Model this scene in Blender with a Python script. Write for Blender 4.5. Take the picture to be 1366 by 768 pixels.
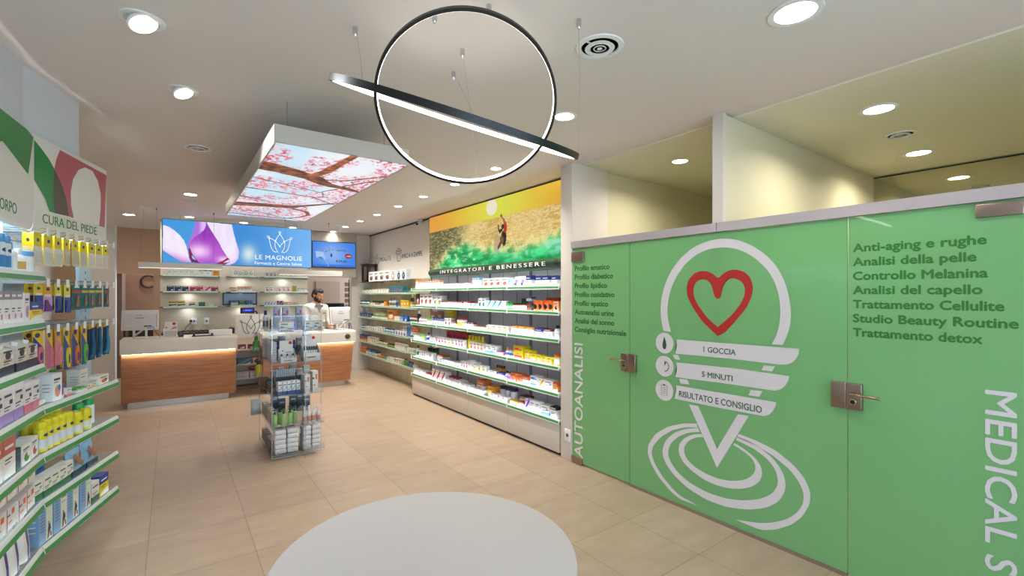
import bpy, bmesh, math, random
import numpy as np
from mathutils import Vector, Matrix

for _o in list(bpy.data.objects):
    bpy.data.objects.remove(_o)
SC = bpy.context.scene
COL = SC.collection
random.seed(7)
RNG = np.random.default_rng(5)
PI = math.pi
H = 2.95            # ceiling height

# ------------------------------------------------------------------ camera
cam_d = bpy.data.cameras.new('camera')
cam_d.sensor_width = 36.0
cam_d.lens = 620.0 / 1366.0 * 36.0
cam_d.shift_y = 8.0 / 1366.0
cam_d.clip_start = 0.02
cam = bpy.data.objects.new('camera', cam_d)
COL.objects.link(cam)
cam.location = (0, 0, 1.65)
cam.rotation_euler = (PI / 2, 0, -math.atan(453 / 620))
SC.camera = cam

# ------------------------------------------------------------------ exposure, sky, lamps
SC.view_settings.view_transform = 'Standard'
SC.view_settings.look = 'None'
SC.view_settings.exposure = 0.0
SC.view_settings.gamma = 1.0
SC.view_settings.use_curve_mapping = False
world = bpy.data.worlds.new('daylight')
SC.world = world
world.use_nodes = True
_bg = world.node_tree.nodes['Background']
_bg.inputs[0].default_value = (0.64, 0.80, 1.0, 1)
_bg.inputs[1].default_value = 6.4
SHOP_W = 7.4        # watts of one shop downlight
SPOT_W = 9.0        # big shop-front spots
ROOM_W = 16.0
WARM = (1.0, 0.92, 0.78)
NEUTRAL = (1.0, 0.97, 0.94)
COOL = (0.92, 0.97, 1.0)
LED_STRENGTH = 11.0
RING_STRENGTH = 6.0
PENDANT_STRENGTH = 0.9
COUNTER_LED = 45.0


def lamp(name, loc, watts, radius, color, parent=None, rot=(0, 0, 0), spread=PI):
    l = bpy.data.lights.new(name, 'AREA')
    l.shape = 'DISK'
    l.size = radius * 2
    l.energy = watts
    l.color = color
    l.spread = spread
    o = bpy.data.objects.new(name, l)
    COL.objects.link(o)
    o.location = loc
    o.rotation_euler = rot
    if parent:
        o.parent = parent
    return o


# ------------------------------------------------------------------ materials
def lin(h):
    if isinstance(h, (tuple, list)):
        return tuple(h)[:3]
    if len(h) == 3:
        h = ''.join(c * 2 for c in h)
    v = [int(h[i:i + 2], 16) / 255 for i in (0, 2, 4)]
    return tuple(c / 12.92 if c <= 0.04045 else ((c + 0.055) / 1.055) ** 2.4 for c in v)


_M = {}


def mat(col, rough=0.5, metal=0.0, emit=0.0, spec=0.5, coat=0.0):
    k = (str(col), rough, metal, emit, spec, coat)
    if k in _M:
        return _M[k]
    m = bpy.data.materials.new('paint_%03d' % len(_M))
    m.use_nodes = True
    b = m.node_tree.nodes['Principled BSDF']
    c = lin(col)
    b.inputs['Base Color'].default_value = (*c, 1)
    b.inputs['Roughness'].default_value = rough
    b.inputs['Metallic'].default_value = metal
    b.inputs['Specular IOR Level'].default_value = spec
    b.inputs['Coat Weight'].default_value = coat
    if emit:
        b.inputs['Emission Color'].default_value = (*c, 1)
        b.inputs['Emission Strength'].default_value = emit
    _M[k] = m
    return m


def node_mat(name):
    m = bpy.data.materials.new(name)
    m.use_nodes = True
    nt = m.node_tree
    return m, nt, nt.nodes['Principled BSDF']


def mat_plaster(name, col, amount=0.03):
    m, nt, b = node_mat(name)
    tc = nt.nodes.new('ShaderNodeTexCoord')
    n = nt.nodes.new('ShaderNodeTexNoise')
    n.inputs['Scale'].default_value = 3.0
    n.inputs['Detail'].default_value = 6
    r = nt.nodes.new('ShaderNodeValToRGB')
    c = lin(col)
    r.color_ramp.elements[0].color = (*[x * (1 - amount) for x in c], 1)
    r.color_ramp.elements[1].color = (*[min(1, x * (1 + amount)) for x in c], 1)
    nt.links.new(tc.outputs['Object'], n.inputs['Vector'])
    nt.links.new(n.outputs[0], r.inputs[0])
    nt.links.new(r.outputs[0], b.inputs['Base Color'])
    b.inputs['Roughness'].default_value = 0.85
    b.inputs['Specular IOR Level'].default_value = 0.2
    return m


def mat_tiles():
    m, nt, b = node_mat('beige_floor_tiles')
    L = nt.links.new
    tc = nt.nodes.new('ShaderNodeTexCoord')
    mp = nt.nodes.new('ShaderNodeMapping')
    mp.inputs['Location'].default_value = (0.13, -5.07 + 0.565 * 20, 0)
    br = nt.nodes.new('ShaderNodeTexBrick')
    br.offset = 0.0
    br.squash = 1.0
    br.inputs['Scale'].default_value = 1.0
    br.inputs['Brick Width'].default_value = 0.565
    br.inputs['Row Height'].default_value = 0.565
    br.inputs['Mortar Size'].default_value = 0.0022
    br.inputs['Mortar Smooth'].default_value = 0.1
    br.inputs['Bias'].default_value = 0.0
    br.inputs['Color1'].default_value = (*lin('a8927c'), 1)
    br.inputs['Color2'].default_value = (*lin('b09a84'), 1)
    br.inputs['Mortar'].default_value = (*lin('86705c'), 1)
    L(tc.outputs['Object'], mp.inputs['Vector'])
    L(mp.outputs[0], br.inputs['Vector'])
    n = nt.nodes.new('ShaderNodeTexNoise')
    n.inputs['Scale'].default_value = 2.6
    n.inputs['Detail'].default_value = 9
    n.inputs['Roughness'].default_value = 0.65
    mp2 = nt.nodes.new('ShaderNodeMapping')
    mp2.inputs['Scale'].default_value = (1.0, 2.4, 1)
    L(tc.outputs['Object'], mp2.inputs['Vector'])
    L(mp2.outputs[0], n.inputs['Vector'])
    r = nt.nodes.new('ShaderNodeValToRGB')
    r.color_ramp.elements[0].position = 0.3
    r.color_ramp.elements[1].position = 0.72
    r.color_ramp.elements[0].color = (0.86, 0.84, 0.80, 1)
    r.color_ramp.elements[1].color = (1.05, 1.05, 1.06, 1)
    L(n.outputs[0], r.inputs[0])
    mx = nt.nodes.new('ShaderNodeMix')
    mx.data_type = 'RGBA'
    mx.blend_type = 'MULTIPLY'
    mx.inputs[0].default_value = 1.0
    L(br.outputs['Color'], mx.inputs[6])
    L(r.outputs[0], mx.inputs[7])
    L(mx.outputs[2], b.inputs['Base Color'])
    b.inputs['Roughness'].default_value = 0.34
    b.inputs['Specular IOR Level'].default_value = 0.35
    return m


def mat_wood(name, c1, c2, rough=0.45):
    m, nt, b = node_mat(name)
    L = nt.links.new
    tc = nt.nodes.new('ShaderNodeTexCoord')
    mp = nt.nodes.new('ShaderNodeMapping')
    mp.inputs['Scale'].default_value = (1.2, 1.2, 22)
    n = nt.nodes.new('ShaderNodeTexNoise')
    n.inputs['Scale'].default_value = 2.2
    n.inputs['Detail'].default_value = 8
    n.inputs['Distortion'].default_value = 0.6
    r = nt.nodes.new('ShaderNodeValToRGB')
    r.color_ramp.elements[0].position = 0.32
    r.color_ramp.elements[1].position = 0.7
    r.color_ramp.elements[0].color = (*lin(c1), 1)
    r.color_ramp.elements[1].color = (*lin(c2), 1)
    L(tc.outputs['Object'], mp.inputs['Vector'])
    L(mp.outputs[0], n.inputs['Vector'])
    L(n.outputs[0], r.inputs[0])
    L(r.outputs[0], b.inputs['Base Color'])
    b.inputs['Roughness'].default_value = rough
    return m


def mat_clear(name, tint, gloss=0.10, haze=0.0, hazecol=(0.9, 0.95, 1)):
    """thin clear sheet: light passes straight through, a little is mirrored"""
    m = bpy.data.materials.new(name)
    m.use_nodes = True
    nt = m.node_tree
    nt.nodes.remove(nt.nodes['Principled BSDF'])
    out = nt.nodes['Material Output']
    t = nt.nodes.new('ShaderNodeBsdfTransparent')
    t.inputs[0].default_value = (*tint, 1)
    g = nt.nodes.new('ShaderNodeBsdfGlossy')
    g.inputs['Roughness'].default_value = 0.05
    mx = nt.nodes.new('ShaderNodeMixShader')
    mx.inputs[0].default_value = gloss
    nt.links.new(t.outputs[0], mx.inputs[1])
    nt.links.new(g.outputs[0], mx.inputs[2])
    last = mx
    if haze:
        d = nt.nodes.new('ShaderNodeBsdfDiffuse')
        d.inputs[0].default_value = (*hazecol, 1)
        m2 = nt.nodes.new('ShaderNodeMixShader')
        m2.inputs[0].default_value = haze
        nt.links.new(mx.outputs[0], m2.inputs[1])
        nt.links.new(d.outputs[0], m2.inputs[2])
        last = m2
    nt.links.new(last.outputs[0], out.inputs[0])
    return m


def mat_green_glass():
    m = bpy.data.materials.new('green_backpainted_glass')
    m.use_nodes = True
    nt = m.node_tree
    b = nt.nodes['Principled BSDF']
    b.inputs['Base Color'].default_value = (*lin('90ca8e'), 1)
    b.inputs['Roughness'].default_value = 0.012
    b.inputs['Specular IOR Level'].default_value = 0.75
    tr = nt.nodes.new('ShaderNodeBsdfTranslucent')
    tr.inputs[0].default_value = (*lin('a6dc9c'), 1)
    mx = nt.nodes.new('ShaderNodeMixShader')
    mx.inputs[0].default_value = 0.38
    nt.links.new(b.outputs[0], mx.inputs[1])
    nt.links.new(tr.outputs[0], mx.inputs[2])
    nt.links.new(mx.outputs[0], nt.nodes['Material Output'].inputs[0])
    return m


def mat_picture(name, emit, diffuse=0.3):
    m, nt, b = node_mat(name)
    a = nt.nodes.new('ShaderNodeVertexColor')
    a.layer_name = 'Col'
    nt.links.new(a.outputs[0], b.inputs['Emission Color'])
    b.inputs['Emission Strength'].default_value = emit
    mx = nt.nodes.new('ShaderNodeMix')
    mx.data_type = 'RGBA'
    mx.blend_type = 'MULTIPLY'
    mx.inputs[0].default_value = 1.0
    mx.inputs[7].default_value = (diffuse, diffuse, diffuse, 1)
    nt.links.new(a.outputs[0], mx.inputs[6])
    nt.links.new(mx.outputs[2], b.inputs['Base Color'])
    b.inputs['Roughness'].default_value = 0.4
    b.inputs['Specular IOR Level'].default_value = 0.2
    return m


M_WALL = mat_plaster('white_wall_paint', 'd8d0c6')
M_CEIL = mat_plaster('white_ceiling_paint', 'e2d9d3', 0.012)
M_CREAM = mat_plaster('cream_room_paint', 'd8d2b4')
M_PEACH = mat_plaster('peach_back_wall_paint', 'c8a588')
M_TAUPE = mat_plaster('taupe_back_room_paint', '9a8272')
M_PANEL = mat_plaster('greige_panel', 'c9bfae', 0.02)
M_OAKPALE = mat_wood('pale_oak_wall_panel', 'c6b496', 'd3c4a8')
M_TILES = mat_tiles()
M_WALNUT = mat_wood('warm_walnut_veneer', '8e5833', 'ae7549', 0.4)
M_DARKWOOD = mat_wood('dark_lantern_wood', '2c130c', '4a2416', 0.4)
M_GLASS = mat_clear('clear_shelf_glass', (0.90, 0.95, 0.92), 0.10)
M_ACRYL = mat_clear('clear_acrylic', (0.93, 0.94, 0.955), 0.022, 0.0, (0.75, 0.8, 0.85))
M_PANE = mat_clear('window_glass', (0.96, 0.98, 0.98), 0.06)
M_GREEN = mat_green_glass()
M_STEEL = mat('b8b4ae', 0.28, 1.0)
M_CHROME = mat('d0d0d0', 0.12, 1.0)
M_BRONZE = mat('a89488', 0.3, 1.0)
M_WHITE = mat('ecebe8', 0.45)
M_GLOSSW = mat('e9e5de', 0.22)
M_BLACK = mat('121214', 0.4)
M_VINYL = mat('d8d2d4', 0.5)
M_DKGREEN = mat('2c5a2c', 0.6)
M_GREENLIP = mat('3f8f4b', 0.4)
M_PALELIP = mat('dfe4e0', 0.35)
M_EDGE = mat('9fcbb4', 0.2)
M_DISC = mat('fffaf2', 0.5, 0, 6.0)
M_BLUEBAY = mat('b4c8da', 0.4)


# ------------------------------------------------------------------ mesh builder
class MB:
    def __init__(self):
        self.v, self.f, self.mi, self.sm, self.mats = [], [], [], [], []

    def m(self, material):
        if material not in self.mats:
            self.mats.append(material)
        return self.mats.index(material)

    def face(self, pts, material, smooth=False):
        i = len(self.v)
        self.v += [tuple(p) for p in pts]
        self.f.append(tuple(range(i, i + len(pts))))
        self.mi.append(self.m(material))
        self.sm.append(smooth)

    def box(self, x0, x1, y0, y1, z0, z1, material, bev=0.0):
        k = self.m(material)
        i = len(self.v)
        if bev <= 0:
            self.v += [(x0, y0, z0), (x1, y0, z0), (x1, y1, z0), (x0, y1, z0), (x0, y0, z1), (x1, y0, z1), (x1, y1, z1), (x0, y1, z1)]
            for q in ((0, 3, 2, 1), (4, 5, 6, 7), (0, 1, 5, 4), (1, 2, 6, 5), (2, 3, 7, 6), (3, 0, 4, 7)):
                self.f.append(tuple(i + a for a in q))
                self.mi.append(k)
                self.sm.append(False)
            return self
        bm = bmesh.new()
        bmesh.ops.create_cube(bm, size=1)
        for v in bm.verts:
            v.co = Vector(((x0 + x1) / 2 + v.co.x * (x1 - x0), (y0 + y1) / 2 + v.co.y * (y1 - y0), (z0 + z1) / 2 + v.co.z * (z1 - z0)))
        bmesh.ops.bevel(bm, geom=bm.edges[:], offset=bev, segments=3, affect='EDGES', profile=0.5)
        self.add_bm(bm, material, True)
        return self

    def add_bm(self, bm, material, smooth=False):
        k = self.m(material)
        i = len(self.v)
        bm.verts.index_update()
        self.v += [tuple(v.co) for v in bm.verts]
        for f in bm.faces:
            self.f.append(tuple(i + v.index for v in f.verts))
            self.mi.append(k)
            self.sm.append(smooth)
        bm.free()

    def prism(self, pts, a, b, material, axis='z', smooth=False):
        """extrude the 2-D outline pts between a and b along axis"""
        def P(p, t):
            return {'z': (p[0], p[1], t), 'y': (p[0], t, p[1]), 'x': (t, p[0], p[1])}[axis]
        k = self.m(material)
        i = len(self.v)
        n = len(pts)
        self.v += [P(p, a) for p in pts] + [P(p, b) for p in pts]
        self.f.append(tuple(range(i + n - 1, i - 1, -1)))
        self.f.append(tuple(range(i + n, i + 2 * n)))
        self.mi += [k, k]
        self.sm += [False, False]
        for j in range(n):
            q = (j + 1) % n
            self.f.append((i + j, i + q, i + n + q, i + n + j))
            self.mi.append(k)
            self.sm.append(smooth)
        return self

    def lathe(self, prof, mats, c=(0, 0, 0), n=14, sx=1.0, sy=1.0, axis='z'):
        """prof: [(r, z)], mats: one material or one per ring span"""
        i = len(self.v)
        for r, z in prof:
            for j in range(n):
                a = 2 * PI * j / n
                p = (r * math.cos(a) * sx, r * math.sin(a) * sy, z)
                if axis == 'y':
                    p = (p[0], p[2], p[1])
                elif axis == 'x':
                    p = (p[2], p[0], p[1])
                self.v.append((c[0] + p[0], c[1] + p[1], c[2] + p[2]))
        for a in range(len(prof) - 1):
            k = self.m(mats[a] if isinstance(mats, (list, tuple)) else mats)
            for j in range(n):
                q = (j + 1) % n
                self.f.append((i + a * n + j, i + a * n + q, i + (a + 1) * n + q, i + (a + 1) * n + j))
                self.mi.append(k)
                self.sm.append(True)
        for a, rev in ((0, True), (len(prof) - 1, False)):
            if prof[a][0] > 1e-5:
                k = self.m((mats[0] if rev else mats[-1]) if isinstance(mats, (list, tuple)) else mats)
                ring = list(range(i + a * n, i + a * n + n))
                self.f.append(tuple(ring[::-1] if rev else ring))
                self.mi.append(k)
                self.sm.append(False)
        return self

    def tube(self, pts, r, material, n=8):
        k = self.m(material)
        pts = [Vector(p) for p in pts]
        i = len(self.v)
        up = None
        for a, p in enumerate(pts):
            d = (pts[min(a + 1, len(pts) - 1)] - pts[max(a - 1, 0)]).normalized()
            if up is None:
                up = Vector((0, 0, 1)) if abs(d.z) < 0.9 else Vector((1, 0, 0))
            s = d.cross(up).normalized()
            up = s.cross(d).normalized()
            for j in range(n):
                t = 2 * PI * j / n
                self.v.append(tuple(p + (s * math.cos(t) + up * math.sin(t)) * r))
        for a in range(len(pts) - 1):
            for j in range(n):
                q = (j + 1) % n
                self.f.append((i + a * n + j, i + a * n + q, i + (a + 1) * n + q, i + (a + 1) * n + j))
                self.mi.append(k)
                self.sm.append(True)
        for a in (0, len(pts) - 1):
            self.f.append(tuple(i + a * n + j for j in range(n)))
            self.mi.append(k)
            self.sm.append(False)
        return self

    def mesh(self, name):
        me = bpy.data.meshes.new(name)
        me.from_pydata(self.v, [], self.f)
        for x in self.mats:
            me.materials.append(x)
        me.polygons.foreach_set('material_index', self.mi)
        me.polygons.foreach_set('use_smooth', self.sm)
        me.update()
        if any(self.sm):
            try:
                me.set_sharp_from_angle(angle=math.radians(38))
            except Exception:
                pass
        return me

    def obj(self, name, parent=None, loc=(0, 0, 0), rz=0.0):
        return link(name, self.mesh(name), parent, loc, rz)


def link(name, me, parent=None, loc=(0, 0, 0), rz=0.0):
    o = bpy.data.objects.new(name, me)
    COL.objects.link(o)
    o.location = loc
    o.rotation_euler = (0, 0, rz)
    if parent:
        o.parent = parent
    return o


def tag(o, label, cat, group=None, kind=None):
    o['label'] = label
    o['category'] = cat
    if group:
        o['group'] = group
    if kind:
        o['kind'] = kind
    return o


def thing(name, label, cat, loc=(0, 0, 0), rz=0.0, group=None):
    o = link(name, None, None, loc, rz)
    o.empty_display_size = 0.05
    return tag(o, label, cat, group)


def struct(o, label=None, cat=None):
    o['kind'] = 'structure'
    if label:
        o['label'] = label
        o['category'] = cat
    return o


def copy_tree(o, parent=None, **kw):
    c = o.copy()
    COL.objects.link(c)
    if parent:
        c.parent = parent
    for ch in list(o.children):
        copy_tree(ch, c)
    return c


def text_mb(s, fit, place, material, weight=0.0, spacing=1.0, depth=0.001, wscale=True):
    """lettering as a mesh. fit=(x0, x1, y0, y1) box of the capitals on the plane, place(x, y, d) -> world point"""
    cu = bpy.data.curves.new('lettering', 'FONT')
    cu.body = s
    cu.size = 1.0
    cu.resolution_u = 3
    cu.space_character = spacing
    cu.fill_mode = 'FRONT'
    o = bpy.data.objects.new('lettering', cu)
    COL.objects.link(o)
    dg = bpy.context.evaluated_depsgraph_get()
    dg.update()
    me = bpy.data.meshes.new_from_object(o.evaluated_get(dg))
    bpy.data.objects.remove(o)
    bpy.data.curves.remove(cu)
    v = np.array([x.co[:2] for x in me.vertices])
    x0, x1 = v[:, 0].min(), v[:, 0].max()
    cap = 0.70  # capital height of the built-in face at size 1
    sy = (fit[3] - fit[2]) / cap
    sx = (fit[1] - fit[0]) / (x1 - x0) if wscale else sy
    mb = MB()
    k = mb.m(material)
    bmx = bmesh.new()
    bmx.from_mesh(me)
    bpy.data.meshes.remove(me)
    bmx.verts.index_update()
    P = [((q.co.x - x0) * sx + fit[0], q.co.y * sy + fit[2]) for q in bmx.verts]
    n = len(P)
    g = weight * sy
    for lay, (dx, dy) in enumerate(((-g, 0), (g, 0), (0, g), (0, -g)) if g > 0 else ((0, 0),)):
        i0 = len(mb.v)
        mb.v += [tuple(place(a + dx, b + dy, depth + lay * 0.00025)) for a, b in P] + [tuple(place(a + dx, b + dy, 0)) for a, b in P]
        for f in bmx.faces:
            mb.f.append(tuple(i0 + q.index for q in f.verts))
            mb.mi.append(k)
            mb.sm.append(False)
        for e in bmx.edges:
            if len(e.link_faces) == 1:
                a, b = i0 + e.verts[0].index, i0 + e.verts[1].index
                mb.f.append((a, b, b + n, a + n))
                mb.mi.append(k)
                mb.sm.append(False)
    bmx.free()
    return mb


def stroke(pts, w, place, mb, material, closed=False, depth=0.001):
    """a drawn line of width w on a flat surface"""
    n = len(pts)
    P = [Vector((p[0], p[1])) for p in pts]
    L, R = [], []
    for i in range(n):
        a = P[(i - 1) % n] if (closed or i > 0) else P[i]
        b = P[(i + 1) % n] if (closed or i < n - 1) else P[i]
        d = (b - a)
        d = d.normalized() if d.length > 1e-9 else Vector((1, 0))
        q = Vector((-d.y, d.x)) * w / 2
        L.append(P[i] + q)
        R.append(P[i] - q)
    for i in range(n if closed else n - 1):
        j = (i + 1) % n
        mb.face([place(L[i].x, L[i].y, depth), place(L[j].x, L[j].y, depth), place(R[j].x, R[j].y, depth), place(R[i].x, R[i].y, depth)], material)


def ribbon(outer, inner, place, mb, material, n=60, depth=0.001):
    """fills between two open outlines that run the same way"""
    def res(pts):
        p = np.array(pts, float)
        s = np.r_[0, np.cumsum(np.hypot(*np.diff(p, axis=0).T))]
        t = np.linspace(0, s[-1], n)
        x = np.interp(t, s, p[:, 0])
        y = np.interp(t, s, p[:, 1])
        for _ in range(3):
            x[1:-1] = (x[:-2] + 2 * x[1:-1] + x[2:]) / 4
            y[1:-1] = (y[:-2] + 2 * y[1:-1] + y[2:]) / 4
        return list(zip(x, y))
    A, B = res(outer), res(inner)
    for i in range(n - 1):
        mb.face([place(*A[i], depth), place(*A[i + 1], depth), place(*B[i + 1], depth), place(*B[i], depth)], material)


def poly(pts, place, mb, material, depth=0.001, thick=True):
    n = len(pts)
    bm = bmesh.new()
    vs = [bm.verts.new(place(p[0], p[1], depth)) for p in pts]
    f = bm.faces.new(vs)
    bmesh.ops.triangulate(bm, faces=[f])
    mb.add_bm(bm, material)


def disc(cx, cy, rx, ry, n=28):
    return [(cx + rx * math.cos(2 * PI * i / n), cy + ry * math.sin(2 * PI * i / n)) for i in range(n)]


def inside(poly_, X, Y):
    p = np.array(poly_, float)
    r = np.zeros(X.shape, bool)
    j = len(p) - 1
    for i in range(len(p)):
        xi, yi, xj, yj = p[i][0], p[i][1], p[j][0], p[j][1]
        c = ((yi > Y) != (yj > Y)) & (X < (xj - xi) * (Y - yi) / (yj - yi + 1e-12) + xi)
        r ^= c
        j = i
    return r


def picture(name, w, h, nx, ny, paint, material, place, parent=None):
    """a printed or lit picture: a fine grid whose corners carry the picture's own colours. paint(X, Y) -> sRGB array"""
    xs = np.linspace(0, w, nx + 1)
    ys = np.linspace(0, h, ny + 1)
    X, Y = np.meshgrid(xs, ys)
    rgb = np.clip(paint(X, Y), 0, 1)
    c = np.where(rgb <= 0.04045, rgb / 12.92, ((rgb + 0.055) / 1.055) ** 2.4)
    me = bpy.data.meshes.new(name)
    V = [place(a, b) for a, b in zip(X.ravel(), Y.ravel())]
    idx = np.arange((nx + 1) * (ny + 1)).reshape(ny + 1, nx + 1)
    F = np.stack([idx[:-1, :-1], idx[:-1, 1:], idx[1:, 1:], idx[1:, :-1]], -1).reshape(-1, 4)
    me.from_pydata(V, [], F.tolist())
    at = me.color_attributes.new('Col', 'FLOAT_COLOR', 'POINT')
    at.data.foreach_set('color', np.concatenate([c.reshape(-1, 3), np.ones((c.shape[0] * c.shape[1], 1))], 1).ravel().astype(np.float32))
    me.materials.append(material)
    me.update()
    return link(name, me, parent)


def vnoise(X, Y, sx, sy, seed=0, octaves=4):
    """smooth value noise 0..1"""
    out = np.zeros(X.shape)
    amp, tot = 1.0, 0.0
    for o in range(octaves):
        rg = np.random.default_rng(seed * 17 + o)
        g = rg.random((64, 64))
        u = (X / sx * 2 ** o)
        v = (Y / sy * 2 ** o)
        iu, iv = np.floor(u).astype(int), np.floor(v).astype(int)
        fu, fv = u - iu, v - iv
        fu, fv = fu * fu * (3 - 2 * fu), fv * fv * (3 - 2 * fv)
        a = g[iv % 64, iu % 64] * (1 - fu) + g[iv % 64, (iu + 1) % 64] * fu
        b = g[(iv + 1) % 64, iu % 64] * (1 - fu) + g[(iv + 1) % 64, (iu + 1) % 64] * fu
        out += amp * (a * (1 - fv) + b * fv)
        tot += amp
        amp *= 0.55
    return out / tot


def hexc(h):
    return np.array([int(h[i:i + 2], 16) / 255 for i in (0, 2, 4)])


def mixc(a, b, t):
    return a * (1 - t[..., None]) + b * t[..., None]


def smooth(e0, e1, x):
    t = np.clip((x - e0) / (e1 - e0), 0, 1)
    return t * t * (3 - 2 * t)

G_BAR1 = [(2.174, 1.296), (1.738, 1.3), (1.294, 1.306), (1.296, 1.276), (1.31, 1.242), (1.333, 1.215), (1.369, 1.197), (1.408, 1.193), (1.738, 1.194), (2.184, 1.184), (2.17, 1.241)]
G_BAR2 = [(2.174, 1.116), (1.738, 1.129), (1.351, 1.126), (1.358, 1.095), (1.375, 1.062), (1.402, 1.034), (1.441, 1.018), (1.738, 1.014), (2.184, 1.001), (2.17, 1.057)]
G_BAR3 = [(2.175, 0.937), (1.821, 0.941), (1.431, 0.945), (1.438, 0.911), (1.455, 0.878), (1.477, 0.853), (1.509, 0.837), (1.821, 0.831), (2.191, 0.83), (2.177, 0.885)]
G_DASH1 = [(2.208, 1.173), (2.159, 1.176), (2.141, 1.14), (2.187, 1.138)]
G_DASH2 = [(2.15, 0.992), (2.08, 0.996), (2.062, 0.96), (2.139, 0.958)]
G_DASH3 = [(1.509, 1.175), (1.438, 1.177), (1.458, 1.141), (1.523, 1.142)]
G_DASH4 = [(1.595, 0.998), (1.518, 1.002), (1.539, 0.961), (1.611, 0.959)]
G_VEE = [(2.065, 0.809), (1.987, 0.812), (1.839, 0.529), (1.686, 0.813), (1.609, 0.818), (1.839, 0.394)]
G_DROP = [(2.271, 1.299), (2.258, 1.266), (2.246, 1.24), (2.244, 1.218), (2.254, 1.203), (2.271, 1.196), (2.287, 1.202), (2.295, 1.219), (2.293, 1.239), (2.28, 1.266)]
G_CLIP = [(2.305, 0.93), (2.242, 0.931), (2.242, 0.845), (2.305, 0.842)]
G_CIRCLES = [(2.27, 1.257), (2.272, 1.074), (2.273, 0.888)]
G_CIRCR = ((2.358, 1.249), (2.185, 1.264), (2.27, 1.343), (2.27, 1.164))
G_PIE = [(2.271, 1.072), (2.271, 1.106), (2.249, 1.104)]
G_PIER = [(2.321, 1.065), (2.224, 1.077)]
G_ARCH_OUT = [(2.292, 1.356), (2.312, 1.427), (2.322, 1.513), (2.312, 1.617), (2.278, 1.729), (2.219, 1.838), (2.132, 1.934), (2.031, 2.001), (1.917, 2.039), (1.801, 2.049), (1.692, 2.029), (1.587, 1.98), (1.502, 1.916), (1.434, 1.841), (1.388, 1.755), (1.356, 1.651), (1.34, 1.542), (1.345, 1.446), (1.366, 1.376), (1.391, 1.322)]
G_ARCH_IN = [(2.222, 1.35), (2.248, 1.43), (2.258, 1.515), (2.248, 1.609), (2.219, 1.703), (2.17, 1.794), (2.095, 1.883), (2.004, 1.946), (1.909, 1.98), (1.809, 1.986), (1.715, 1.973), (1.624, 1.934), (1.547, 1.875), (1.484, 1.808), (1.441, 1.733), (1.414, 1.645), (1.404, 1.547), (1.41, 1.449), (1.432, 1.371), (1.458, 1.32)]
G_HEART_OUT = [(1.834, 1.346), (1.952, 1.444), (2.031, 1.546), (2.077, 1.627), (2.088, 1.693), (2.071, 1.758), (2.022, 1.806), (1.96, 1.823), (1.9, 1.814), (1.859, 1.789), (1.831, 1.757), (1.798, 1.793), (1.754, 1.817), (1.707, 1.823), (1.646, 1.807), (1.602, 1.769), (1.579, 1.703), (1.587, 1.637), (1.624, 1.556), (1.692, 1.472), (1.777, 1.376)]
G_HEART_IN = [(1.834, 1.411), (1.917, 1.478), (1.987, 1.563), (2.022, 1.627), (2.029, 1.684), (2.013, 1.733), (1.978, 1.758), (1.935, 1.76), (1.9, 1.743), (1.875, 1.707), (1.859, 1.628), (1.834, 1.61), (1.809, 1.624), (1.798, 1.698), (1.773, 1.74), (1.738, 1.762), (1.692, 1.756), (1.654, 1.733), (1.633, 1.689), (1.639, 1.637), (1.669, 1.577), (1.73, 1.5)]
G_RIP_OUT = ([(1.998, 0.678), (2.112, 0.654), (2.252, 0.596), (2.369, 0.511), (2.44, 0.404), (2.447, 0.328), (2.407, 0.247), (2.337, 0.168), (2.232, 0.095), (2.141, 0.059), (2.002, 0.064)], [(1.994, 0.645), (2.092, 0.631), (2.211, 0.577), (2.315, 0.5), (2.393, 0.407), (2.409, 0.339), (2.376, 0.265), (2.305, 0.187), (2.211, 0.119), (2.141, 0.086), (2.002, 0.067)])
G_RIP_OUT2 = ([(1.681, 0.678), (1.565, 0.663), (1.435, 0.63), (1.326, 0.567), (1.262, 0.503), (1.229, 0.43), (1.233, 0.353), (1.274, 0.26), (1.34, 0.181), (1.435, 0.112), (1.528, 0.071), (1.702, 0.072)], [(1.689, 0.651), (1.565, 0.63), (1.449, 0.59), (1.35, 0.532), (1.294, 0.471), (1.267, 0.41), (1.271, 0.339), (1.307, 0.269), (1.366, 0.207), (1.449, 0.153), (1.528, 0.117), (1.702, 0.073)])
G_RIP_MID = ([(1.985, 0.646), (2.073, 0.624), (2.191, 0.566), (2.273, 0.484), (2.309, 0.384), (2.284, 0.31), (2.201, 0.229), (2.073, 0.166), (1.925, 0.133), (1.77, 0.136), (1.611, 0.175), (1.492, 0.233), (1.414, 0.301), (1.376, 0.38), (1.37, 0.439), (1.394, 0.511), (1.449, 0.575), (1.55, 0.629), (1.626, 0.648), (1.692, 0.655)], [(1.976, 0.62), (2.064, 0.597), (2.161, 0.538), (2.228, 0.469), (2.256, 0.39), (2.232, 0.326), (2.161, 0.259), (2.045, 0.21), (1.907, 0.189), (1.77, 0.196), (1.642, 0.227), (1.536, 0.275), (1.456, 0.337), (1.421, 0.401), (1.418, 0.453), (1.438, 0.512), (1.492, 0.563), (1.565, 0.6), (1.634, 0.618), (1.698, 0.63)])
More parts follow.
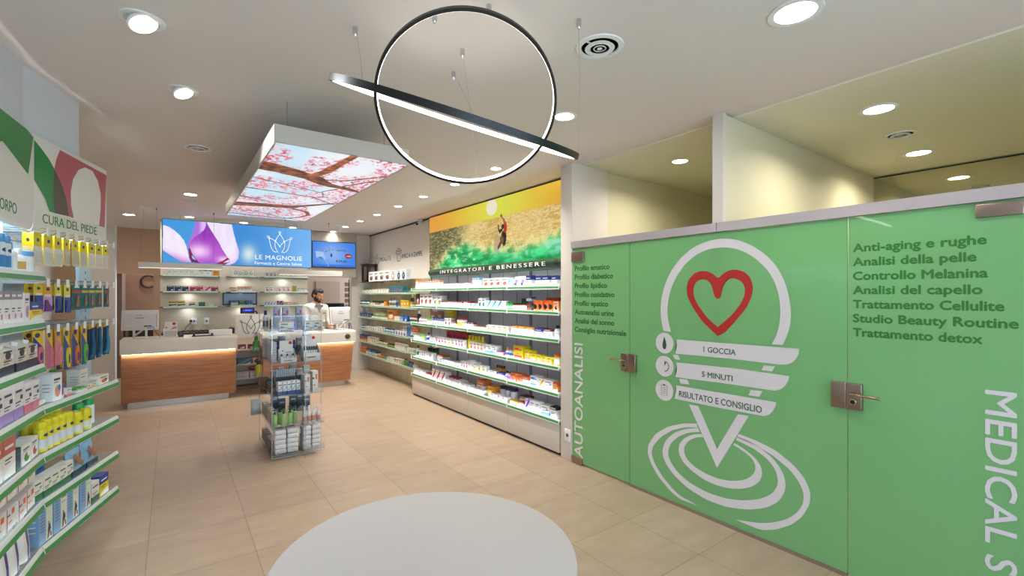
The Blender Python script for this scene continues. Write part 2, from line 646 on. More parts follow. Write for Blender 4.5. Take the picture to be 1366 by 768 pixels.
G_RIP_IN = ([(1.958, 0.609), (2.035, 0.587), (2.112, 0.537), (2.151, 0.48), (2.155, 0.418), (2.121, 0.358), (2.045, 0.312), (1.943, 0.276), (1.838, 0.266), (1.737, 0.278), (1.657, 0.303), (1.588, 0.34), (1.536, 0.392), (1.518, 0.451), (1.528, 0.5), (1.565, 0.542), (1.618, 0.573), (1.673, 0.597), (1.71, 0.606)], [(1.948, 0.589), (2.016, 0.569), (2.073, 0.526), (2.106, 0.478), (2.108, 0.431), (2.083, 0.386), (2.016, 0.346), (1.925, 0.324), (1.829, 0.318), (1.737, 0.332), (1.665, 0.358), (1.611, 0.391), (1.573, 0.434), (1.562, 0.479), (1.573, 0.517), (1.603, 0.544), (1.649, 0.568), (1.689, 0.582), (1.718, 0.59)])
H_GREEN = [(-0.035, 2.526), (0.056, 2.495), (0.126, 2.455), (0.18, 2.408), (0.167, 2.298), (0.171, 2.209), (0.184, 2.141), (0.129, 2.144), (0.09, 2.211), (0.031, 2.263), (-0.043, 2.299)]
H_OLIVE = [(0.18, 2.408), (0.256, 2.329), (0.306, 2.246), (0.332, 2.145), (0.184, 2.141), (0.171, 2.209), (0.167, 2.298)]
H_PINK = [(0.237, 2.541), (0.199, 2.47), (0.18, 2.408), (0.256, 2.329), (0.306, 2.246), (0.332, 2.145), (0.787, 2.135), (0.814, 2.524)]
H_EGG = [(0.389, 2.139), (0.357, 2.22), (0.353, 2.303), (0.378, 2.392), (0.442, 2.469), (0.521, 2.507), (0.616, 2.506), (0.69, 2.452), (0.729, 2.368), (0.729, 2.261), (0.708, 2.138)]
H_GREEN1 = [(-0.445, 2.543), (-0.106, 2.556), (-0.038, 2.529), (-0.065, 2.459), (-0.098, 2.308), (-0.292, 2.365), (-0.445, 2.398)]
M_P1 = [(-0.121, 2.752), (-0.047, 2.73), (0.034, 2.672), (0.104, 2.598), (0.152, 2.529), (0.187, 2.43), (0.211, 2.314), (0.223, 2.228), (0.253, 2.17), (0.128, 2.165), (-0.012, 2.26), (-0.127, 2.347)]
M_P2 = [(0.314, 2.863), (0.449, 2.876), (0.461, 2.832), (0.443, 2.742), (0.369, 2.647), (0.283, 2.567), (0.241, 2.484), (0.217, 2.388), (0.193, 2.445), (0.253, 2.595), (0.295, 2.744)]
M_P3 = [(0.455, 2.869), (0.517, 2.748), (0.593, 2.619), (0.644, 2.532), (0.695, 2.415), (0.773, 2.282), (0.695, 2.218), (0.599, 2.169), (0.369, 2.16), (0.32, 2.232), (0.259, 2.332), (0.233, 2.418), (0.247, 2.506), (0.295, 2.59), (0.369, 2.655), (0.43, 2.726), (0.461, 2.803)]
M_P4 = [(0.467, 2.863), (0.832, 2.858), (0.865, 2.7), (0.911, 2.519), (0.944, 2.398), (0.931, 2.274), (0.878, 2.195), (0.799, 2.154), (0.721, 2.143), (0.799, 2.207), (0.773, 2.282), (0.695, 2.415), (0.644, 2.532), (0.568, 2.662), (0.505, 2.777)]
M_D1 = [(0.217, 2.402), (0.235, 2.411), (0.271, 2.296), (0.32, 2.232), (0.369, 2.16), (0.259, 2.171), (0.223, 2.257)]
M_D1B = [(0.257, 2.288), (0.283, 2.267), (0.32, 2.21), (0.271, 2.23)]
M_D2 = [(0.599, 2.166), (0.695, 2.218), (0.773, 2.282), (0.802, 2.253), (0.792, 2.192), (0.721, 2.159)]
M_D2B = [(0.708, 2.188), (0.76, 2.228), (0.796, 2.253), (0.788, 2.199)]
M_LOW = [(0.695, 2.127), (0.773, 2.148), (0.878, 2.134), (1.071, 2.117), (1.456, 2.154), (2.131, 2.15), (2.131, 2.078), (0.695, 2.037)]
M_GLOW = [(0.984, 2.4)]
M_CORN = [(-0.121, 2.883), (-0.138, 2.155), (2.131, 2.849), (2.131, 2.15)]
BRIGHT_ROWS = [
 (1.735,[
  ('white jar with orange lid', 'j', 'band', 'fff f2a33c fff', 7.1, 6.994, 1, 0.155, 0.0, 0.0),
  ('white carton with orange-brown top print', 'b', 'top', 'fff c98a4a 5a86c8', 6.977, 6.204, 9, 0.12, 0.0, 0.0),
  ('low white carton with pale pink stripe', 'b', 'top', 'fff e9b9c4 3a4a8a', 6.176, 5.349, 6, 0.064, 0.0, 0.0),
  ('tall white carton with light blue top', 'b', 'top', 'fff 5fa8dc 3a6ab8', 5.281, 5.1, 3, 0.131, 0.0, 0.0),
  ('white carton with red and brown capsule picture', 'b', 'pic', 'fff c8603a d04a4a', 5.016, 4.472, 4, 0.11, 0.0, 0.0),
  ('pale blue narrow carton', 'b', 'plain', 'bcdcf0 7ab0d8 fff', 4.466, 4.407, 1, 0.102, 0.0, 0.0),
  ('white soft refill pack', 'p', 'pic', 'fff 8a8fd0 4a4a6a', 4.382, 4.128, 2, 0.117, 0.0, 0.0),
  ('white carton with navy top and orange foot', 'b', 'half', 'fff 23357e f0926a', 4.126, 4.028, 1, 0.121, 0.0, 0.0),
  ('white carton with navy corner and salmon foot', 'b', 'half', 'fff 23357e f0926a', 3.961, 3.731, 2, 0.111, 0.0, 0.0),
  ('white carton with navy lid band next to the pillar', 'b', 'half', 'fff 23357e f0926a', 3.694, 3.611, 1, 0.106, 0.0, 0.0),
 ]),
 (1.468,[
  ('slim dark brown hair dye carton', 'b', 'pic', '4a2018 d88a4a fff', 7.043, 6.911, 1, 0.183, 0.0, 0.0),
  ('tall white hair dye carton with brown hair picture', 'b', 'pic', 'f4f0f4 a8663f 6a2a4a', 6.893, 6.444, 3, 0.178, 0.0, 0.0),
  ('tall white carton with green and orange print', 'b', 'pic', 'fafafa 6fae4a e0803a', 6.424, 6.158, 2, 0.156, 0.0, 0.0),
  ('small white carton with dark red top', 'b', 'top', 'fff 8e2b3a 3a5ab0', 6.182, 5.534, 9, 0.078, 0.0, 0.0),
  ('white carton with red stripe and blue foot', 'b', 'top', 'fff b83a3a bfe0f4', 5.51, 5.364, 1, 0.079, 0.0, 0.0),
  ('small white carton with teal and pink wedge', 'b', 'diag', 'fff 2a9a9a e0407a', 5.303, 5.179, 1, 0.055, 0.0, 0.0),
  ('tall white carton with teal leaf print', 'b', 'pic', 'fff 1f6f70 2a9a9a', 5.136, 4.961, 2, 0.132, 0.0, 0.0),
  ('white carton with blue diagonal stripe', 'b', 'diag', 'fff 2aa6cc f4ee8a', 4.954, 4.599, 3, 0.098, 0.0, 0.0),
  ('amber capped little bottle behind the striped cartons', 'c', 'plain', 'd8934a b86a2a fff', 4.808, 4.68, 3, 0.113, 0.07, 0.0),
  ('plain white carton', 'b', 'plain', 'fdfdfd 9fd0e0 fff', 4.592, 4.519, 1, 0.097, 0.0, 0.0),
  ('green detergent bottle with green cap', 'c', 'band', '23b04a 0f7a3a e8ffe8', 4.511, 4.401, 2, 0.092, 0.0, 0.0),
  ('dark green carton at the back', 'b', 'plain', '0f4a1e 2a6a3a fff', 4.367, 4.293, 1, 0.131, 0.12, 0.0),
  ('small orange and black jar', 'j', 'band', 'e8853a 161616 fff', 4.39, 4.128, 4, 0.077, 0.0, 0.0),
  ('brown carton', 'b', 'plain', '5a3a36 c8584a fff', 4.112, 4.023, 1, 0.077, 0.0, 0.0),
  ('navy and silver carton stacked on a brown carton', 'b', 'half', 'c8c8d8 1f2a6a 8a8ab0', 4.112, 4.018, 1, 0.049, 0.0, 0.1),
  ('orange tub with round black label', 'j', 'circ', 'ee6f22 15151c fff', 4.012, 3.67, 4, 0.112, 0.0, 0.0),
  ('orange lidded tub standing behind', 'j', 'plain', 'ee6a1a c8461a fff', 3.931, 3.698, 2, 0.141, 0.1, 0.0),
  ('pink and orange carton with black mark', 'b', 'pic', 'f6b07a 18181c f06a9a', 3.657, 3.581, 1, 0.106, 0.0, 0.0),
 ]),
 (1.188,[
  ('slim black bottle with white cap', 'c', 'plain', '17171a ffffff fff', 7.021, 6.954, 1, 0.19, 0.0, 0.0),
  ('slim white bottle', 'c', 'band', 'fafafa fafafa c86a8a', 6.95, 6.66, 4, 0.093, 0.0, 0.0),
  ('brown and cream soft pack at the back', 'p', 'pic', 'c88a5a f0e0d0 8a4a2a', 6.835, 6.594, 1, 0.18, 0.12, 0.0),
  ('brown furry soft pack at the back', 'p', 'pic', 'a87048 e8c8a8 8a4a2a', 6.594, 6.356, 1, 0.201, 0.12, 0.0),
  ('white carton with leaf green band', 'b', 'half', 'f4fff0 6fc04a fff', 6.652, 6.458, 2, 0.088, 0.0, 0.0),
  ('small dark blue carton', 'b', 'half', 'e8eef8 23428e 3a6ac0', 6.45, 6.067, 5, 0.109, 0.0, 0.0),
  ('tall yellow carton at the back', 'b', 'plain', 'f0d21a d89a2a fff', 6.229, 6.013, 2, 0.224, 0.1, 0.0),
  ('white carton with maroon label', 'b', 'pic', 'fafafa 7a1f2f d8506a', 6.058, 5.864, 2, 0.113, 0.0, 0.0),
  ('low white carton with green foot and brown top', 'b', 'half', 'fafafa 8a4a3a 9fe08a', 5.861, 5.709, 1, 0.082, 0.0, 0.0),
  ('white bottle with red cap', 'c', 'band', 'fafafa d03a2a e8c82a', 5.699, 5.471, 4, 0.15, 0.0, 0.0),
  ('white carton with dark maroon top', 'b', 'top', 'fafafa 5a2a34 fff', 5.563, 5.252, 4, 0.082, 0.0, 0.0),
  ('low white carton with orange corner', 'b', 'top', 'fff f0a05a fff', 5.296, 4.961, 3, 0.039, 0.0, 0.0),
  ('low white carton with orange and green fruit print', 'b', 'pic', 'fff f0b83a 8ac04a', 4.934, 4.46, 4, 0.076, 0.0, 0.0),
  ('white carton with gold top band', 'b', 'top', 'fff f0a82a 2a4a8e', 4.407, 3.984, 3, 0.094, 0.0, 0.0),
  ('white carton with navy band under an orange top', 'b', 'half', 'fff 2a3a9a fff', 3.975, 3.837, 1, 0.092, 0.0, 0.0),
  ('white carton with dark red top', 'b', 'top', 'fff 6a2a34 d03a7a', 3.824, 3.684, 1, 0.09, 0.0, 0.0),
  ('white bottle with black cap next to the pillar', 'c', 'band', 'fafafa 141414 d8d8e8', 3.672, 3.588, 1, 0.136, 0.0, 0.0),
 ]),
 (0.909,[
  ('white carton with orange print', 'b', 'pic', 'fff e8a86a fff', 7.134, 6.932, 2, 0.064, 0.0, 0.0),
  ('light green carton', 'b', 'plain', 'b8ec9a 5fc03a fff', 6.922, 6.743, 1, 0.1, 0.0, 0.0),
  ('white flask with purple cap', 'c', 'band', 'fafafa 7a3ac0 2a3ac0', 6.729, 6.554, 1, 0.138, 0.0, 0.0),
  ('white carton with teal foot', 'b', 'bot', 'fff 2aa8a0 fff', 6.543, 6.356, 1, 0.079, 0.0, 0.0),
  ('white carton with red and navy print', 'b', 'pic', 'fff d83a5a 2a3a7a', 6.348, 6.0, 4, 0.107, 0.0, 0.0),
  ('maroon round jar perched behind the cartons', 'j', 'plain', 'a8203a c83a4a fff', 6.223, 5.622, 4, 0.189, 0.09, 0.0),
  ('white carton with yellow picture', 'b', 'pic', 'fff ecc82a 2a2a2a', 5.993, 5.756, 2, 0.104, 0.0, 0.0),
  ('slim white carton with pink mark', 'b', 'pic', 'fff e05a8a 8a5ac0', 5.749, 5.506, 3, 0.111, 0.0, 0.0),
  ('rust red carton at the back', 'b', 'plain', 'c8451f 8a2a1a fff', 5.611, 5.463, 2, 0.174, 0.1, 0.0),
  ('yellow bottle with yellow cap', 'c', 'plain', 'e8d80f e8d000 8ac02a', 5.499, 5.1, 5, 0.181, 0.04, 0.0),
  ('cream carton with red and yellow squares', 'b', 'pic', 'f4e8dc d02a4a f0c81a', 5.349, 5.002, 4, 0.108, 0.0, 0.0),
  ('white carton with teal and blue wave', 'b', 'bot', 'f4fafc 1f7a9a 2a3a4a', 4.954, 4.711, 2, 0.103, 0.0, 0.0),
  ('low pink carton', 'b', 'plain', 'f49ac8 d85aa8 fff', 4.773, 4.579, 1, 0.033, 0.0, 0.0),
  ('white and orange bottle', 'c', 'band', 'fafafa e8a05a 2a4a9a', 4.574, 4.372, 3, 0.097, 0.02, 0.0),
  ('big yellow carton with red lettering', 'b', 'pic2', 'f2d816 e0364a fff', 4.367, 4.182, 1, 0.142, 0.0, 0.0),
  ('yellow carton with pink foot', 'b', 'bot', 'f2d816 f05a6a fff', 4.149, 3.992, 2, 0.116, 0.0, 0.0),
  ('small yellow carton with white label', 'b', 'pic', 'f2d816 fff4c0 e88a9a', 4.028, 3.851, 2, 0.083, 0.0, 0.0),
  ('yellow carton with pink round print', 'b', 'pic', 'f2e43a e0405a fff', 3.849, 3.684, 2, 0.075, 0.0, 0.0),
  ('yellow jar with orange lid next to the pillar', 'j', 'band', 'f2c81a d8631a fff', 3.67, 3.588, 1, 0.116, 0.0, 0.0),
 ]),
 (0.635,[
  ('white bottle with dark green cap', 'c', 'band', 'fafafa 0f6a2a 2a8a4a', 7.111, 6.937, 1, 0.178, 0.0, 0.0),
  ('white carton with lilac print', 'b', 'pic', 'fafafa a89ad8 6a9a6a', 6.928, 6.676, 3, 0.114, 0.0, 0.0),
  ('dark green tub at the back', 'j', 'plain', '0f5a24 0a3a18 fff', 6.9, 6.554, 2, 0.159, 0.1, 0.0),
  ('pale grey-white carton', 'b', 'plain', 'eef2f6 c0c8d0 fff', 6.672, 6.458, 2, 0.105, 0.0, 0.0),
  ('wide white carton with long orange top', 'b', 'top', 'f4ece4 d8702a c84a2a', 6.418, 6.204, 1, 0.087, 0.06, 0.0),
  ('low white carton with navy print', 'b', 'pic', 'fff 2a3a8a 2a5ad0', 6.223, 5.951, 3, 0.055, 0.0, 0.0),
  ('low white carton with blue stripe', 'b', 'bot', 'fff 2a4ac0 fff', 5.942, 5.601, 4, 0.057, 0.0, 0.0),
  ('white carton with red leaf', 'b', 'pic', 'fff d8404a 3a8a5a', 5.588, 5.394, 3, 0.099, 0.0, 0.0),
  ('tall plain white carton', 'b', 'plain', 'f8f8fa c8d0dc fff', 5.385, 5.289, 1, 0.134, 0.0, 0.0),
  ('tall white carton with yellow foot', 'b', 'bot', 'fff f0d03a fff', 5.256, 5.16, 1, 0.12, 0.0, 0.0),
  ('white carton with yellow flower circle', 'b', 'circ', 'fff f2c81a 3a8a3a', 5.154, 4.961, 2, 0.097, 0.0, 0.0),
  ('white tray of amber vials', 'b', 'pic', 'fdfdf4 f0d84a fff', 4.894, 4.711, 1, 0.063, 0.0, 0.0),
  ('amber glass vial in the white tray', 'c', 'plain', 'c8901a 1a1a1a fff', 4.812, 4.621, 4, 0.135, 0.05, 0.0),
  ('blue and white carton', 'b', 'half', 'fff 2a3aa8 fff', 4.709, 4.552, 1, 0.064, 0.0, 0.0),
  ('white bottle with black cap', 'c', 'band', 'f4f4fa 14142a 8a6ac0', 4.544, 4.425, 2, 0.098, 0.0, 0.0),
  ('orange and pink carton', 'b', 'pic', 'f0803a f04a8a f8c83a', 4.421, 4.193, 2, 0.096, 0.0, 0.0),
  ('white carton with orange and green wave', 'b', 'half', 'f8f0e0 e86a2a 2ab060', 4.188, 4.056, 1, 0.088, 0.0, 0.0),
  ('white carton with sky blue lettering', 'b', 'pic2', 'fff 2a7ad0 fff', 4.048, 3.916, 1, 0.114, 0.0, 0.0),
  ('white carton with tilted yellow square', 'b', 'diag', 'fff f2b83a 6a6ad0', 3.911, 3.803, 1, 0.107, 0.0, 0.0),
  ('white carton with thin red line', 'b', 'bot', 'fff f0b0a8 3a6ac0', 3.798, 3.672, 1, 0.105, 0.0, 0.0),
  ('orange carton next to the pillar', 'b', 'half', 'f4a03a d8631a fff', 3.669, 3.588, 1, 0.097, 0.0, 0.0),
 ]),
 (0.359,[
  ('small plain white carton', 'b', 'plain', 'fcfcff d0d8e8 fff', 7.107, 6.841, 3, 0.079, 0.0, 0.0),
  ('white carton with yellow foot patch', 'b', 'bot', 'fff f0e04a 2a2a6a', 6.833, 6.706, 1, 0.082, 0.0, 0.0),
  ('low white carton with red cap line', 'b', 'top', 'fff d83a3a fff', 6.697, 6.481, 2, 0.057, 0.0, 0.0),
  ('tall red and white carton', 'b', 'diag', 'fff c81f2f f0b82a', 6.473, 6.036, 3, 0.151, 0.0, 0.0),
  ('white jar with dark red lid', 'j', 'plain', 'fafafa a81f2f fff', 6.246, 5.746, 5, 0.1, 0.05, 0.0),
  ('low white carton with pink script', 'b', 'pic', 'fff e0405a fff', 6.04, 5.766, 2, 0.058, 0.0, 0.0),
  ('white carton with tan picture', 'b', 'pic', 'fff b89a7a c8c8d8', 5.754, 5.569, 1, 0.086, 0.0, 0.0),
  ('pale grey carton with tan picture', 'b', 'pic', 'e4e8ec c8986a fff', 5.563, 5.333, 2, 0.074, 0.0, 0.0),
  ('orange and white carton stacked at the back', 'b', 'half', 'fff e07a3a c84a1a', 5.271, 5.089, 1, 0.157, 0.06, 0.0),
  ('low white carton with pale blue foot', 'b', 'bot', 'fff 8ac8f0 fff', 5.315, 4.995, 2, 0.055, 0.0, 0.0),
  ('amber orange carton', 'b', 'pic', 'f0a01a f8d85a c85a1a', 4.961, 4.804, 1, 0.125, 0.03, 0.0),
  ('white carton with bold blue print', 'b', 'pic2', 'fff 3a5ae0 fff', 4.864, 4.721, 1, 0.053, 0.0, 0.0),
  ('white carton with pink ball print', 'b', 'circ', 'fff f0608a 8a8ae0', 4.716, 4.621, 1, 0.066, 0.0, 0.0),
  ('clear white jar with navy lid', 'j', 'plain', 'e8ecf4 14204a fff', 4.788, 4.472, 3, 0.148, 0.09, 0.0),
  ('white carton with light green and yellow print', 'b', 'pic', 'fff 8ad86a f0c83a', 4.616, 4.504, 1, 0.055, 0.0, 0.0),
  ('white carton with yellow and red foot line', 'b', 'half', 'fff f0c83a c83a1a', 4.433, 4.27, 1, 0.049, 0.0, 0.0),
  ('white carton with brown lid line', 'b', 'top', 'f0f0f0 6a2a1a fff', 4.347, 4.198, 1, 0.107, 0.08, 0.0),
  ('white carton with pale red line', 'b', 'top', 'fff c83a2a f0a0a0', 4.261, 4.156, 1, 0.064, 0.0, 0.0),
  ('slim lilac and blue carton', 'b', 'diag', 'f0e4ff 6a3ac0 d84a8a', 4.137, 4.054, 1, 0.12, 0.0, 0.0),
  ('clean white carton', 'b', 'plain', 'fff 3a6ac0 fff', 4.05, 3.873, 2, 0.118, 0.0, 0.0),
  ('white carton with broad blue foot', 'b', 'bot', 'f8f4f0 2a7ae0 5a2a2a', 3.863, 3.719, 1, 0.103, 0.0, 0.0),
  ('pale carton with black top edge next to the pillar', 'b', 'top', 'e8e4e0 1a1a1a fff', 3.706, 3.597, 1, 0.115, 0.0, 0.0),
 ]),
]
FAR_ROWS = [
 (1.905,[
  ('white carton with brown bottle picture', 'b', 'pic', 'f6f4f2 6a4a3e b89a8a', 9.665, 8.473, 4, 0.202, 0.0, 0.0),
  ('plain white carton with amber dot', 'b', 'circ', 'f6f4f2 b8926a fff', 8.454, 8.221, 1, 0.188, 0.0, 0.0),
  ('pale blue-white carton with dark blue drop', 'b', 'circ', 'eef4f6 1f2f50 8aa8c0', 8.188, 7.744, 2, 0.184, 0.0, 0.0),
 ]),
 (1.672,[
  ('small pale pink carton', 'b', 'pic', 'f4e8e4 d86a6a fff', 10.339, 9.885, 3, 0.06, 0.0, 0.0),
  ('small white carton with green and red top', 'b', 'top', 'f4f4ec 8ac04a d84a3a', 9.86, 9.522, 2, 0.074, 0.0, 0.0),
  ('small cream carton', 'b', 'plain', 'f4f0e8 c8c0b0 fff', 9.499, 9.225, 2, 0.071, 0.0, 0.0),
  ('small white carton with faint orange mark', 'b', 'pic', 'f4f0ea e8b88a fff', 9.189, 8.612, 4, 0.075, 0.0, 0.0),
  ('teal carton with magenta mark', 'b', 'pic', '117a86 c83a7a 0f4a6a', 8.56, 7.865, 6, 0.127, 0.0, 0.0),
  ('low teal carton', 'b', 'plain', '1a8a94 0f5a6a fff', 7.847, 7.636, 2, 0.04, 0.0, 0.0),
 ]),
 (1.415,[
  ('blue and white bottle', 'c', 'band', 'e8eef0 2a5a9a 2a7a5a', 10.307, 9.713, 5, 0.088, 0.0, 0.0),
  ('low dark green box', 'b', 'plain', '1f5a3a 0f3a2a fff', 9.713, 9.136, 2, 0.095, 0.1, 0.0),
  ('low white carton with green leaf', 'b', 'pic', 'f4f4ea 7ac03a fff', 9.631, 9.337, 2, 0.054, 0.0, 0.0),
  ('low white carton with orange stripe', 'b', 'half', 'f4f0ea f0803a fff', 9.315, 9.006, 2, 0.043, 0.0, 0.0),
  ('low white carton with light blue mark', 'b', 'pic', 'f4f4f0 8ac8e0 fff', 8.984, 8.828, 1, 0.048, 0.0, 0.0),
  ('orange carton', 'b', 'plain', 'f0943a f8d8a0 fff', 8.816, 8.672, 1, 0.096, 0.0, 0.0),
  ('white and grey bottle', 'c', 'band', 'e8e4e0 8a8480 6a6a6a', 8.572, 8.206, 3, 0.159, 0.0, 0.0),
  ('black and blue tube carton', 'b', 'diag', '1f2f4a 3a7ab0 fff', 8.169, 7.995, 1, 0.083, 0.0, 0.0),
  ('yellow pet food carton', 'b', 'pic', 'f0c01a d8901a fff', 7.988, 7.643, 3, 0.128, 0.0, 0.0),
  ('dark blue bottle with yellow cap', 'c', 'band', '1f3a7a f0c81a d8a83a', 7.603, 7.463, 1, 0.223, 0.0, 0.0),
 ]),
 (1.165,[
  ('dark blue sachet carton', 'b', 'pic', '23427e 3a8a5a fff', 10.297, 9.522, 5, 0.072, 0.0, 0.0),
  ('small white carton with lime edge, lower tier', 'b', 'half', 'f4f0e8 b8d86a fff', 9.499, 8.652, 6, 0.038, 0.0, 0.0),
  ('small white carton with lime edge, upper tier', 'b', 'half', 'f4f0e8 b8d86a fff', 9.475, 8.92, 4, 0.056, 0.02, 0.055),
  ('orange carton with white window', 'b', 'pic', 'e8802a f8e8d0 fff', 8.612, 8.3, 1, 0.172, 0.0, 0.0),
  ('plain cream carton', 'b', 'plain', 'f4f0e8 d8d0c0 fff', 8.281, 8.024, 3, 0.073, 0.0, 0.0),
  ('bright blue flower-shaped pack', 'p', 'pic', '1f5ac0 3a8ae8 fff', 7.988, 7.677, 2, 0.099, 0.0, 0.0),
  ('pink and white bottle', 'c', 'band', 'f4e8ea e0508a 2a7a5a', 7.61, 7.227, 4, 0.102, 0.0, 0.0),
 ]),
 (0.905,[
  ('slim blue and white bottle', 'c', 'band', 'e8eef4 3a6a9a 3a6a9a', 10.35, 9.935, 4, 0.064, 0.0, 0.0),
  ('small white carton with red mark', 'b', 'pic', 'f4eee8 c84a5a 4a4a7a', 9.91, 9.315, 5, 0.061, 0.0, 0.0),
  ('small white carton with grey mark', 'b', 'pic', 'f4eee8 8a7a7a fff', 9.292, 8.899, 3, 0.082, 0.0, 0.0),
  ('white bottle with blue cap', 'c', 'band', 'eef2f6 1f3a8a 3aa0c0', 8.836, 8.357, 4, 0.081, 0.0, 0.0),
  ('white carton with magenta ribbon', 'b', 'pic', 'e8e0dc d02a6a fff', 8.169, 7.727, 3, 0.155, 0.08, 0.0),
  ('low white carton with blue dot', 'b', 'circ', 'f4f0ec 2a5ad0 d83a6a', 8.338, 7.744, 5, 0.065, 0.0, 0.0),
  ('tall blue cream carton', 'b', 'plain', '4a8ac8 2a4a8a fff', 7.71, 7.537, 2, 0.187, 0.0, 0.0),
  ('tall carton with orange and navy stripe', 'b', 'half', 'f0ece8 e8703a 1f3a8a', 7.524, 7.243, 4, 0.167, 0.0, 0.0),
 ]),
 (0.645,[
  ('red and blue carton', 'b', 'half', 'c83a2a 1f3a8a f0c01a', 10.307, 9.786, 4, 0.118, 0.0, 0.0),
  ('cream carton with red stars', 'b', 'pic', 'f4e4d4 d83a3a fff', 9.761, 9.269, 4, 0.107, 0.0, 0.0),
  ('cream bottle with dark cap', 'c', 'band', 'f0e8dc 1f1f2a e8b83a', 9.136, 8.713, 4, 0.074, 0.0, 0.0),
  ('black bottle with red cap', 'c', 'band', '1f2420 e0401a 8ac03a', 8.672, 8.281, 4, 0.081, 0.0, 0.0),
  ('tall cream carton', 'b', 'plain', 'f0e6d8 c8b8a0 fff', 8.262, 7.761, 6, 0.1, 0.0, 0.0),
  ('low white carton with olive print', 'b', 'pic', 'f4f0e4 a8b03a d84a3a', 7.744, 7.383, 4, 0.057, 0.0, 0.0),
 ]),
 (0.385,[
  ('blue and white pill bottle', 'c', 'band', 'e8eef4 3a5a9a d84a5a', 10.393, 10.202, 1, 0.092, 0.0, 0.0),
  ('orange and red carton', 'b', 'pic', 'f0702a d8301a f8c88a', 10.181, 9.845, 3, 0.118, 0.0, 0.0),
  ('wide blue and white carton', 'b', 'half', 'f0f0ea 2a4a7a 8ab0c8', 9.825, 9.189, 2, 0.101, 0.0, 0.0),
  ('small cream and green carton', 'b', 'bot', 'f4f0e0 9ac83a fff', 9.443, 9.216, 2, 0.03, 0.0, 0.0),
  ('low orange carton', 'b', 'plain', 'e8803a f8b88a fff', 9.202, 8.899, 2, 0.028, 0.0, 0.0),
  ('mint green pack', 'p', 'plain', '4ac08a 2a9a6a fff', 8.887, 8.713, 1, 0.039, 0.0, 0.0),
  ('cream carton with faint label', 'b', 'pic', 'f4f0e6 d8d0b8 fff', 8.68, 8.319, 3, 0.05, 0.0, 0.0),
  ('white carton with orange label', 'b', 'pic', 'f4ece0 e8803a fff', 8.3, 7.945, 3, 0.071, 0.0, 0.0),
  ('green bottle with dark blue cap', 'c', 'plain', '5ab02a 1f2a4a fff', 7.917, 7.744, 1, 0.11, 0.0, 0.0),
  ('slim blue-grey bottle', 'c', 'plain', '4a7a9a 2a3a5a fff', 7.71, 7.486, 3, 0.082, 0.0, 0.0),
  ('pink and white bottle', 'c', 'band', 'f4e0dc e0808a fff', 7.473, 7.336, 2, 0.071, 0.0, 0.0),
 ]),
]
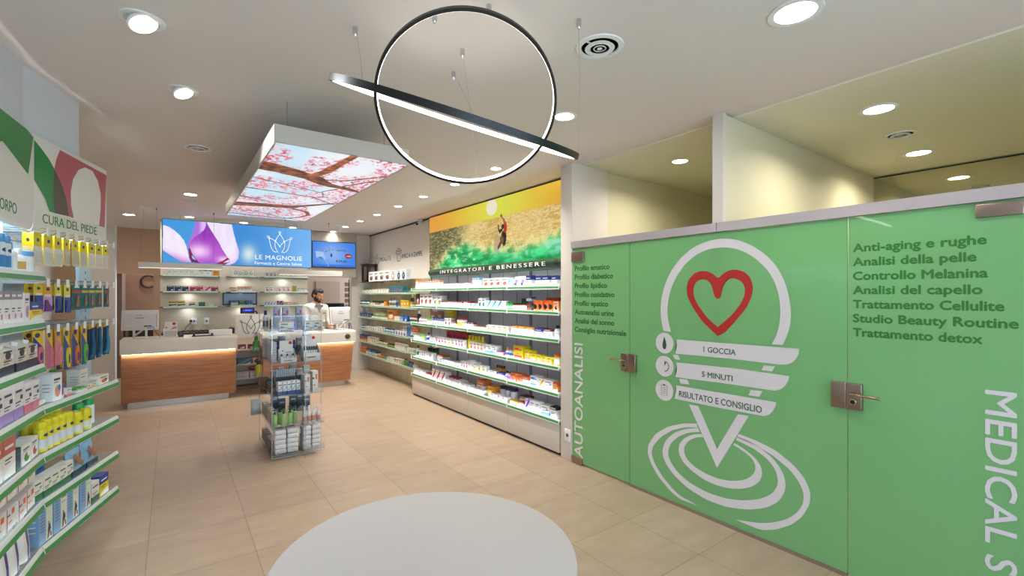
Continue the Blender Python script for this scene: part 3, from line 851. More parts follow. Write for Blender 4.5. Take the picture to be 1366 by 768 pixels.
COUNTER_ROWS = [
 (1.978,[
  ('low white carton lying on the shelf', 'b', 'plain', 'f2eee6 c8c4bc fff', -0.071, 0.334, 5, 0.094, 0.0, 0.0),
  ('low white carton with teal top', 'b', 'top', 'f2eee6 1f7a84 fff', 0.379, 0.57, 2, 0.099, 0.0, 0.0),
  ('low orange carton', 'b', 'plain', 'ec9a2a c8701a fff', 0.586, 0.683, 1, 0.087, 0.0, 0.0),
 ]),
 (1.7,[
  ('low navy carton', 'b', 'top', '1f2a6a 15153a fff', -0.082, 0.229, 3, 0.089, 0.0, 0.0),
  ('low crimson carton', 'b', 'top', 'b82a4a d8607a fff', 0.243, 0.438, 2, 0.091, 0.0, 0.0),
  ('low pink and white carton', 'b', 'diag', 'f0c8d8 c82a5a fff', 0.449, 0.555, 1, 0.083, 0.0, 0.0),
  ('low dark red carton', 'b', 'top', 'a01f3a d85a6a fff', 0.561, 0.668, 1, 0.084, 0.0, 0.0),
 ]),
 (1.435,[
  ('green carton with yellow stripe, lower of a pair', 'b', 'half', '0f6a4a f0c81a fff', -0.05, 0.182, 2, 0.063, 0.0, 0.0),
  ('green carton with yellow stripe, upper of a pair', 'b', 'half', '0f6a4a f0c81a fff', -0.05, 0.182, 2, 0.048, 0.0, 0.052),
  ('green carton with amber line', 'b', 'half', '0f6a4a e8a01a fff', 0.232, 0.325, 1, 0.07, 0.0, 0.0),
  ('plain green carton', 'b', 'plain', '0f7a5a 5aa88a fff', 0.375, 0.472, 1, 0.072, 0.0, 0.0),
  ('tiny cream carton', 'b', 'plain', 'f2ecd0 d8c85a fff', 0.521, 0.596, 1, 0.044, 0.0, 0.0),
 ]),
 (1.985,[
  ('white carton with green drop', 'b', 'circ', 'f6f2e8 8ab03a fff', 0.888, 1.229, 4, 0.102, 0.0, 0.0),
 ]),
 (1.7,[
  ('low orange-red carton', 'b', 'half', 'f0e4dc d86a3a c83a2a', 0.841, 0.943, 1, 0.071, 0.0, 0.0),
  ('small cream and orange carton', 'b', 'half', 'f4e8dc d8884a fff', 0.968, 1.201, 4, 0.087, 0.0, 0.0),
 ]),
 (1.44,[
  ('white tube carton with blue and lime stripe', 'b', 'half', 'eef4e0 1f3a8a 9ac83a', 0.861, 0.977, 3, 0.086, 0.0, 0.0),
  ('green tube carton', 'b', 'half', '1f7a3a 0f4a2a 9ad08a', 0.993, 1.093, 3, 0.085, 0.0, 0.0),
  ('blue tube carton', 'b', 'half', '1f5aa8 0f2a5a 8ac0e0', 1.106, 1.207, 3, 0.084, 0.0, 0.0),
 ]),
 (1.985,[
  ('low grey and white carton', 'b', 'pic', 'e8e4de 8a8a84 e8a05a', 1.415, 1.622, 3, 0.071, 0.0, 0.0),
  ('low pale carton with pastel print', 'b', 'pic', 'f2ece4 e8b0b8 e8d04a', 1.649, 2.155, 6, 0.051, 0.0, 0.0),
 ]),
 (1.7,[
  ('white carton with magenta flask', 'b', 'pic', 'f6ecea c81f5a fff', 1.419, 1.561, 2, 0.091, 0.0, 0.0),
  ('white carton with pink flask', 'b', 'pic', 'f6ecea e0406a fff', 1.629, 1.867, 3, 0.088, 0.0, 0.0),
  ('olive green carton', 'b', 'plain', '98a03a c84a3a fff', 1.892, 1.968, 1, 0.108, 0.0, 0.0),
  ('low grey carton', 'b', 'top', 'e4e0da 6a6a7a fff', 2.0, 2.162, 2, 0.06, 0.0, 0.0),
 ]),
 (1.44,[
  ('blue and white carton', 'b', 'diag', 'e4ecf4 1f4a9a 3a8ad0', 1.395, 1.602, 4, 0.059, 0.0, 0.0),
  ('dark blue carton', 'b', 'diag', '1f3a8a e0803a 3a6ac0', 1.622, 1.738, 2, 0.077, 0.0, 0.0),
  ('red and teal carton', 'b', 'half', 'd8d0cc d8502a 1f6a7a', 1.752, 1.87, 2, 0.051, 0.0, 0.0),
  ('grey and orange carton', 'b', 'half', 'd0ccc8 e0602a 8a8a8a', 1.877, 1.976, 2, 0.044, 0.0, 0.0),
  ('orange carton', 'b', 'pic', 'e8dcd0 f0682a fff', 1.99, 2.104, 2, 0.03, 0.0, 0.0),
 ]),
]
FOOT_ROWS = [
 (1.0,[
  ('tall white carton with blue line and foot picture', 'b', 'pic', 'f6f6f6 e8a080 3a8ad0', 0.156, 0.251, 1, 0.167, 0.0, 0.0),
  ('purple tube', 't', 'plain', '9a4a9a e8e0f0 fff', 0.254, 0.287, 1, 0.099, 0.0, 0.0),
  ('white carton with red lines', 'b', 'bot', 'f8f2ee d86a5a fff', 0.291, 0.353, 1, 0.052, 0.0, 0.0),
  ('white bottle with green cap', 'c', 'band', 'eef0ee 3ab04a 3a8a8a', 0.302, 0.383, 1, 0.168, 0.05, 0.0),
  ('small white and green carton', 'b', 'half', 'f0f2e8 5aa84a fff', 0.412, 0.536, 3, 0.031, 0.0, 0.0),
  ('tall white carton at the back', 'b', 'plain', 'eee8e0 c8c0b8 fff', 0.58, 0.686, 1, 0.132, 0.06, 0.0),
  ('low white and yellow carton', 'b', 'bot', 'f2eee4 f0b82a 3a4a9a', 0.501, 0.662, 2, 0.035, 0.0, 0.0),
  ('white, orange and blue carton at the end', 'b', 'pic', 'f2ece0 e8702a 1f5a8a', 0.694, 0.849, 1, 0.064, 0.0, 0.0),
 ]),
 (0.725,[
  ('yellow foot spray can with blue oval', 'y', 'band', 'e8dc1a e8dc1a d8dce4', 0.062, 0.397, 5, 0.172, 0.0, 0.0),
  ('yellow foot powder bottle with white base', 'y', 'band', 'e8dc1a e8dc1a e4e4dc', 0.417, 0.646, 2, 0.141, 0.0, 0.0),
  ('yellow spray can in the rear row', 'y', 'plain', 'e0d41a e0d41a c8ccd8', 0.138, 0.499, 4, 0.2, 0.1, 0.0),
  ('white spray can with green cap', 'y', 'plain', 'e4ecf0 12a04a 3a7ab0', 0.556, 0.814, 2, 0.171, 0.05, 0.0),
 ]),
 (0.46,[
  ('white carton with dark green foot and corner', 'b', 'bot', 'f0eee6 1f6a3a 8ac05a', -0.016, 0.381, 5, 0.123, 0.0, 0.0),
  ('blue pack with crossed feet picture', 'p', 'feet', '8ab8d8 8a4a2a 0f3a44', 0.343, 0.7, 2, 0.169, 0.0, 0.0),
  ('small blue carton in the rear row', 'b', 'plain', '5a8ac0 2a4a8a fff', 0.14, 0.278, 2, 0.167, 0.1, 0.0),
 ]),
 (0.195,[
  ('light blue carton with kneeling runner picture', 'b', 'run', '8fb4dc 1f2a6a e8f0d8', 0.014, 0.586, 4, 0.236, 0.0, 0.0),
  ('white carton with dark green foot', 'b', 'bot', 'eeeae0 2a5a3a fff', 0.593, 0.7, 1, 0.139, 0.0, 0.0),
  ('yellow and blue carton at the end', 'b', 'half', 'f0d81a 2a4a9a fff', 0.711, 0.833, 1, 0.145, 0.0, 0.0),
 ]),
]
BODY_ROWS = [
 (1.765,[
  ('blue capped deodorant spray', 'y', 'band', 'eef2f6 5aa8e0 3a8ac8', -0.578, -0.311, 4, 0.183, 0.0, 0.0),
  ('white roll-on with light blue cap', 'c', 'plain', 'f2f4f6 4a9ad8 8ac0e0', -0.3, -0.207, 1, 0.154, 0.0, 0.0),
  ('small white spray with clear cap', 'c', 'band', 'f4f4f4 d8dce0 d8a85a', -0.199, -0.108, 1, 0.13, 0.0, 0.0),
  ('white jar with wide blue cap', 'j', 'plain', 'f2f4f6 5aa0d8 fff', -0.102, 0.021, 1, 0.124, 0.0, 0.0),
 ]),
 (1.5,[
  ('tall white carton with pink and grey print', 'b', 'top', 'f2eeee 9a9094 d880a0', -0.744, -0.179, 7, 0.165, 0.0, 0.0),
  ('slim white carton with pink lines', 'b', 'pic', 'f4f0f2 c890a8 e0b0c0', -0.175, -0.095, 1, 0.154, 0.0, 0.0),
  ('yellow and blue plaster carton', 'b', 'half', 'f0d022 2a4a9a f4f4f4', -0.091, 0.104, 1, 0.105, 0.0, 0.0),
 ]),
 (1.245,[
  ('beige drink carton with white screw cap', 'k', 'bot', 'd8d0c4 1f2438 f0f0f0', -0.765, 0.035, 5, 0.159, 0.0, 0.0),
 ]),
 (1.0,[
  ('white and pink carton with pink foot', 'b', 'bot', 'f4eef0 d8708a 2a2a3a', -0.171, 0.049, 2, 0.162, 0.0, 0.0),
  ('white and lilac carton with purple line', 'b', 'bot', 'f2eef2 a88ac8 2a2a3a', -0.679, -0.175, 4, 0.18, 0.0, 0.0),
  ('flat white carton', 'b', 'plain', 'f4f2ee d8d4d0 fff', 0.058, 0.167, 1, 0.023, 0.0, 0.0),
 ]),
 (0.727,[
  ('white carton with green name stripe', 'b', 'pic', 'f4f2ee 4a9a3a fff', -0.202, -0.072, 1, 0.108, 0.0, 0.0),
  ('white carton with red name stripe', 'b', 'pic', 'f4f0ee c83a3a fff', -0.067, 0.048, 1, 0.111, 0.0, 0.0),
  ('dark teal carton', 'b', 'plain', '1f3f4a 3a6a7a fff', -0.274, -0.207, 1, 0.111, 0.0, 0.0),
  ('white carton with red edge', 'b', 'half', 'f2eeea c86a5a fff', -0.568, -0.283, 2, 0.204, 0.0, 0.0),
 ]),
 (0.46,[
  ('white carton with orange square, upper tier', 'b', 'half2', 'f2ece8 e8602a b83a2a', -0.659, -0.001, 5, 0.098, 0.0, 0.15),
  ('white carton with orange square, lower tier', 'b', 'half2', 'f2ece8 e8602a b83a2a', -0.659, -0.001, 5, 0.111, 0.0, 0.0),
 ]),
 (0.195,[
  ('white pouch with purple stripe', 'p', 'purp', 'f0eef0 4a2a8a fff', -0.593, -0.045, 4, 0.226, 0.0, 0.0),
 ]),
]

def PX(x0):
    """flat surface x = x0 seen from the shop: a runs to the reader's right (towards -Y), b upwards"""
    return lambda a, b, d=0.0: (x0 - d, -a, b)


def PXY(x0):
    return lambda y, z, d=0.0: (x0 - d, y, z)


def PY(y0):
    return lambda a, b, d=0.0: (a, y0 - d, b)


# front line of the angled shelving on the near side
A2 = Vector((-0.606, 3.738, 0))
D2 = Vector((0.2957, 0.9553, 0))
D1 = Vector((0.094, 0.9956, 0))
N2 = Vector((D2.y, -D2.x, 0))
N1 = Vector((D1.y, -D1.x, 0))
R2 = math.atan2(D2.y, D2.x)
R1 = math.atan2(D1.y, D1.x)

# ------------------------------------------------------------------ the shell
b = MB()
b.box(-2.0, 6.6, -2.6, 13.2, -0.08, 0.0, M_TILES)
struct(b.obj('floor'), 'large square beige floor tiles throughout the shop', 'floor')
b = MB()
b.prism([(-2.0, -2.6), (3.30, -2.6), (3.34, 3.4), (3.7, 3.4), (3.7, 13.2), (-2.0, 13.2)], H, H + 0.08, M_CEIL)
struct(b.obj('ceiling'), 'white shop ceiling with recessed downlights', 'ceiling')
b = MB()
b.prism([(3.30, -2.6), (6.6, -2.6), (6.6, 3.4), (3.34, 3.4)], H - 0.012, H + 0.08, mat_plaster('pale_cream_ceiling', 'e4dfc8', 0.015))
struct(b.obj('ceiling_rooms'), 'cream ceiling over the rooms behind the green glass', 'ceiling')
b = MB()
b.box(3.56, 3.66, 3.50, 10.4, 0, H, M_WALL)
struct(b.obj('wall_right'), 'white wall carrying the surfer picture and shelving', 'wall')
b = MB()
b.box(3.548, 3.566, 7.13, 10.22, 0.0, 1.93, M_OAKPALE)
for k in range(1, 12):
    b.box(3.546, 3.549, 7.13 + k * 0.265 - 0.0015, 7.13 + k * 0.265 + 0.0015, 0.0, 1.93, mat('9c8a6c', 0.7))
struct(b.obj('trim_1'), 'pale oak panels behind the glass shelves', 'wall panel')
b = MB()
b.box(3.535, 3.56, 3.53, 10.22, H - 0.022, H - 0.004, M_BLACK)
struct(b.obj('trim_2'), 'dark shadow gap along the top of the picture wall', 'trim')
b = MB()
b.box(3.18, 3.70, 3.35, 3.515, 0, H, M_WALL, 0.004)
struct(b.obj('wall_pillar'), 'white pillar between lit shelving and green door', 'pillar')
b = MB()
b.box(3.70, 6.4, 3.40, 3.50, 0, H, M_CREAM)
struct(b.obj('wall_room_far'), 'cream side wall of the room behind the green door', 'wall')
b = MB()
b.box(3.215, 6.27, 1.79, 1.87, 0, H - 0.013, M_CREAM)
b.box(3.172, 3.215, 1.79, 1.87, 2.164, H - 0.001, M_WALL)
struct(b.obj('wall_partition'), 'cream partition dividing the two rooms behind the green glass', 'wall')
b = MB()
b.box(6.28, 6.4, -2.5, 3.40, 0, H, M_CREAM)
struct(b.obj('wall_room_back'), 'cream rear wall of the treatment rooms', 'wall')
b = MB()
b.box(3.2, 6.28, -1.6, -1.5, 0, H, M_CREAM)
struct(b.obj('wall_room_near'), 'cream near wall of the treatment room', 'wall')
# back of the shop
b = MB()
b.box(-0.17, 2.22, 10.10, 10.22, 0, H, M_PANEL)
struct(b.obj('wall_back'), 'greige wall behind the counters', 'wall')
b = MB()
b.box(2.22, 3.20, 10.07, 10.22, 2.0, H, mat_plaster('grey_lintel', 'aaa196', 0.02))
struct(b.obj('wall_lintel'), 'grey wall over the back room opening', 'wall')
b = MB()
b.box(3.16, 3.56, 10.26, 10.40, 0, H, M_WALL)
struct(b.obj('wall_pier'), 'white pier between back room opening and shelving', 'wall')
b = MB()
b.prism([(-1.9, 0), (-0.88, 0), (-0.88, 2.05), (-0.31, 2.05), (-0.31, 0), (-0.17, 0), (3.7, 0), (3.7, H), (-1.9, H)], 11.8, 11.9, M_PEACH, 'y')
struct(b.obj('wall_back_room'), 'peach wall of the corridor behind the counters', 'wall')
b = MB()
b.box(2.25, 3.7, 11.70, 11.79, 0, H, M_TAUPE)
b.box(2.75, 3.3, 11.66, 11.70, 0.0, 1.95, mat_plaster('taupe_door', '8a7260', 0.02))
struct(b.obj('wall_taupe'), 'taupe wall of the back room behind the pharmacist', 'wall')
b = MB()
b.box(-1.2, 0.2, 12.9, 13.0, 0, H, mat_plaster('brown_store_wall', '8d7466'))
b.box(-0.90, -0.8, 11.9, 12.9, 0, 2.3, mat_plaster('brown_store_side', '7d6558'))
struct(b.obj('wall_store'), 'brown wall seen through the corridor doorway', 'wall')
b = MB()
b.box(-1.25, -0.87, 11.45, 11.8, 0, H, M_WALL)
struct(b.obj('wall_left_pier'), 'cream pier beside the corridor doorway', 'wall')
b = MB()
b.box(-1.9, -1.75, -2.6, 11.9, 0, H, M_WALL)
struct(b.obj('wall_left'), 'white side wall behind the foot care shelving', 'wall')
# bulkhead over the near shelving
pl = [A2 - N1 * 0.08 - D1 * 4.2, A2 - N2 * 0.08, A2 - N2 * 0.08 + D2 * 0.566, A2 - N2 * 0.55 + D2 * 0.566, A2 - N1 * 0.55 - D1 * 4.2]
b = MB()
b.prism([(p.x, p.y) for p in pl], 2.36, H, mat_plaster('daylight_tinted_white', 'd3d7df', 0.015))  # white wall; the bluish cast of daylight is put into its base colour
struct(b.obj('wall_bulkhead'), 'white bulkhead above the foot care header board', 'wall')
# shop front: three large windows to the street
b = MB()
for x0, x1 in ((-1.9, -1.5), (1.05, 1.35), (3.1, 3.3)):
    b.box(x0, x1, -2.6, -2.45, 0, H, M_WALL)
b.box(-1.9, 3.3, -2.6, -2.45, 2.6, H, M_WALL)
b.box(-1.9, 3.3, -2.6, -2.45, 0, 0.12, M_WALL)
struct(b.obj('wall_front'), 'shop front wall with street windows', 'wall')
for k, (x0, x1) in enumerate(((-1.5, 1.05), (1.35, 3.1))):
    b = MB()
    for q in ((x0, x0 + 0.05, 0.12, 2.6), (x1 - 0.05, x1, 0.12, 2.6), (x0, x1, 0.12, 0.18), (x0, x1, 2.54, 2.6)):
        b.box(q[0], q[1], -2.56, -2.49, q[2], q[3], mat('8a8a8c', 0.4, 0.6))
    o = struct(b.obj('window_%d' % (k + 1)), 'shop front window to the street, %s pane' % ('wide' if k == 0 else 'narrow'), 'window')
    b = MB()
    b.box(x0 + 0.05, x1 - 0.05, -2.53, -2.522, 0.18, 2.54, M_PANE)
    b.obj('pane', o)['kind'] = 'structure'
    pt = bpy.data.lights.new('window_daylight_portal', 'AREA')
    pt.shape = 'RECTANGLE'
    pt.size, pt.size_y = x1 - x0, 2.4
    pt.cycles.is_portal = True
    po = bpy.data.objects.new('window_daylight_portal', pt)
    COL.objects.link(po)
    po.location = ((x0 + x1) / 2, -2.44, 1.36)
    po.rotation_euler = (PI / 2, 0, 0)
# mirror in the treatment room
b = MB()
b.box(6.262, 6.278, -1.45, 2.02, 0.9, H - 0.03, mat('d9d6c4', 0.02, 1.0))
b.box(6.255, 6.279, 2.02, 2.032, 0.9, H - 0.02, M_BLACK)
b.box(6.255, 6.279, -1.45, 2.032, H - 0.03, H - 0.02, M_BLACK)
tag(b.obj('wall_mirror'), 'large frameless mirror covering the treatment room rear wall', 'mirror')

# ------------------------------------------------------------------ green glass front
GX = 3.18


def pane_box(y0, y1, z0=0.02, z1=2.095):
    q = MB()
    q.box(GX, GX + 0.012, y0, y1, z0, z1, M_GREEN)
    return q


def fitting(parent, y0, y1, z0, z1, name='patch_fitting'):
    q = MB()
    q.box(GX - 0.016, GX + 0.03, y0, y1, z0, z1, M_BRONZE, 0.003)
    return q.obj(name, parent)


def lock(parent_door, parent_fixed, ys, sgn):
    """lever lock on the door with its keeper plate on the fixed pane; sgn = side of the lever (+1 towards +Y)"""
    q = MB()
    a, c = ys, ys + sgn * 0.075
    q.box(GX - 0.028, GX + 0.03, min(a, c), max(a, c), 0.985, 1.135, M_BRONZE, 0.003)
    lk = q.obj('lock_case', parent_door)
    q = MB()
    yy = ys + sgn * 0.035
    q.tube([(GX - 0.028, yy, 1.08), (GX - 0.062, yy, 1.08), (GX - 0.072, yy + sgn * 0.012, 1.08), (GX - 0.074, yy + sgn * 0.12, 1.077), (GX - 0.066, yy + sgn * 0.135, 1.075)], 0.008, mat('b9a08c', 0.2, 1.0), 10)
    q.obj('lever', lk)
    q = MB()
    q.lathe([(0.017, 0), (0.017, 0.006), (0.012, 0.009), (0.0, 0.009)], [mat('c4b09a', 0.2, 1.0)] * 2 + [M_BLACK], c=(0, 0, 0), n=18, axis='x')
    cyl = q.obj('key_cylinder', lk, (GX - 0.028, yy, 1.032))
    cyl.rotation_euler = (0, 0, PI)
    q = MB()
    a, c = ys - sgn * 0.002, ys - sgn * 0.078
    q.box(GX - 0.028, GX + 0.03, min(a, c), max(a, c), 0.985, 1.135, M_BRONZE, 0.003)
    q.obj('keeper_plate', parent_fixed)


d1 = struct(pane_box(2.638, 3.345).obj('door_1'), 'green glass door headed by a list of analysis profiles', 'door')
fx = struct(pane_box(1.036, 2.630).obj('window_3'), 'fixed green glass pane with the white pin and red heart', 'glass partition')
d2 = struct(pane_box(0.335, 1.030).obj('door_2'), 'green glass door with a list of beauty treatments', 'door')
ex = struct(pane_box(-1.5, 0.329).obj('window_4'), 'plain green glass pane past the beauty treatment door', 'glass partition')
b = MB()
M_RAIL = mat('beb4b6', 0.35, 0.3)
b.box(GX - 0.018, GX + 0.05, -1.5, 1.832, 2.098, 2.162, M_RAIL)
b.box(GX - 0.018, GX + 0.05, 1.836, 3.35, 2.098, 2.162, M_RAIL)
struct(b.obj('trim_3'), 'pale metal rail along the top of the green glass', 'rail')
for k, (a, c) in enumerate(((1.036, 2.630), (-1.5, 0.329))):
    b = MB()
    b.box(GX - 0.010, GX + 0.024, a, c, 0.0, 0.022, mat('a8998c', 0.35, 0.8))
    struct(b.obj('trim_%d' % (4 + k)), 'metal floor channel under the %s green pane' % ('heart' if k == 0 else 'plain'), 'trim')
fitting(d1, 3.20, 3.345, 0.008, 0.07)
fitting(d1, 3.18, 3.345, 1.965, 2.06)
fitting(d2, 0.337, 0.498, 2.02, 2.085)
fitting(d2, 0.337, 0.498, 0.008, 0.07)
lock(d1, fx, 2.634, 1)
lock(d2, fx, 1.033, -1)
PG = PX(GX)
PGY = PXY(GX)
DARKG = mat('2f6a30', 0.6)
ends = [2.865, 2.823, 2.893, 2.806, 2.882, 2.813, 2.81, 2.674]
for k, s in enumerate(['Profilo ematico', 'Profilo diabetico', 'Profilo lipidico', 'Profilo ossidativo', 'Profilo epatico', 'Autoanalisi urine', 'Analisi del sonno', 'Consiglio nutrizionale']):
    z = 1.876 - k * 0.0845
    text_mb(s, (-3.308, -ends[k], z, z + 0.047), PG, DARKG, 0.026).obj('lettering', d1)
ends = [0.462, 0.497, 0.457, 0.476, 0.403, 0.356, 0.476]
for k, s in enumerate(['Anti-aging e rughe', 'Analisi della pelle', 'Controllo Melanina', 'Analisi del capello', 'Trattamento Cellulite', 'Studio Beauty Routine', 'Trattamento detox']):
    z = 1.893 - k * 0.0808
    text_mb(s, (-1.006, -ends[k], z, z + 0.046), PG, mat('35782f', 0.6), 0.032).obj('lettering', d2)
text_mb('AUTOANALISI', (0.07, 1.172, 3.205, 3.314), lambda a, c, d: (GX - d, c, a), M_VINYL, 0.012).obj('lettering', d1)
text_mb('MEDICAL S', (-1.186, -0.325, 0.360, 0.464), lambda a, c, d: (GX - d, 0.824 - c, -a), M_VINYL, 0.012).obj('lettering', d2)
# white pin, heart and ripples
b = MB()
ribbon(G_ARCH_OUT, G_ARCH_IN, PGY, b, M_VINYL, 90)
b.obj('pin_arch', fx)
b = MB()
ribbon(G_HEART_OUT + G_HEART_OUT[:1], G_HEART_IN + G_HEART_IN[:1], PGY, b, mat('b3261c', 0.5), 120)
b.obj('heart_sign', fx)
b = MB()
for q in (G_BAR1, G_BAR2, G_BAR3):
    poly(q, PGY, b, M_VINYL)
for q in (G_DASH1, G_DASH2, G_DASH3, G_DASH4, G_VEE):
    poly(q, PGY, b, M_VINYL)
b.obj('pin_body', fx)
for a in (G_RIP_OUT, G_RIP_OUT2, G_RIP_MID, G_RIP_IN):
    b = MB()
    ribbon(a[0], a[1], PGY, b, M_VINYL, 90)
    b.obj('ripple', fx)
yc = [p[0] for p in G_CIRCLES]
for k, (cy, cz) in enumerate(((2.283, 1.258), (2.283, 1.073), (2.285, 0.880))):
    b = MB()
    pts = disc(cy, cz, 0.083, 0.083, 40)
    if k:
        pts = [p if (p[0] - cy) ** 2 + (p[1] - (cz + 0.19)) ** 2 > 0.110 ** 2 else (p[0], cz + 0.19 - math.sqrt(max(0, 0.110 ** 2 - (p[0] - cy) ** 2))) for p in pts]
    poly(pts, PGY, b, M_VINYL)
    ic = b.obj('icon_disc', fx)
    b = MB()
    pl = lambda y, z, d=0.0: (GX - 0.001 - d, y, z)
    if k == 0:
        poly([(cy + 0.025 * math.sin(t) * (math.sin(t / 2) ** 1.3), cz + 0.002 + 0.052 * math.cos(t)) for t in np.linspace(0, 2 * PI, 24, endpoint=False)], pl, b, M_DKGREEN)
    elif k == 1:
        stroke([(cy + 0.040 * math.cos(t), cz + 0.040 * math.sin(t)) for t in np.linspace(0.5 * PI, 1.45 * PI, 16)], 0.005, pl, b, M_DKGREEN)
        stroke([(cy - 0.040 * math.cos(t), cz + 0.040 * math.sin(t)) for t in np.linspace(0.27 * PI, 0.5 * PI, 6)], 0.005, pl, b, M_DKGREEN)
        for t in np.linspace(-0.45 * PI, 0.2 * PI, 7):
            poly(disc(cy - 0.040 * math.cos(t), cz + 0.040 * math.sin(t), 0.0035, 0.0035, 8), pl, b, M_DKGREEN)
        poly([(cy, cz), (cy, cz + 0.036), (cy - 0.018, cz + 0.030)], pl, b, M_DKGREEN)
    else:
        x, y = 0.027, 0.040
        stroke([(cy - x, cz - y), (cy - x, cz + y), (cy + x, cz + y), (cy + x, cz - y)], 0.004, pl, b, M_DKGREEN, True)
        poly([(cy - 0.012, cz + y - 0.003), (cy + 0.012, cz + y - 0.003), (cy + 0.008, cz + y + 0.009), (cy - 0.008, cz + y + 0.009)], pl, b, M_DKGREEN)
        for q in range(4):
            stroke([(cy + 0.017, cz + 0.020 - q * 0.014), (cy - 0.017, cz + 0.020 - q * 0.014)], 0.003, pl, b, M_DKGREEN)
    b.obj('icon', ic)
for s, f, sl in (('1 GOCCIA', (-1.944, -1.700, 1.222, 1.262), 0.035), ('5 MINUTI', (-1.958, -1.724, 1.036, 1.076), 0.035), ('RISULTATO E CONSIGLIO', (-2.150, -1.522, 0.855, 0.900), 0.03)):
    text_mb(s, f, lambda a, c, d: (GX - 0.001 - d, -a, c), M_DKGREEN, 0.006).obj('lettering', fx)
# wall socket on the pillar
def socket(label, place_loc, rz):
    q = MB()
    q.box(-0.04, 0.04, -0.008, 0, -0.06, 0.06, M_WHITE, 0.003)
    o = tag(q.obj('wall_socket', None, place_loc, rz), label, 'socket')
    q = MB()
    q.lathe([(0.02, 0), (0.02, 0.002), (0.017, 0.002), (0.015, -0.004), (0, -0.004)], [M_WHITE, M_WHITE, mat('555', 0.6), mat('555', 0.6)], c=(0, -0.008, 0), n=16, axis='y', )
    q.obj('outlet', o)
    return o


socket('white wall socket low on the pillar beside the lit shelving', (3.18, 3.41, 0.245), -PI / 2)

# ------------------------------------------------------------------ ceiling fixtures
def downlight(label, x, y, r=0.065, watts=SHOP_W, color=NEUTRAL, group='recessed ceiling downlights', tilt=None, z=H):
    o = thing('ceiling_downlight', label, 'downlight', (x, y, z), 0, group)
    q = MB()
    q.lathe([(r * 1.35, -0.001), (r * 1.33, -0.006), (r * 1.02, -0.006), (r, -0.002)], M_WHITE, n=28)
    q.obj('trim_ring', o)
    q = MB()
    if tilt is None:
        q.lathe([(r, -0.0035), (0, -0.0035)], M_DISC, n=28)
        q.obj('light_disc', o)
        lamp('downlight_lamp', (0, 0, -0.02), watts, r * 0.9, color, o, (0, 0, 0), 2.75 if z < H - 0.005 else (2.15 if r < 0.055 else PI))
    else:
        q.lathe([(r * 0.92, 0.0), (r * 0.95, -0.010), (r * 0.84, -0.014), (0, -0.014)], [M_WHITE, M_WHITE, M_DISC], n=26)
        g = q.obj('gimbal_lamp', o, (0, 0, -0.012))
        g.rotation_euler = tilt
        lamp('downlight_lamp', (0, 0, -0.045), watts, r * 0.8, color, g, (0, 0, 0), 1.9)
    return o


ORD = ['first', 'second', 'third', 'fourth', 'fifth', 'sixth', 'seventh', 'eighth', 'ninth', 'tenth', 'eleventh', 'twelfth', 'thirteenth', 'fourteenth', 'fifteenth', 'sixteenth']
for k, y in enumerate((3.98, 4.845, 5.70, 6.55, 7.45, 8.28, 9.15, 10.0)):
    downlight('small recessed downlight, %s of the row along the surfer wall' % ORD[k], 2.70, y, 0.05, SHOP_W * (2.15 if y < 9.5 else 0.25), (1.0, 0.965, 0.88))
downlight('bright round downlight above the end of the horizontal ring lamp', 2.316, 2.519, 0.068, SHOP_W * 1.2, COOL)
downlight('large bright downlight in front of the green glass doors', 2.32, 0.96, 0.085, SHOP_W * 1.2, NEUTRAL)
downlight('tilted spotlight over the foot care shelving, nearer the street', -0.115, 2.811, 0.068, SPOT_W, COOL, tilt=(-0.30, -0.38, 0))
downlight('tilted spotlight over the end of the foot care shelving', 0.054, 3.63, 0.062, SPOT_W, COOL, tilt=(-0.30, -0.38, 0))
downlight('round downlight beside the louvred ceiling diffusers', 0.189, 7.367, 0.068, SHOP_W, WARM)
downlight('round downlight near the corridor doorway', -0.574, 9.837, 0.075, SHOP_W * 1.7, WARM)
downlight('small downlight above the magnolia flower end of the sign', 0.234, 9.55, 0.06, SHOP_W * 0.9, COOL)
downlight('small downlight above the middle of the magnolia sign', 1.05, 9.72, 0.06, SHOP_W * 0.9, COOL)
downlight('small downlight above the lettering end of the magnolia sign', 1.905, 9.88, 0.06, SHOP_W * 0.9, COOL)
ZR = H - 0.012
downlight('downlight in the room behind the analysis door', 3.97, 2.676, 0.068, ROOM_W, WARM, z=ZR)
downlight('downlight over the treatment room, close to the glass', 3.971, 1.107, 0.085, ROOM_W, WARM, z=ZR)
downlight('downlight over the treatment room, close to the mirror', 5.497, 1.237, 0.085, ROOM_W, WARM, z=ZR)
lamp('back_room_lamp', (2.7, 11.0, H - 0.03), 9, 0.1, WARM)
lamp('store_room_lamp', (-0.4, 12.4, H - 0.03), 9, 0.1, WARM)


def vent(label, x, y, r=0.10, z=H, dark=True):
    o = thing('ceiling_vent', label, 'ceiling diffuser', (x, y, z), 0, 'round ceiling diffusers')
    q = MB()
    q.lathe([(r * 1.25, -0.001), (r * 1.22, -0.007), (r * 0.98, -0.009), (r * 0.95, -0.002)], M_WHITE, n=36)
    q.obj('flange', o)
    q = MB()
    q.lathe([(r * 0.95, -0.0025), (0, -0.0025)], mat('1c1c1e', 0.8), n=30)
    q.obj('throat', o)
    q = MB()
    for t in (0.78, 0.56, 0.34):
        q.lathe([(r * t, -0.012), (r * (t - 0.06), -0.014), (r * (t - 0.11), -0.003)], M_WHITE, n=30)
    q.lathe([(r * 0.14, -0.003), (r * 0.14, -0.014), (0, -0.014)], M_WHITE, n=18)
    q.box(-r * 0.95, r * 0.95, -0.004, 0.004, -0.008, -0.003, M_WHITE)
    q.obj('louvre_rings', o)
    return o


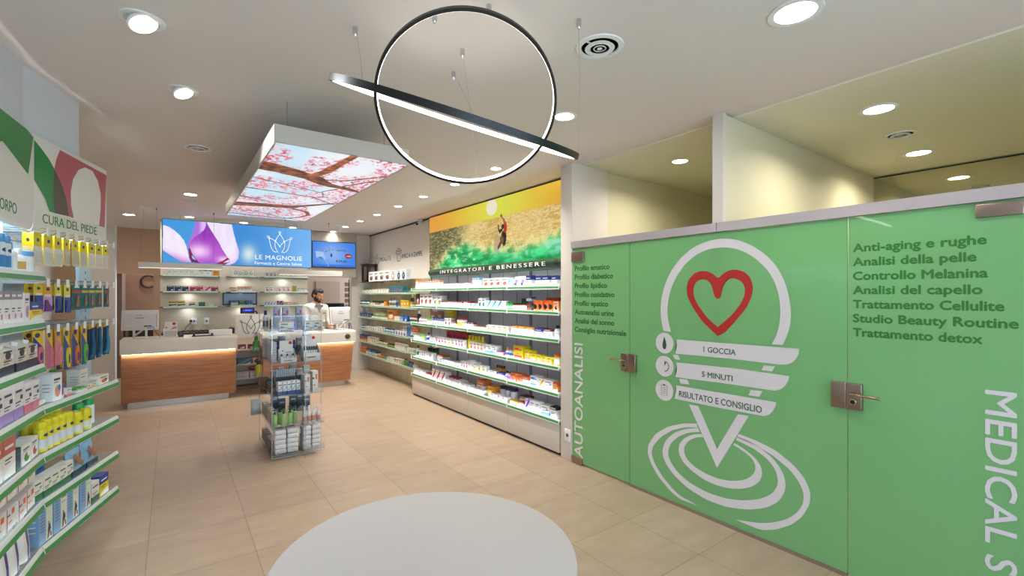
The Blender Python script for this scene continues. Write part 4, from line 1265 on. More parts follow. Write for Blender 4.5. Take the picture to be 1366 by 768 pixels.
vent('large louvred diffuser between the ring lamp and the big downlight', 1.813, 1.70, 0.10)
vent('louvred ceiling diffuser between cherry blossom panel and foot care shelving', 0.183, 4.985, 0.085)
vent('louvred ceiling diffuser near the counters', 0.19, 7.85, 0.085)
vent('louvred ceiling diffuser over the treatment room', 4.741, 1.179, 0.085, ZR)
vent('louvred ceiling diffuser in the room behind the analysis door', 4.55, 2.30, 0.085, ZR)
vent('small dark vent beside the cherry blossom panel', 1.85, 5.21, 0.06)

# dome-less bullet camera on the wall edge
o = thing('security_camera', 'small white security camera at the corner of the surfer picture', 'camera', (3.49, 7.53, H))
b = MB()
b.box(-0.05, 0.05, -0.03, 0.03, -0.025, 0, M_WHITE, 0.004)
b.obj('bracket', o)
b = MB()
b.tube([(0.0, 0.0, -0.02), (-0.01, -0.005, -0.05)], 0.012, M_WHITE)
b.tube([(0.02, 0.01, -0.05), (-0.06, -0.045, -0.085)], 0.026, M_WHITE, 14)
b.obj('housing', o)
b = MB()
b.tube([(-0.06, -0.045, -0.085), (-0.064, -0.048, -0.087)], 0.022, M_BLACK, 14)
b.obj('lens', o)

# ------------------------------------------------------------------ ring pendant lamps
def ring_lamp(label, C0, ax1, ax2, R, wires):
    """a square-section hoop: black shell, lit strip on its inner face"""
    ax1 = Vector(ax1).normalized()
    nrm = ax1.cross(Vector(ax2)).normalized()
    ax2 = nrm.cross(ax1).normalized()
    C0 = Vector(C0)
    o = thing('ring_pendant_lamp', label, 'pendant lamp', C0)
    n = 96
    hw, th = 0.0140, 0.014

    def hoop(prof, material, smooth_=True):
        q = MB()
        k = q.m(material)
        m = len(prof)
        for i in range(n):
            t = 2 * PI * i / n
            d = ax1 * math.cos(t) + ax2 * math.sin(t)
            for r, h in prof:
                q.v.append(tuple(d * r + nrm * h))
        for i in range(n):
            j = (i + 1) % n
            for a in range(m):
                c = (a + 1) % m
                q.f.append((i * m + a, j * m + a, j * m + c, i * m + c))
                q.mi.append(k)
                q.sm.append(True)
        return q
    hoop([(R, -hw), (R, hw), (R - th, hw), (R - th, -hw)], M_BLACK).obj('hoop', o)
    hoop([(R - th - 0.0003, -hw * 0.86), (R - th - 0.0003, hw * 0.86), (R - th - 0.0010, hw * 0.82), (R - th - 0.0010, -hw * 0.82)], mat((1.0, 0.96, 0.92), 0.5, 0, RING_STRENGTH)).obj('light_strip', o)
    for a, cx, cy in wires:
        p = C0 + (ax1 * math.cos(a) + ax2 * math.sin(a)) * R
        q = MB()
        top = Vector((cx, cy, H)) - C0
        q.tube([p - C0, (p - C0).lerp(top, 0.5) + Vector((0.008, 0, 0)), top], 0.0012, mat('9a9590', 0.4), 6)
        w = q.obj('suspension_wire', o)
        q = MB()
        q.lathe([(0.012, 0.0), (0.012, -0.03), (0.006, -0.045), (0, -0.045)], M_CHROME, c=tuple(top), n=12)
        q.obj('ceiling_cup', w)
    return o


top_, bot_ = Vector((1.041, 1.654, 2.82)), Vector((1.262, 2.236, 2.287))
lef_, rig_ = Vector((0.797, 2.204, 2.565)), Vector((1.512, 1.682, 2.644))
CA = (top_ + bot_) / 2
ring_lamp('steeply tilted black ring lamp with inner light strip', CA, rig_ - lef_, bot_ - top_, 0.435,
          [(PI * 0.5, 1.245, 2.15), (PI * 1.35, 0.98, 1.95), (PI * 1.6, 1.15, 1.75)])
lb, rb = Vector((0.648, 2.252, 2.651)), Vector((1.553, 1.59, 2.296))
CB = (lb + rb) / 2
vw = (CB - Vector((0, 0, 1.65))).normalized()
axb = (rb - lb).normalized()
axb2 = (vw - axb * vw.dot(axb)).normalized()
upb = axb.cross(axb2)
if upb.z < 0:
    upb = -upb
axb2 = (axb2 - upb * 0.032).normalized()
ring_lamp('nearly edge-on black ring lamp crossing the steep ring', CB, axb, axb2, 0.586,
          [(0.0, 1.553, 1.59), (PI * 0.9, 0.72, 2.28), (PI * 0.5, 1.33, 2.40)])

# ------------------------------------------------------------------ cherry blossom ceiling lightbox
M_PIC = mat_picture('backlit_print', 1.0, 0.15)


def paint_cherry(X, Y):
    # X across 0..0.87, Y along 0..3.25 (0 = street end)
    c = mixc(hexc('eef4fb'), hexc('bfe2f4'), smooth(0.45, 0.7, vnoise(X, Y, 0.5, 0.9, 3, 3)) * 0.8)
    c = mixc(c, np.broadcast_to(hexc('8fd0ec'), c.shape), smooth(2.55, 3.2, Y) * 0.75 * smooth(0.8, 0.1, X))
    w1 = vnoise(X, Y, 0.20, 0.40, 8, 3)
    w2 = vnoise(X, Y, 0.030, 0.050, 11, 2)
    c = mixc(c, np.broadcast_to(hexc('f4ccd8'), c.shape), smooth(0.46, 0.58, w2) * smooth(0.32, 0.50, w1) * 0.75)
    w3 = vnoise(X, Y, 0.026, 0.040, 21, 2)
    c = mixc(c, np.broadcast_to(hexc('e0668a'), c.shape), smooth(0.60, 0.67, w3) * smooth(0.34, 0.50, w1) * 0.9)
    w4 = vnoise(X, Y, 0.022, 0.030, 31, 2)
    c = mixc(c, np.broadcast_to(hexc('b02a4a'), c.shape), smooth(0.66, 0.72, w4) * smooth(0.36, 0.52, w1) * 0.95)
    bark = mixc(hexc('3e1e12'), hexc('b0663c'), smooth(0.25, 0.8, vnoise(X, Y, 0.04, 0.03, 41, 4)))

    def branch(pts, w0, w1_, tint=1.0):
        nonlocal c
        d = np.full(X.shape, 9.0)
        for i in range(len(pts) - 1):
            (ax, ay), (bx, by) = pts[i], pts[i + 1]
            L2 = (bx - ax) ** 2 + (by - ay) ** 2
            t = np.clip(((X - ax) * (bx - ax) + (Y - ay) * (by - ay)) / L2, 0, 1)
            q = np.hypot(X - ax - t * (bx - ax), Y - ay - t * (by - ay))
            s = (i + t) / (len(pts) - 1)
            d = np.minimum(d, q - (w0 + (w1_ - w0) * s) + (vnoise(X, Y, 0.06, 0.06, 5, 2) - 0.5) * 0.015)
        c = mixc(c, bark * tint, smooth(0.006, -0.006, d))
    branch([(0, 0.62), (0.2, 0.70), (0.40, 0.80), (0.55, 0.98), (0.75, 1.05), (0.87, 1.12)], 0.125, 0.025)
    branch([(0.38, 0.76), (0.44, 0.55), (0.46, 0.32), (0.49, -0.02)], 0.045, 0.025, 1.2)
    branch([(0.45, 0.85), (0.65, 0.75), (0.87, 0.42)], 0.02, 0.012)
    branch([(0.68, 1.0), (0.8, 0.72), (0.87, 0.6)], 0.016, 0.01)
    branch([(0, 1.05), (0.3, 1.2), (0.6, 1.35)], 0.008, 0.006, 0.7)
    branch([(0, 1.50), (0.3, 1.55), (0.6, 1.62), (0.87, 1.9)], 0.018, 0.007, 0.8)
    branch([(0, 1.95), (0.12, 2.0), (0.25, 2.08)], 0.03, 0.006, 1.0)
    branch([(0, 2.42), (0.18, 2.36), (0.35, 2.32), (0.5, 2.3)], 0.12, 0.085)
    branch([(0.5, 2.3), (0.65, 2.1), (0.87, 1.78)], 0.055, 0.02)
    branch([(0.5, 2.35), (0.72, 2.5), (0.8, 2.75), (0.74, 3.0), (0.6, 3.2)], 0.025, 0.02)
    branch([(0, 2.75), (0.3, 2.85), (0.55, 3.1), (0.8, 3.22)], 0.012, 0.012, 0.7)
    branch([(0, 3.1), (0.4, 3.15), (0.6, 3.2)], 0.015, 0.02, 0.8)
    branch([(0.7, 1.05), (0.6, 1.3), (0.66, 1.5)], 0.008, 0.005, 0.8)
    return c


o = thing('ceiling_lightbox', 'suspended ceiling lightbox with a cherry blossom print', 'lightbox', (0, 0, 0))
BX0, BX1, BY0, BY1 = 0.525, 1.40, 3.23, 6.50
M_BOXW = mat('c2bab0', 0.5)
b = MB()
b.prism([(BX0 - 0.012, BY0 - 0.012), (BX1 + 0.012, BY0 - 0.012), (BX1 + 0.012, BY1 + 0.012), (BX0 - 0.012, BY1 + 0.012)], 2.603, 2.715, M_BOXW)
b.obj('casing', o)
picture('printed_diffuser', BX1 - BX0, BY1 - BY0, 150, 420, paint_cherry, mat_picture('cherry_blossom_print', 0.93, 0.1), lambda a, c: (BX0 + a, BY0 + c, 2.6), o)
b = MB()
for q in (BX0 - 0.012, BX1):
    b.box(q, q + 0.012, BY0 - 0.012, BY1 + 0.012, 2.595, 2.605, M_BOXW)
b.obj('edge_profile', o)
for x, y in ((BX0 + 0.1, BY0 + 0.2), (BX1 - 0.1, BY0 + 0.2), (BX0 + 0.1, BY1 - 0.2), (BX1 - 0.1, BY1 - 0.2)):
    b = MB()
    b.tube([(x, y, 2.71), (x, y, H)], 0.004, M_CHROME, 6)
    b.obj('hanger_rod', o)

# ------------------------------------------------------------------ magnolia sign
SX0, SX1, SZ0, SZ1, SY = -0.13, 2.131, 2.15, 2.868, 9.40


def paint_magnolia(X, Z):
    x, z = X + SX0, Z + SZ0
    # undo the slight drop of the traced outlines across the width
    z = z - 0.015 + 0.017 * (x - SX0)
    c = mixc(hexc('3b86cf'), hexc('79b4ee'), smooth(0.9, 2.2, x))
    c = mixc(c, np.broadcast_to(hexc('3f9ad8'), c.shape), smooth(0.75, 0.2, x) * 0.8)
    c = mixc(c, np.broadcast_to(hexc('5f9ee6'), c.shape), vnoise(x, z, 0.5, 0.3, 4, 3) * 0.35)
    g = np.exp(-(((x - 1.09) / 0.12) ** 2 + ((z - 2.36) / 0.16) ** 2))
    c = mixc(c, np.broadcast_to(hexc('e9efe6'), c.shape), g * 0.85)
    g = np.exp(-(((x - 0.36) / 0.05) ** 2 + ((z - 2.62) / 0.16) ** 2))
    c = mixc(c, np.broadcast_to(hexc('d9e6b8'), c.shape), g * 0.6)
    n = vnoise(x, z, 0.08, 0.3, 9, 3)

    def fill(pl, col):
        nonlocal c
        m = inside(pl, x, z)
        c = np.where(m[..., None], col, c)
    fill(M_P2, mixc(hexc('dcb6ee'), hexc('a96fd6'), smooth(0.42, 0.34, x)))
    t = smooth(2.45, 2.18, z + (x + 0.13) * 0.35)
    fill(M_P1, mixc(mixc(hexc('f3eef8'), hexc('e6d6f2'), n), np.broadcast_to(hexc('b340b8'), c.shape), t ** 1.6))
    t = smooth(0.86, 1.0, x) * 0.7 + smooth(2.3, 2.16, z) * 0.4
    fill(M_P4, mixc(mixc(hexc('f4effa'), hexc('e2d3f0'), n), np.broadcast_to(hexc('c48ae2'), c.shape), np.clip(t, 0, 1)))
    t = np.exp(-(((x - 0.36) / 0.17) ** 2 + ((z - 2.36) / 0.12) ** 2))
    col = mixc(mixc(hexc('8427a8'), hexc('bb5fd2'), n * 0.6 + 0.4 * smooth(2.75, 2.3, z)), np.broadcast_to(hexc('f6d9f4'), c.shape), np.clip(t * 0.9, 0, 1))
    t2 = np.exp(-(((x - 0.74) / 0.12) ** 2 + ((z - 2.24) / 0.06) ** 2))
    fill(M_P3, mixc(col, np.broadcast_to(hexc('f1cdf0'), c.shape), np.clip(t2, 0, 1)))
    fill(M_LOW, mixc(hexc('f6eefb'), hexc('d9b4ea'), smooth(1.1, 0.8, x)))
    fill(M_D1, np.broadcast_to(hexc('7c1c52'), c.shape))
    fill(M_D1B, np.broadcast_to(hexc('9ccdf2'), c.shape))
    fill(M_D2, np.broadcast_to(hexc('8e2048'), c.shape))
    fill(M_D2B, np.broadcast_to(hexc('c7dcf6'), c.shape))
    return c


o = thing('magnolia_sign', 'wide backlit magnolia flower sign above the counter shelves', 'sign', (0, 0, 0))
b = MB()
b.box(SX0 - 0.008, SX1 + 0.008, SY + 0.002, SY + 0.075, SZ0 - 0.008, SZ1 + 0.008, mat('26302f', 0.4))
b.obj('casing', o)
picture('backlit_print', SX1 - SX0, SZ1 - SZ0, 380, 120, paint_magnolia, M_PIC, lambda a, c: (SX0 + a, SY, SZ0 + c), o)
for x in (0.1, 1.0, 1.95):
    b = MB()
    b.tube([(x, SY + 0.04, SZ1), (x, SY + 0.04, H)], 0.003, M_CHROME, 6)
    b.obj('hanger_rod', o)
M_LOGOW = mat('ffffff', 0.5, 0, 0.55)
PS = PY(SY - 0.001)


def crown(mb, cx, cz, s, place, material, w, cols=None):
    """three-petal line flower with ringed tips; s = half width"""
    def bez(p0, p1, p2, p3, n=12):
        return [tuple((1 - t) ** 3 * np.array(p0) + 3 * t * (1 - t) ** 2 * np.array(p1) + 3 * t * t * (1 - t) * np.array(p2) + t ** 3 * np.array(p3)) for t in np.linspace(0, 1, n)]
    T = lambda pts: [(cx + a * s, cz + c * s) for a, c in pts]
    for sg in (1, -1):
        stroke(T([(sg * a, c) for a, c in bez((0.0, 1.05), (-0.15, 0.7), (-0.78, 0.1), (-0.14, -0.74))]), w, place, mb, material)
        stroke(T([(sg * a, c) for a, c in bez((-0.92, 0.58), (-0.78, -0.1), (-0.72, -0.78), (-0.26, -0.70))]), w, place, mb, material)
        stroke(T([(sg * a, c) for a, c in bez((-0.92, 0.58), (-0.6, 0.5), (-0.2, 0.28), (0.0, -0.22))]), w, place, mb, material)
    for a, c in ((0, 1.16), (-0.98, 0.68), (0.98, 0.68)):
        stroke([(p[0], p[1]) for p in disc(cx + a * s, cz + c * s, 0.09 * s, 0.09 * s, 14)], w * 0.9, place, mb, cols or material, True)


b = MB()
crown(b, 1.592, 2.553, 0.195, PS, M_LOGOW, 0.010)
b.obj('flower_emblem', o)
text_mb('LE MAGNOLIE', (1.194, 1.972, 2.272, 2.354), PS, M_LOGOW, 0.0, 1.05).obj('lettering', o)
text_mb('Farmacia e Centro Salute', (1.187, 1.969, 2.182, 2.236), PS, M_LOGOW, 0.0).obj('lettering', o)

# ------------------------------------------------------------------ television
TX0, TX1, TZ0, TZ1, TY = 2.305, 3.165, 2.215, 2.727, 10.03


def paint_tv(X, Z):
    x, z = X / (TX1 - TX0), Z / (TZ1 - TZ0)
    c = mixc(hexc('4a86e6'), hexc('8fb6f2'), smooth(0.55, 0.0, np.hypot(x - 0.45, (z - 0.5) * 0.7)))
    c = mixc(c, np.broadcast_to(hexc('2f6ee0'), c.shape), smooth(0.12, 0.06, z) * 0.8)

    def f(pl, h, a=1.0):
        nonlocal c
        m = inside(pl, x, z)[..., None]
        c = np.where(m, c * (1 - a) + hexc(h) * a, c)
    f([(0.06, 0.62), (0.24, 0.58), (0.36, 0.55), (0.36, 0.34), (0.30, 0.27), (0.22, 0.30), (0.08, 0.36)], 'aecbf6', 0.9)
    f([(0.24, 0.58), (0.36, 0.55), (0.36, 0.34), (0.30, 0.27), (0.27, 0.4)], '86aef0', 0.9)
    f([(0.11, 0.35), (0.16, 0.40), (0.22, 0.37), (0.26, 0.28), (0.2, 0.31)], '4d7cc0')
    f(disc(0.425, 0.47, 0.022, 0.08), '2f3f9a')
    for q, h in (((0.215, 0.66), 'b05a7a'), ((0.375, 0.66), 'a0506a'), ((0.46, 0.70), '3d5a9a'), ((0.29, 0.60), '6a8aba'), ((0.32, 0.63), '5a7ac0')):
        f(disc(q[0], q[1], 0.02, 0.02), h)
    f([(0.36, 0.95), (0.43, 0.78), (0.60, 0.35), (0.62, 0.3), (0.44, 0.78)], 'c4dafa', 0.6)
    f([(0.35, 0.02), (0.30, 0.25), (0.36, 0.1), (0.375, 0.02)], 'c4dafa', 0.5)
    f(disc(0.83, 0.46, 0.085, 0.10), 'a5222a')
    f([(0.9, 0.42), (0.97, 0.40), (0.94, 0.34)], '4a7ac8')
    return c


o = thing('wall_television', 'wall television showing a blue advert beside the magnolia sign', 'television', (0, 0, 0))
b = MB()
b.box(TX0 - 0.012, TX1 + 0.012, TY, TY + 0.035, TZ0 - 0.014, TZ1 + 0.012, mat('16181c', 0.3), 0.004)
b.obj('bezel', o)
picture('screen', TX1 - TX0, TZ1 - TZ0, 170, 100, paint_tv, mat_picture('tv_picture', 0.95, 0.05), lambda a, c: (TX0 + a, TY - 0.001, TZ0 + c), o)
PT = PY(TY - 0.002)
tw, th_ = TX1 - TX0, TZ1 - TZ0
for s, f_, h in (('AEROSOL', (0.54, 0.80, 0.65, 0.71), '3a5a9a'), ('\u20ac39,00', (0.53, 0.79, 0.19, 0.285), '123a6a')):
    text_mb(s, (TX0 + f_[0] * tw, TX0 + f_[1] * tw, TZ0 + f_[2] * th_, TZ0 + f_[3] * th_), PT, mat(h, 0.4), 0.015).obj('lettering', o)
text_mb('-10%', (TX0 + 0.765 * tw, TX0 + 0.895 * tw, TZ0 + 0.425 * th_, TZ0 + 0.495 * th_), PT, mat('f0e0e4', 0.4, 0, 0.4), 0.01).obj('lettering', o)

# ------------------------------------------------------------------ surfer mural
MY0, MY1, MZ0, MZ1, MX = 3.53, 7.147, 1.93, 2.925, 3.50


def paint_mural(X, Z):
    y = MY1 - X          # X runs to the reader's right = towards -Y
    z = Z + MZ0
    d = np.hypot((y - 5.2) / 1.9, (z - 2.85) / 0.6)
    sky = mixc(hexc('e6d94a'), hexc('e9a63e'), smooth(0.1, 1.0, d))
    sky = mixc(sky, np.broadcast_to(hexc('d9ea55'), sky.shape), smooth(0.55, 0.0, np.abs(y - 5.1) / 1.5) * 0.55)
    sky = mixc(sky, np.broadcast_to(hexc('f3cd45'), sky.shape), smooth(4.6, 3.7, y) * smooth(2.75, 2.93, z) * 0.9)
    fine = vnoise(y, z, 0.06, 0.014, 2, 3)
    grain = vnoise(y, z, 0.012, 0.012, 77, 2)
    sea = mixc(hexc('c49c4a'), hexc('efdb9c'), smooth(0.3, 0.75, fine * 0.6 + grain * 0.4))
    far = smooth(5.75, 6.3, y + (vnoise(y, z, 0.2, 0.1, 6, 3) - 0.5) * 0.6)
    sea = mixc(sea, mixc(hexc('5c5a2c'), hexc('a8a070'), smooth(0.4, 0.75, fine)), far)
    spray = np.exp(-((y - 5.75) / 0.35) ** 2) * smooth(2.35, 2.6, z) + np.exp(-((y - 4.55) / 0.5) ** 2) * smooth(2.2, 2.45, z) * 0.8
    sea = mixc(sea, np.broadcast_to(hexc('f0d795'), sea.shape), np.clip(spray * (0.35 + 0.8 * grain), 0, 0.9))
    c = np.where((z > 2.672 + (fine - 0.5) * 0.01)[..., None], sky, sea)
    w = vnoise(y, z, 0.45, 0.22, 13, 5)
    crest = 2.27 + 0.13 * np.exp(-((y - 6.10) / 0.40) ** 2) + (w - 0.5) * 0.14 + 0.07 * np.exp(-((y - 3.7) / 0.3) ** 2) - 0.03 * np.exp(-((y - 4.7) / 0.3) ** 2)
    crest = crest - 0.26 * smooth(6.4, 7.1, y)
    wave = mixc(hexc('0f8a48'), hexc('46d884'), smooth(0.35, 0.68, vnoise(y, z, 0.30, 0.09, 19, 5)))
    wave = mixc(wave, np.broadcast_to(hexc('8fdcc0'), wave.shape), smooth(0.45, 0.70, vnoise(y, z, 0.14, 0.09, 23, 4)) * smooth(5.4, 4.5, y) * smooth(2.0, 2.2, z) * 0.9)
    wave = mixc(wave, np.broadcast_to(hexc('d0ecb4'), wave.shape), smooth(0.55, 0.72, vnoise(y * 0.7 + z * 1.4, z - y * 0.25, 0.10, 0.04, 29, 4)) * smooth(5.0, 5.8, y) * 0.75)
    m = smooth(0.09, -0.09, z - crest + (grain - 0.5) * 0.10)
    c = mixc(c, wave, m)
    foam = np.exp(-((z - crest - 0.02) / 0.08) ** 2) * smooth(0.35, 0.65, vnoise(y, z, 0.09, 0.06, 37, 4))
    c = mixc(c, np.broadcast_to(hexc('ecdf9c'), c.shape), foam * 0.75)
    sun = np.hypot((y - 5.26) / 0.135, (z - 2.825) / 0.108)
    c = mixc(c, np.broadcast_to(hexc('f1ecd4'), c.shape), smooth(1.03, 0.97, sun))

    def f(pl, h):
        nonlocal c
        c = np.where(inside(pl, y, z)[..., None], hexc(h), c)
    # board, legs, trunk, arms, head of the little rider in the print
    f([(5.17, 2.46), (5.20, 2.36), (5.20, 2.26), (5.15, 2.17), (5.10, 2.20), (5.06, 2.30), (5.07, 2.40), (5.12, 2.46)], 'b9a878')
    f([(5.16, 2.30), (5.15, 2.19), (5.11, 2.18), (5.10, 2.28)], '8fb6b4')
    f([(5.06, 2.40), (5.00, 2.42), (4.98, 2.36), (5.07, 2.26), (5.11, 2.24), (5.12, 2.28), (5.06, 2.34)], '7a2a1c')
    f([(5.02, 2.46), (4.93, 2.50), (4.91, 2.40), (4.93, 2.30), (4.98, 2.27), (5.02, 2.33), (5.03, 2.40)], '2a2018')
    f([(5.05, 2.38), (5.03, 2.31), (4.99, 2.30), (4.97, 2.37), (5.01, 2.42)], '6b5a30')
    f([(4.97, 2.56), (4.925, 2.60), (4.90, 2.52), (4.92, 2.44), (4.97, 2.46)], 'c2301e')
    f([(5.01, 2.48), (5.07, 2.45), (5.10, 2.50), (5.115, 2.57), (5.09, 2.57), (5.075, 2.50), (4.98, 2.52)], '2a1c18')
    f([(4.93, 2.57), (4.95, 2.62), (5.00, 2.66), (5.03, 2.70), (5.045, 2.67), (4.99, 2.62), (4.97, 2.55)], 'a4662c')
    f(disc(5.03, 2.685, 0.022, 0.018), '8a5428')
    f(disc(4.995, 2.535, 0.032, 0.034), '3a2a1c')
    return c


o = thing('surfer_picture', 'long backlit surfing picture on the wall above the lit shelving', 'picture', (0, 0, 0))
b = MB()
b.box(MX + 0.002, MX + 0.055, MY0, MY1, MZ0, MZ1, mat('2a2a28', 0.5))
b.obj('frame_box', o)
picture('backlit_print', MY1 - MY0, MZ1 - MZ0, 460, 140, paint_mural, mat_picture('surfer_print', 0.80, 0.25), lambda a, c: (MX, MY1 - a, MZ0 + c), o)

# dark curved header band with the department name
o = thing('department_sign', 'dark green curved header sign reading INTEGRATORI E BENESSERE', 'sign', (0, 0, 0))
ys = [6.871, 6.045, 5.17, 4.30, 3.53]
arc = [(3.338 + 0.05 * (1 - math.cos(t)) * 1.3, 1.935 + 0.055 + 0.055 * math.sin(t)) for t in np.linspace(-PI / 2, PI / 2, 9)]


def mat_band():
    m, nt, q = node_mat('dark_green_water_print')
    tc = nt.nodes.new('ShaderNodeTexCoord')
    n = nt.nodes.new('ShaderNodeTexNoise')
    n.inputs['Scale'].default_value = 9
    n.inputs['Detail'].default_value = 6
    n.inputs['Distortion'].default_value = 1.0
    r = nt.nodes.new('ShaderNodeValToRGB')
    r.color_ramp.elements[0].position = 0.35
    r.color_ramp.elements[1].position = 0.75
    r.color_ramp.elements[0].color = (*lin('0e2015'), 1)
    r.color_ramp.elements[1].color = (*lin('33553c'), 1)
    nt.links.new(tc.outputs['Object'], n.inputs['Vector'])
    nt.links.new(n.outputs[0], r.inputs[0])
    nt.links.new(r.outputs[0], q.inputs['Base Color'])
    q.inputs['Roughness'].default_value = 0.35
    return m


M_BAND = mat_band()
for k in range(4):
    b = MB()
    y0, y1 = ys[k] - 0.004, ys[k + 1] + 0.004
    for i in range(len(arc) - 1):
        (xa, za), (xb, zb) = arc[i], arc[i + 1]
        b.face([(xa, y0, za), (xa, y1, za), (xb, y1, zb), (xb, y0, zb)], M_BAND, True)
    b.prism([(arc[0][0] + 0.002, arc[0][1]), *[(p[0] + 0.004, p[1]) for p in arc], (3.50, arc[-1][1]), (3.50, arc[0][1])], y1, y0, M_BAND, 'y')
    b.obj('sign_panel', o)
text_mb('INTEGRATORI E BENESSERE', (-6.44, -3.94, 1.966, 2.012), lambda a, c, d: (3.336 - d, -a, c), mat('eef2ea', 0.5), 0.004, 1.35).obj('lettering', o)

# blue-grey letters on the white wall above the glass shelves
o = thing('wall_lettering', 'dark blue wall lettering reading SALUTE with a leaf emblem', 'sign', (0, 0, 0))
M_NAVY = mat('33475e', 0.5)
PW = PX(3.559)
text_mb('INSALUTE', (-9.60, -9.02, 2.335, 2.42), PW, M_NAVY, 0.01).obj('lettering', o)
b = MB()
stroke([(-9.93, 2.46), (-9.90, 2.33), (-9.80, 2.26), (-9.68, 2.34), (-9.66, 2.44)], 0.018, PW, b, M_NAVY)
stroke([(p[0], p[1]) for p in disc(-9.80, 2.45, 0.05, 0.045, 14)], 0.014, PW, b, M_NAVY, True)
b.obj('emblem', o)
o = thing('wall_lettering', 'dark blue wall lettering reading AMICI A 4 ZAMPE with a paw emblem', 'sign', (0, 0, 0))
text_mb('AMICI A 4 ZAMPE', (-8.48, -7.56, 2.330, 2.415), PW, M_NAVY, 0.01).obj('lettering', o)
b = MB()
stroke([(p[0], p[1]) for p in disc(-8.61, 2.36, 0.085, 0.075, 18)], 0.018, PW, b, M_NAVY, True)
for a, c in ((-8.72, 2.47), (-8.65, 2.505), (-8.57, 2.505), (-8.50, 2.47)):
    stroke([(p[0], p[1]) for p in disc(a, c, 0.028, 0.034, 12)], 0.014, PW, b, M_NAVY, True)
b.obj('emblem', o)


# ------------------------------------------------------------------ goods
def pcol(h):
    return tuple(0.86 * c for c in lin(h))


def pm(h, rough=0.45):
    return mat(tuple(round(c, 4) for c in pcol(h)), rough)


_GOODS = {}


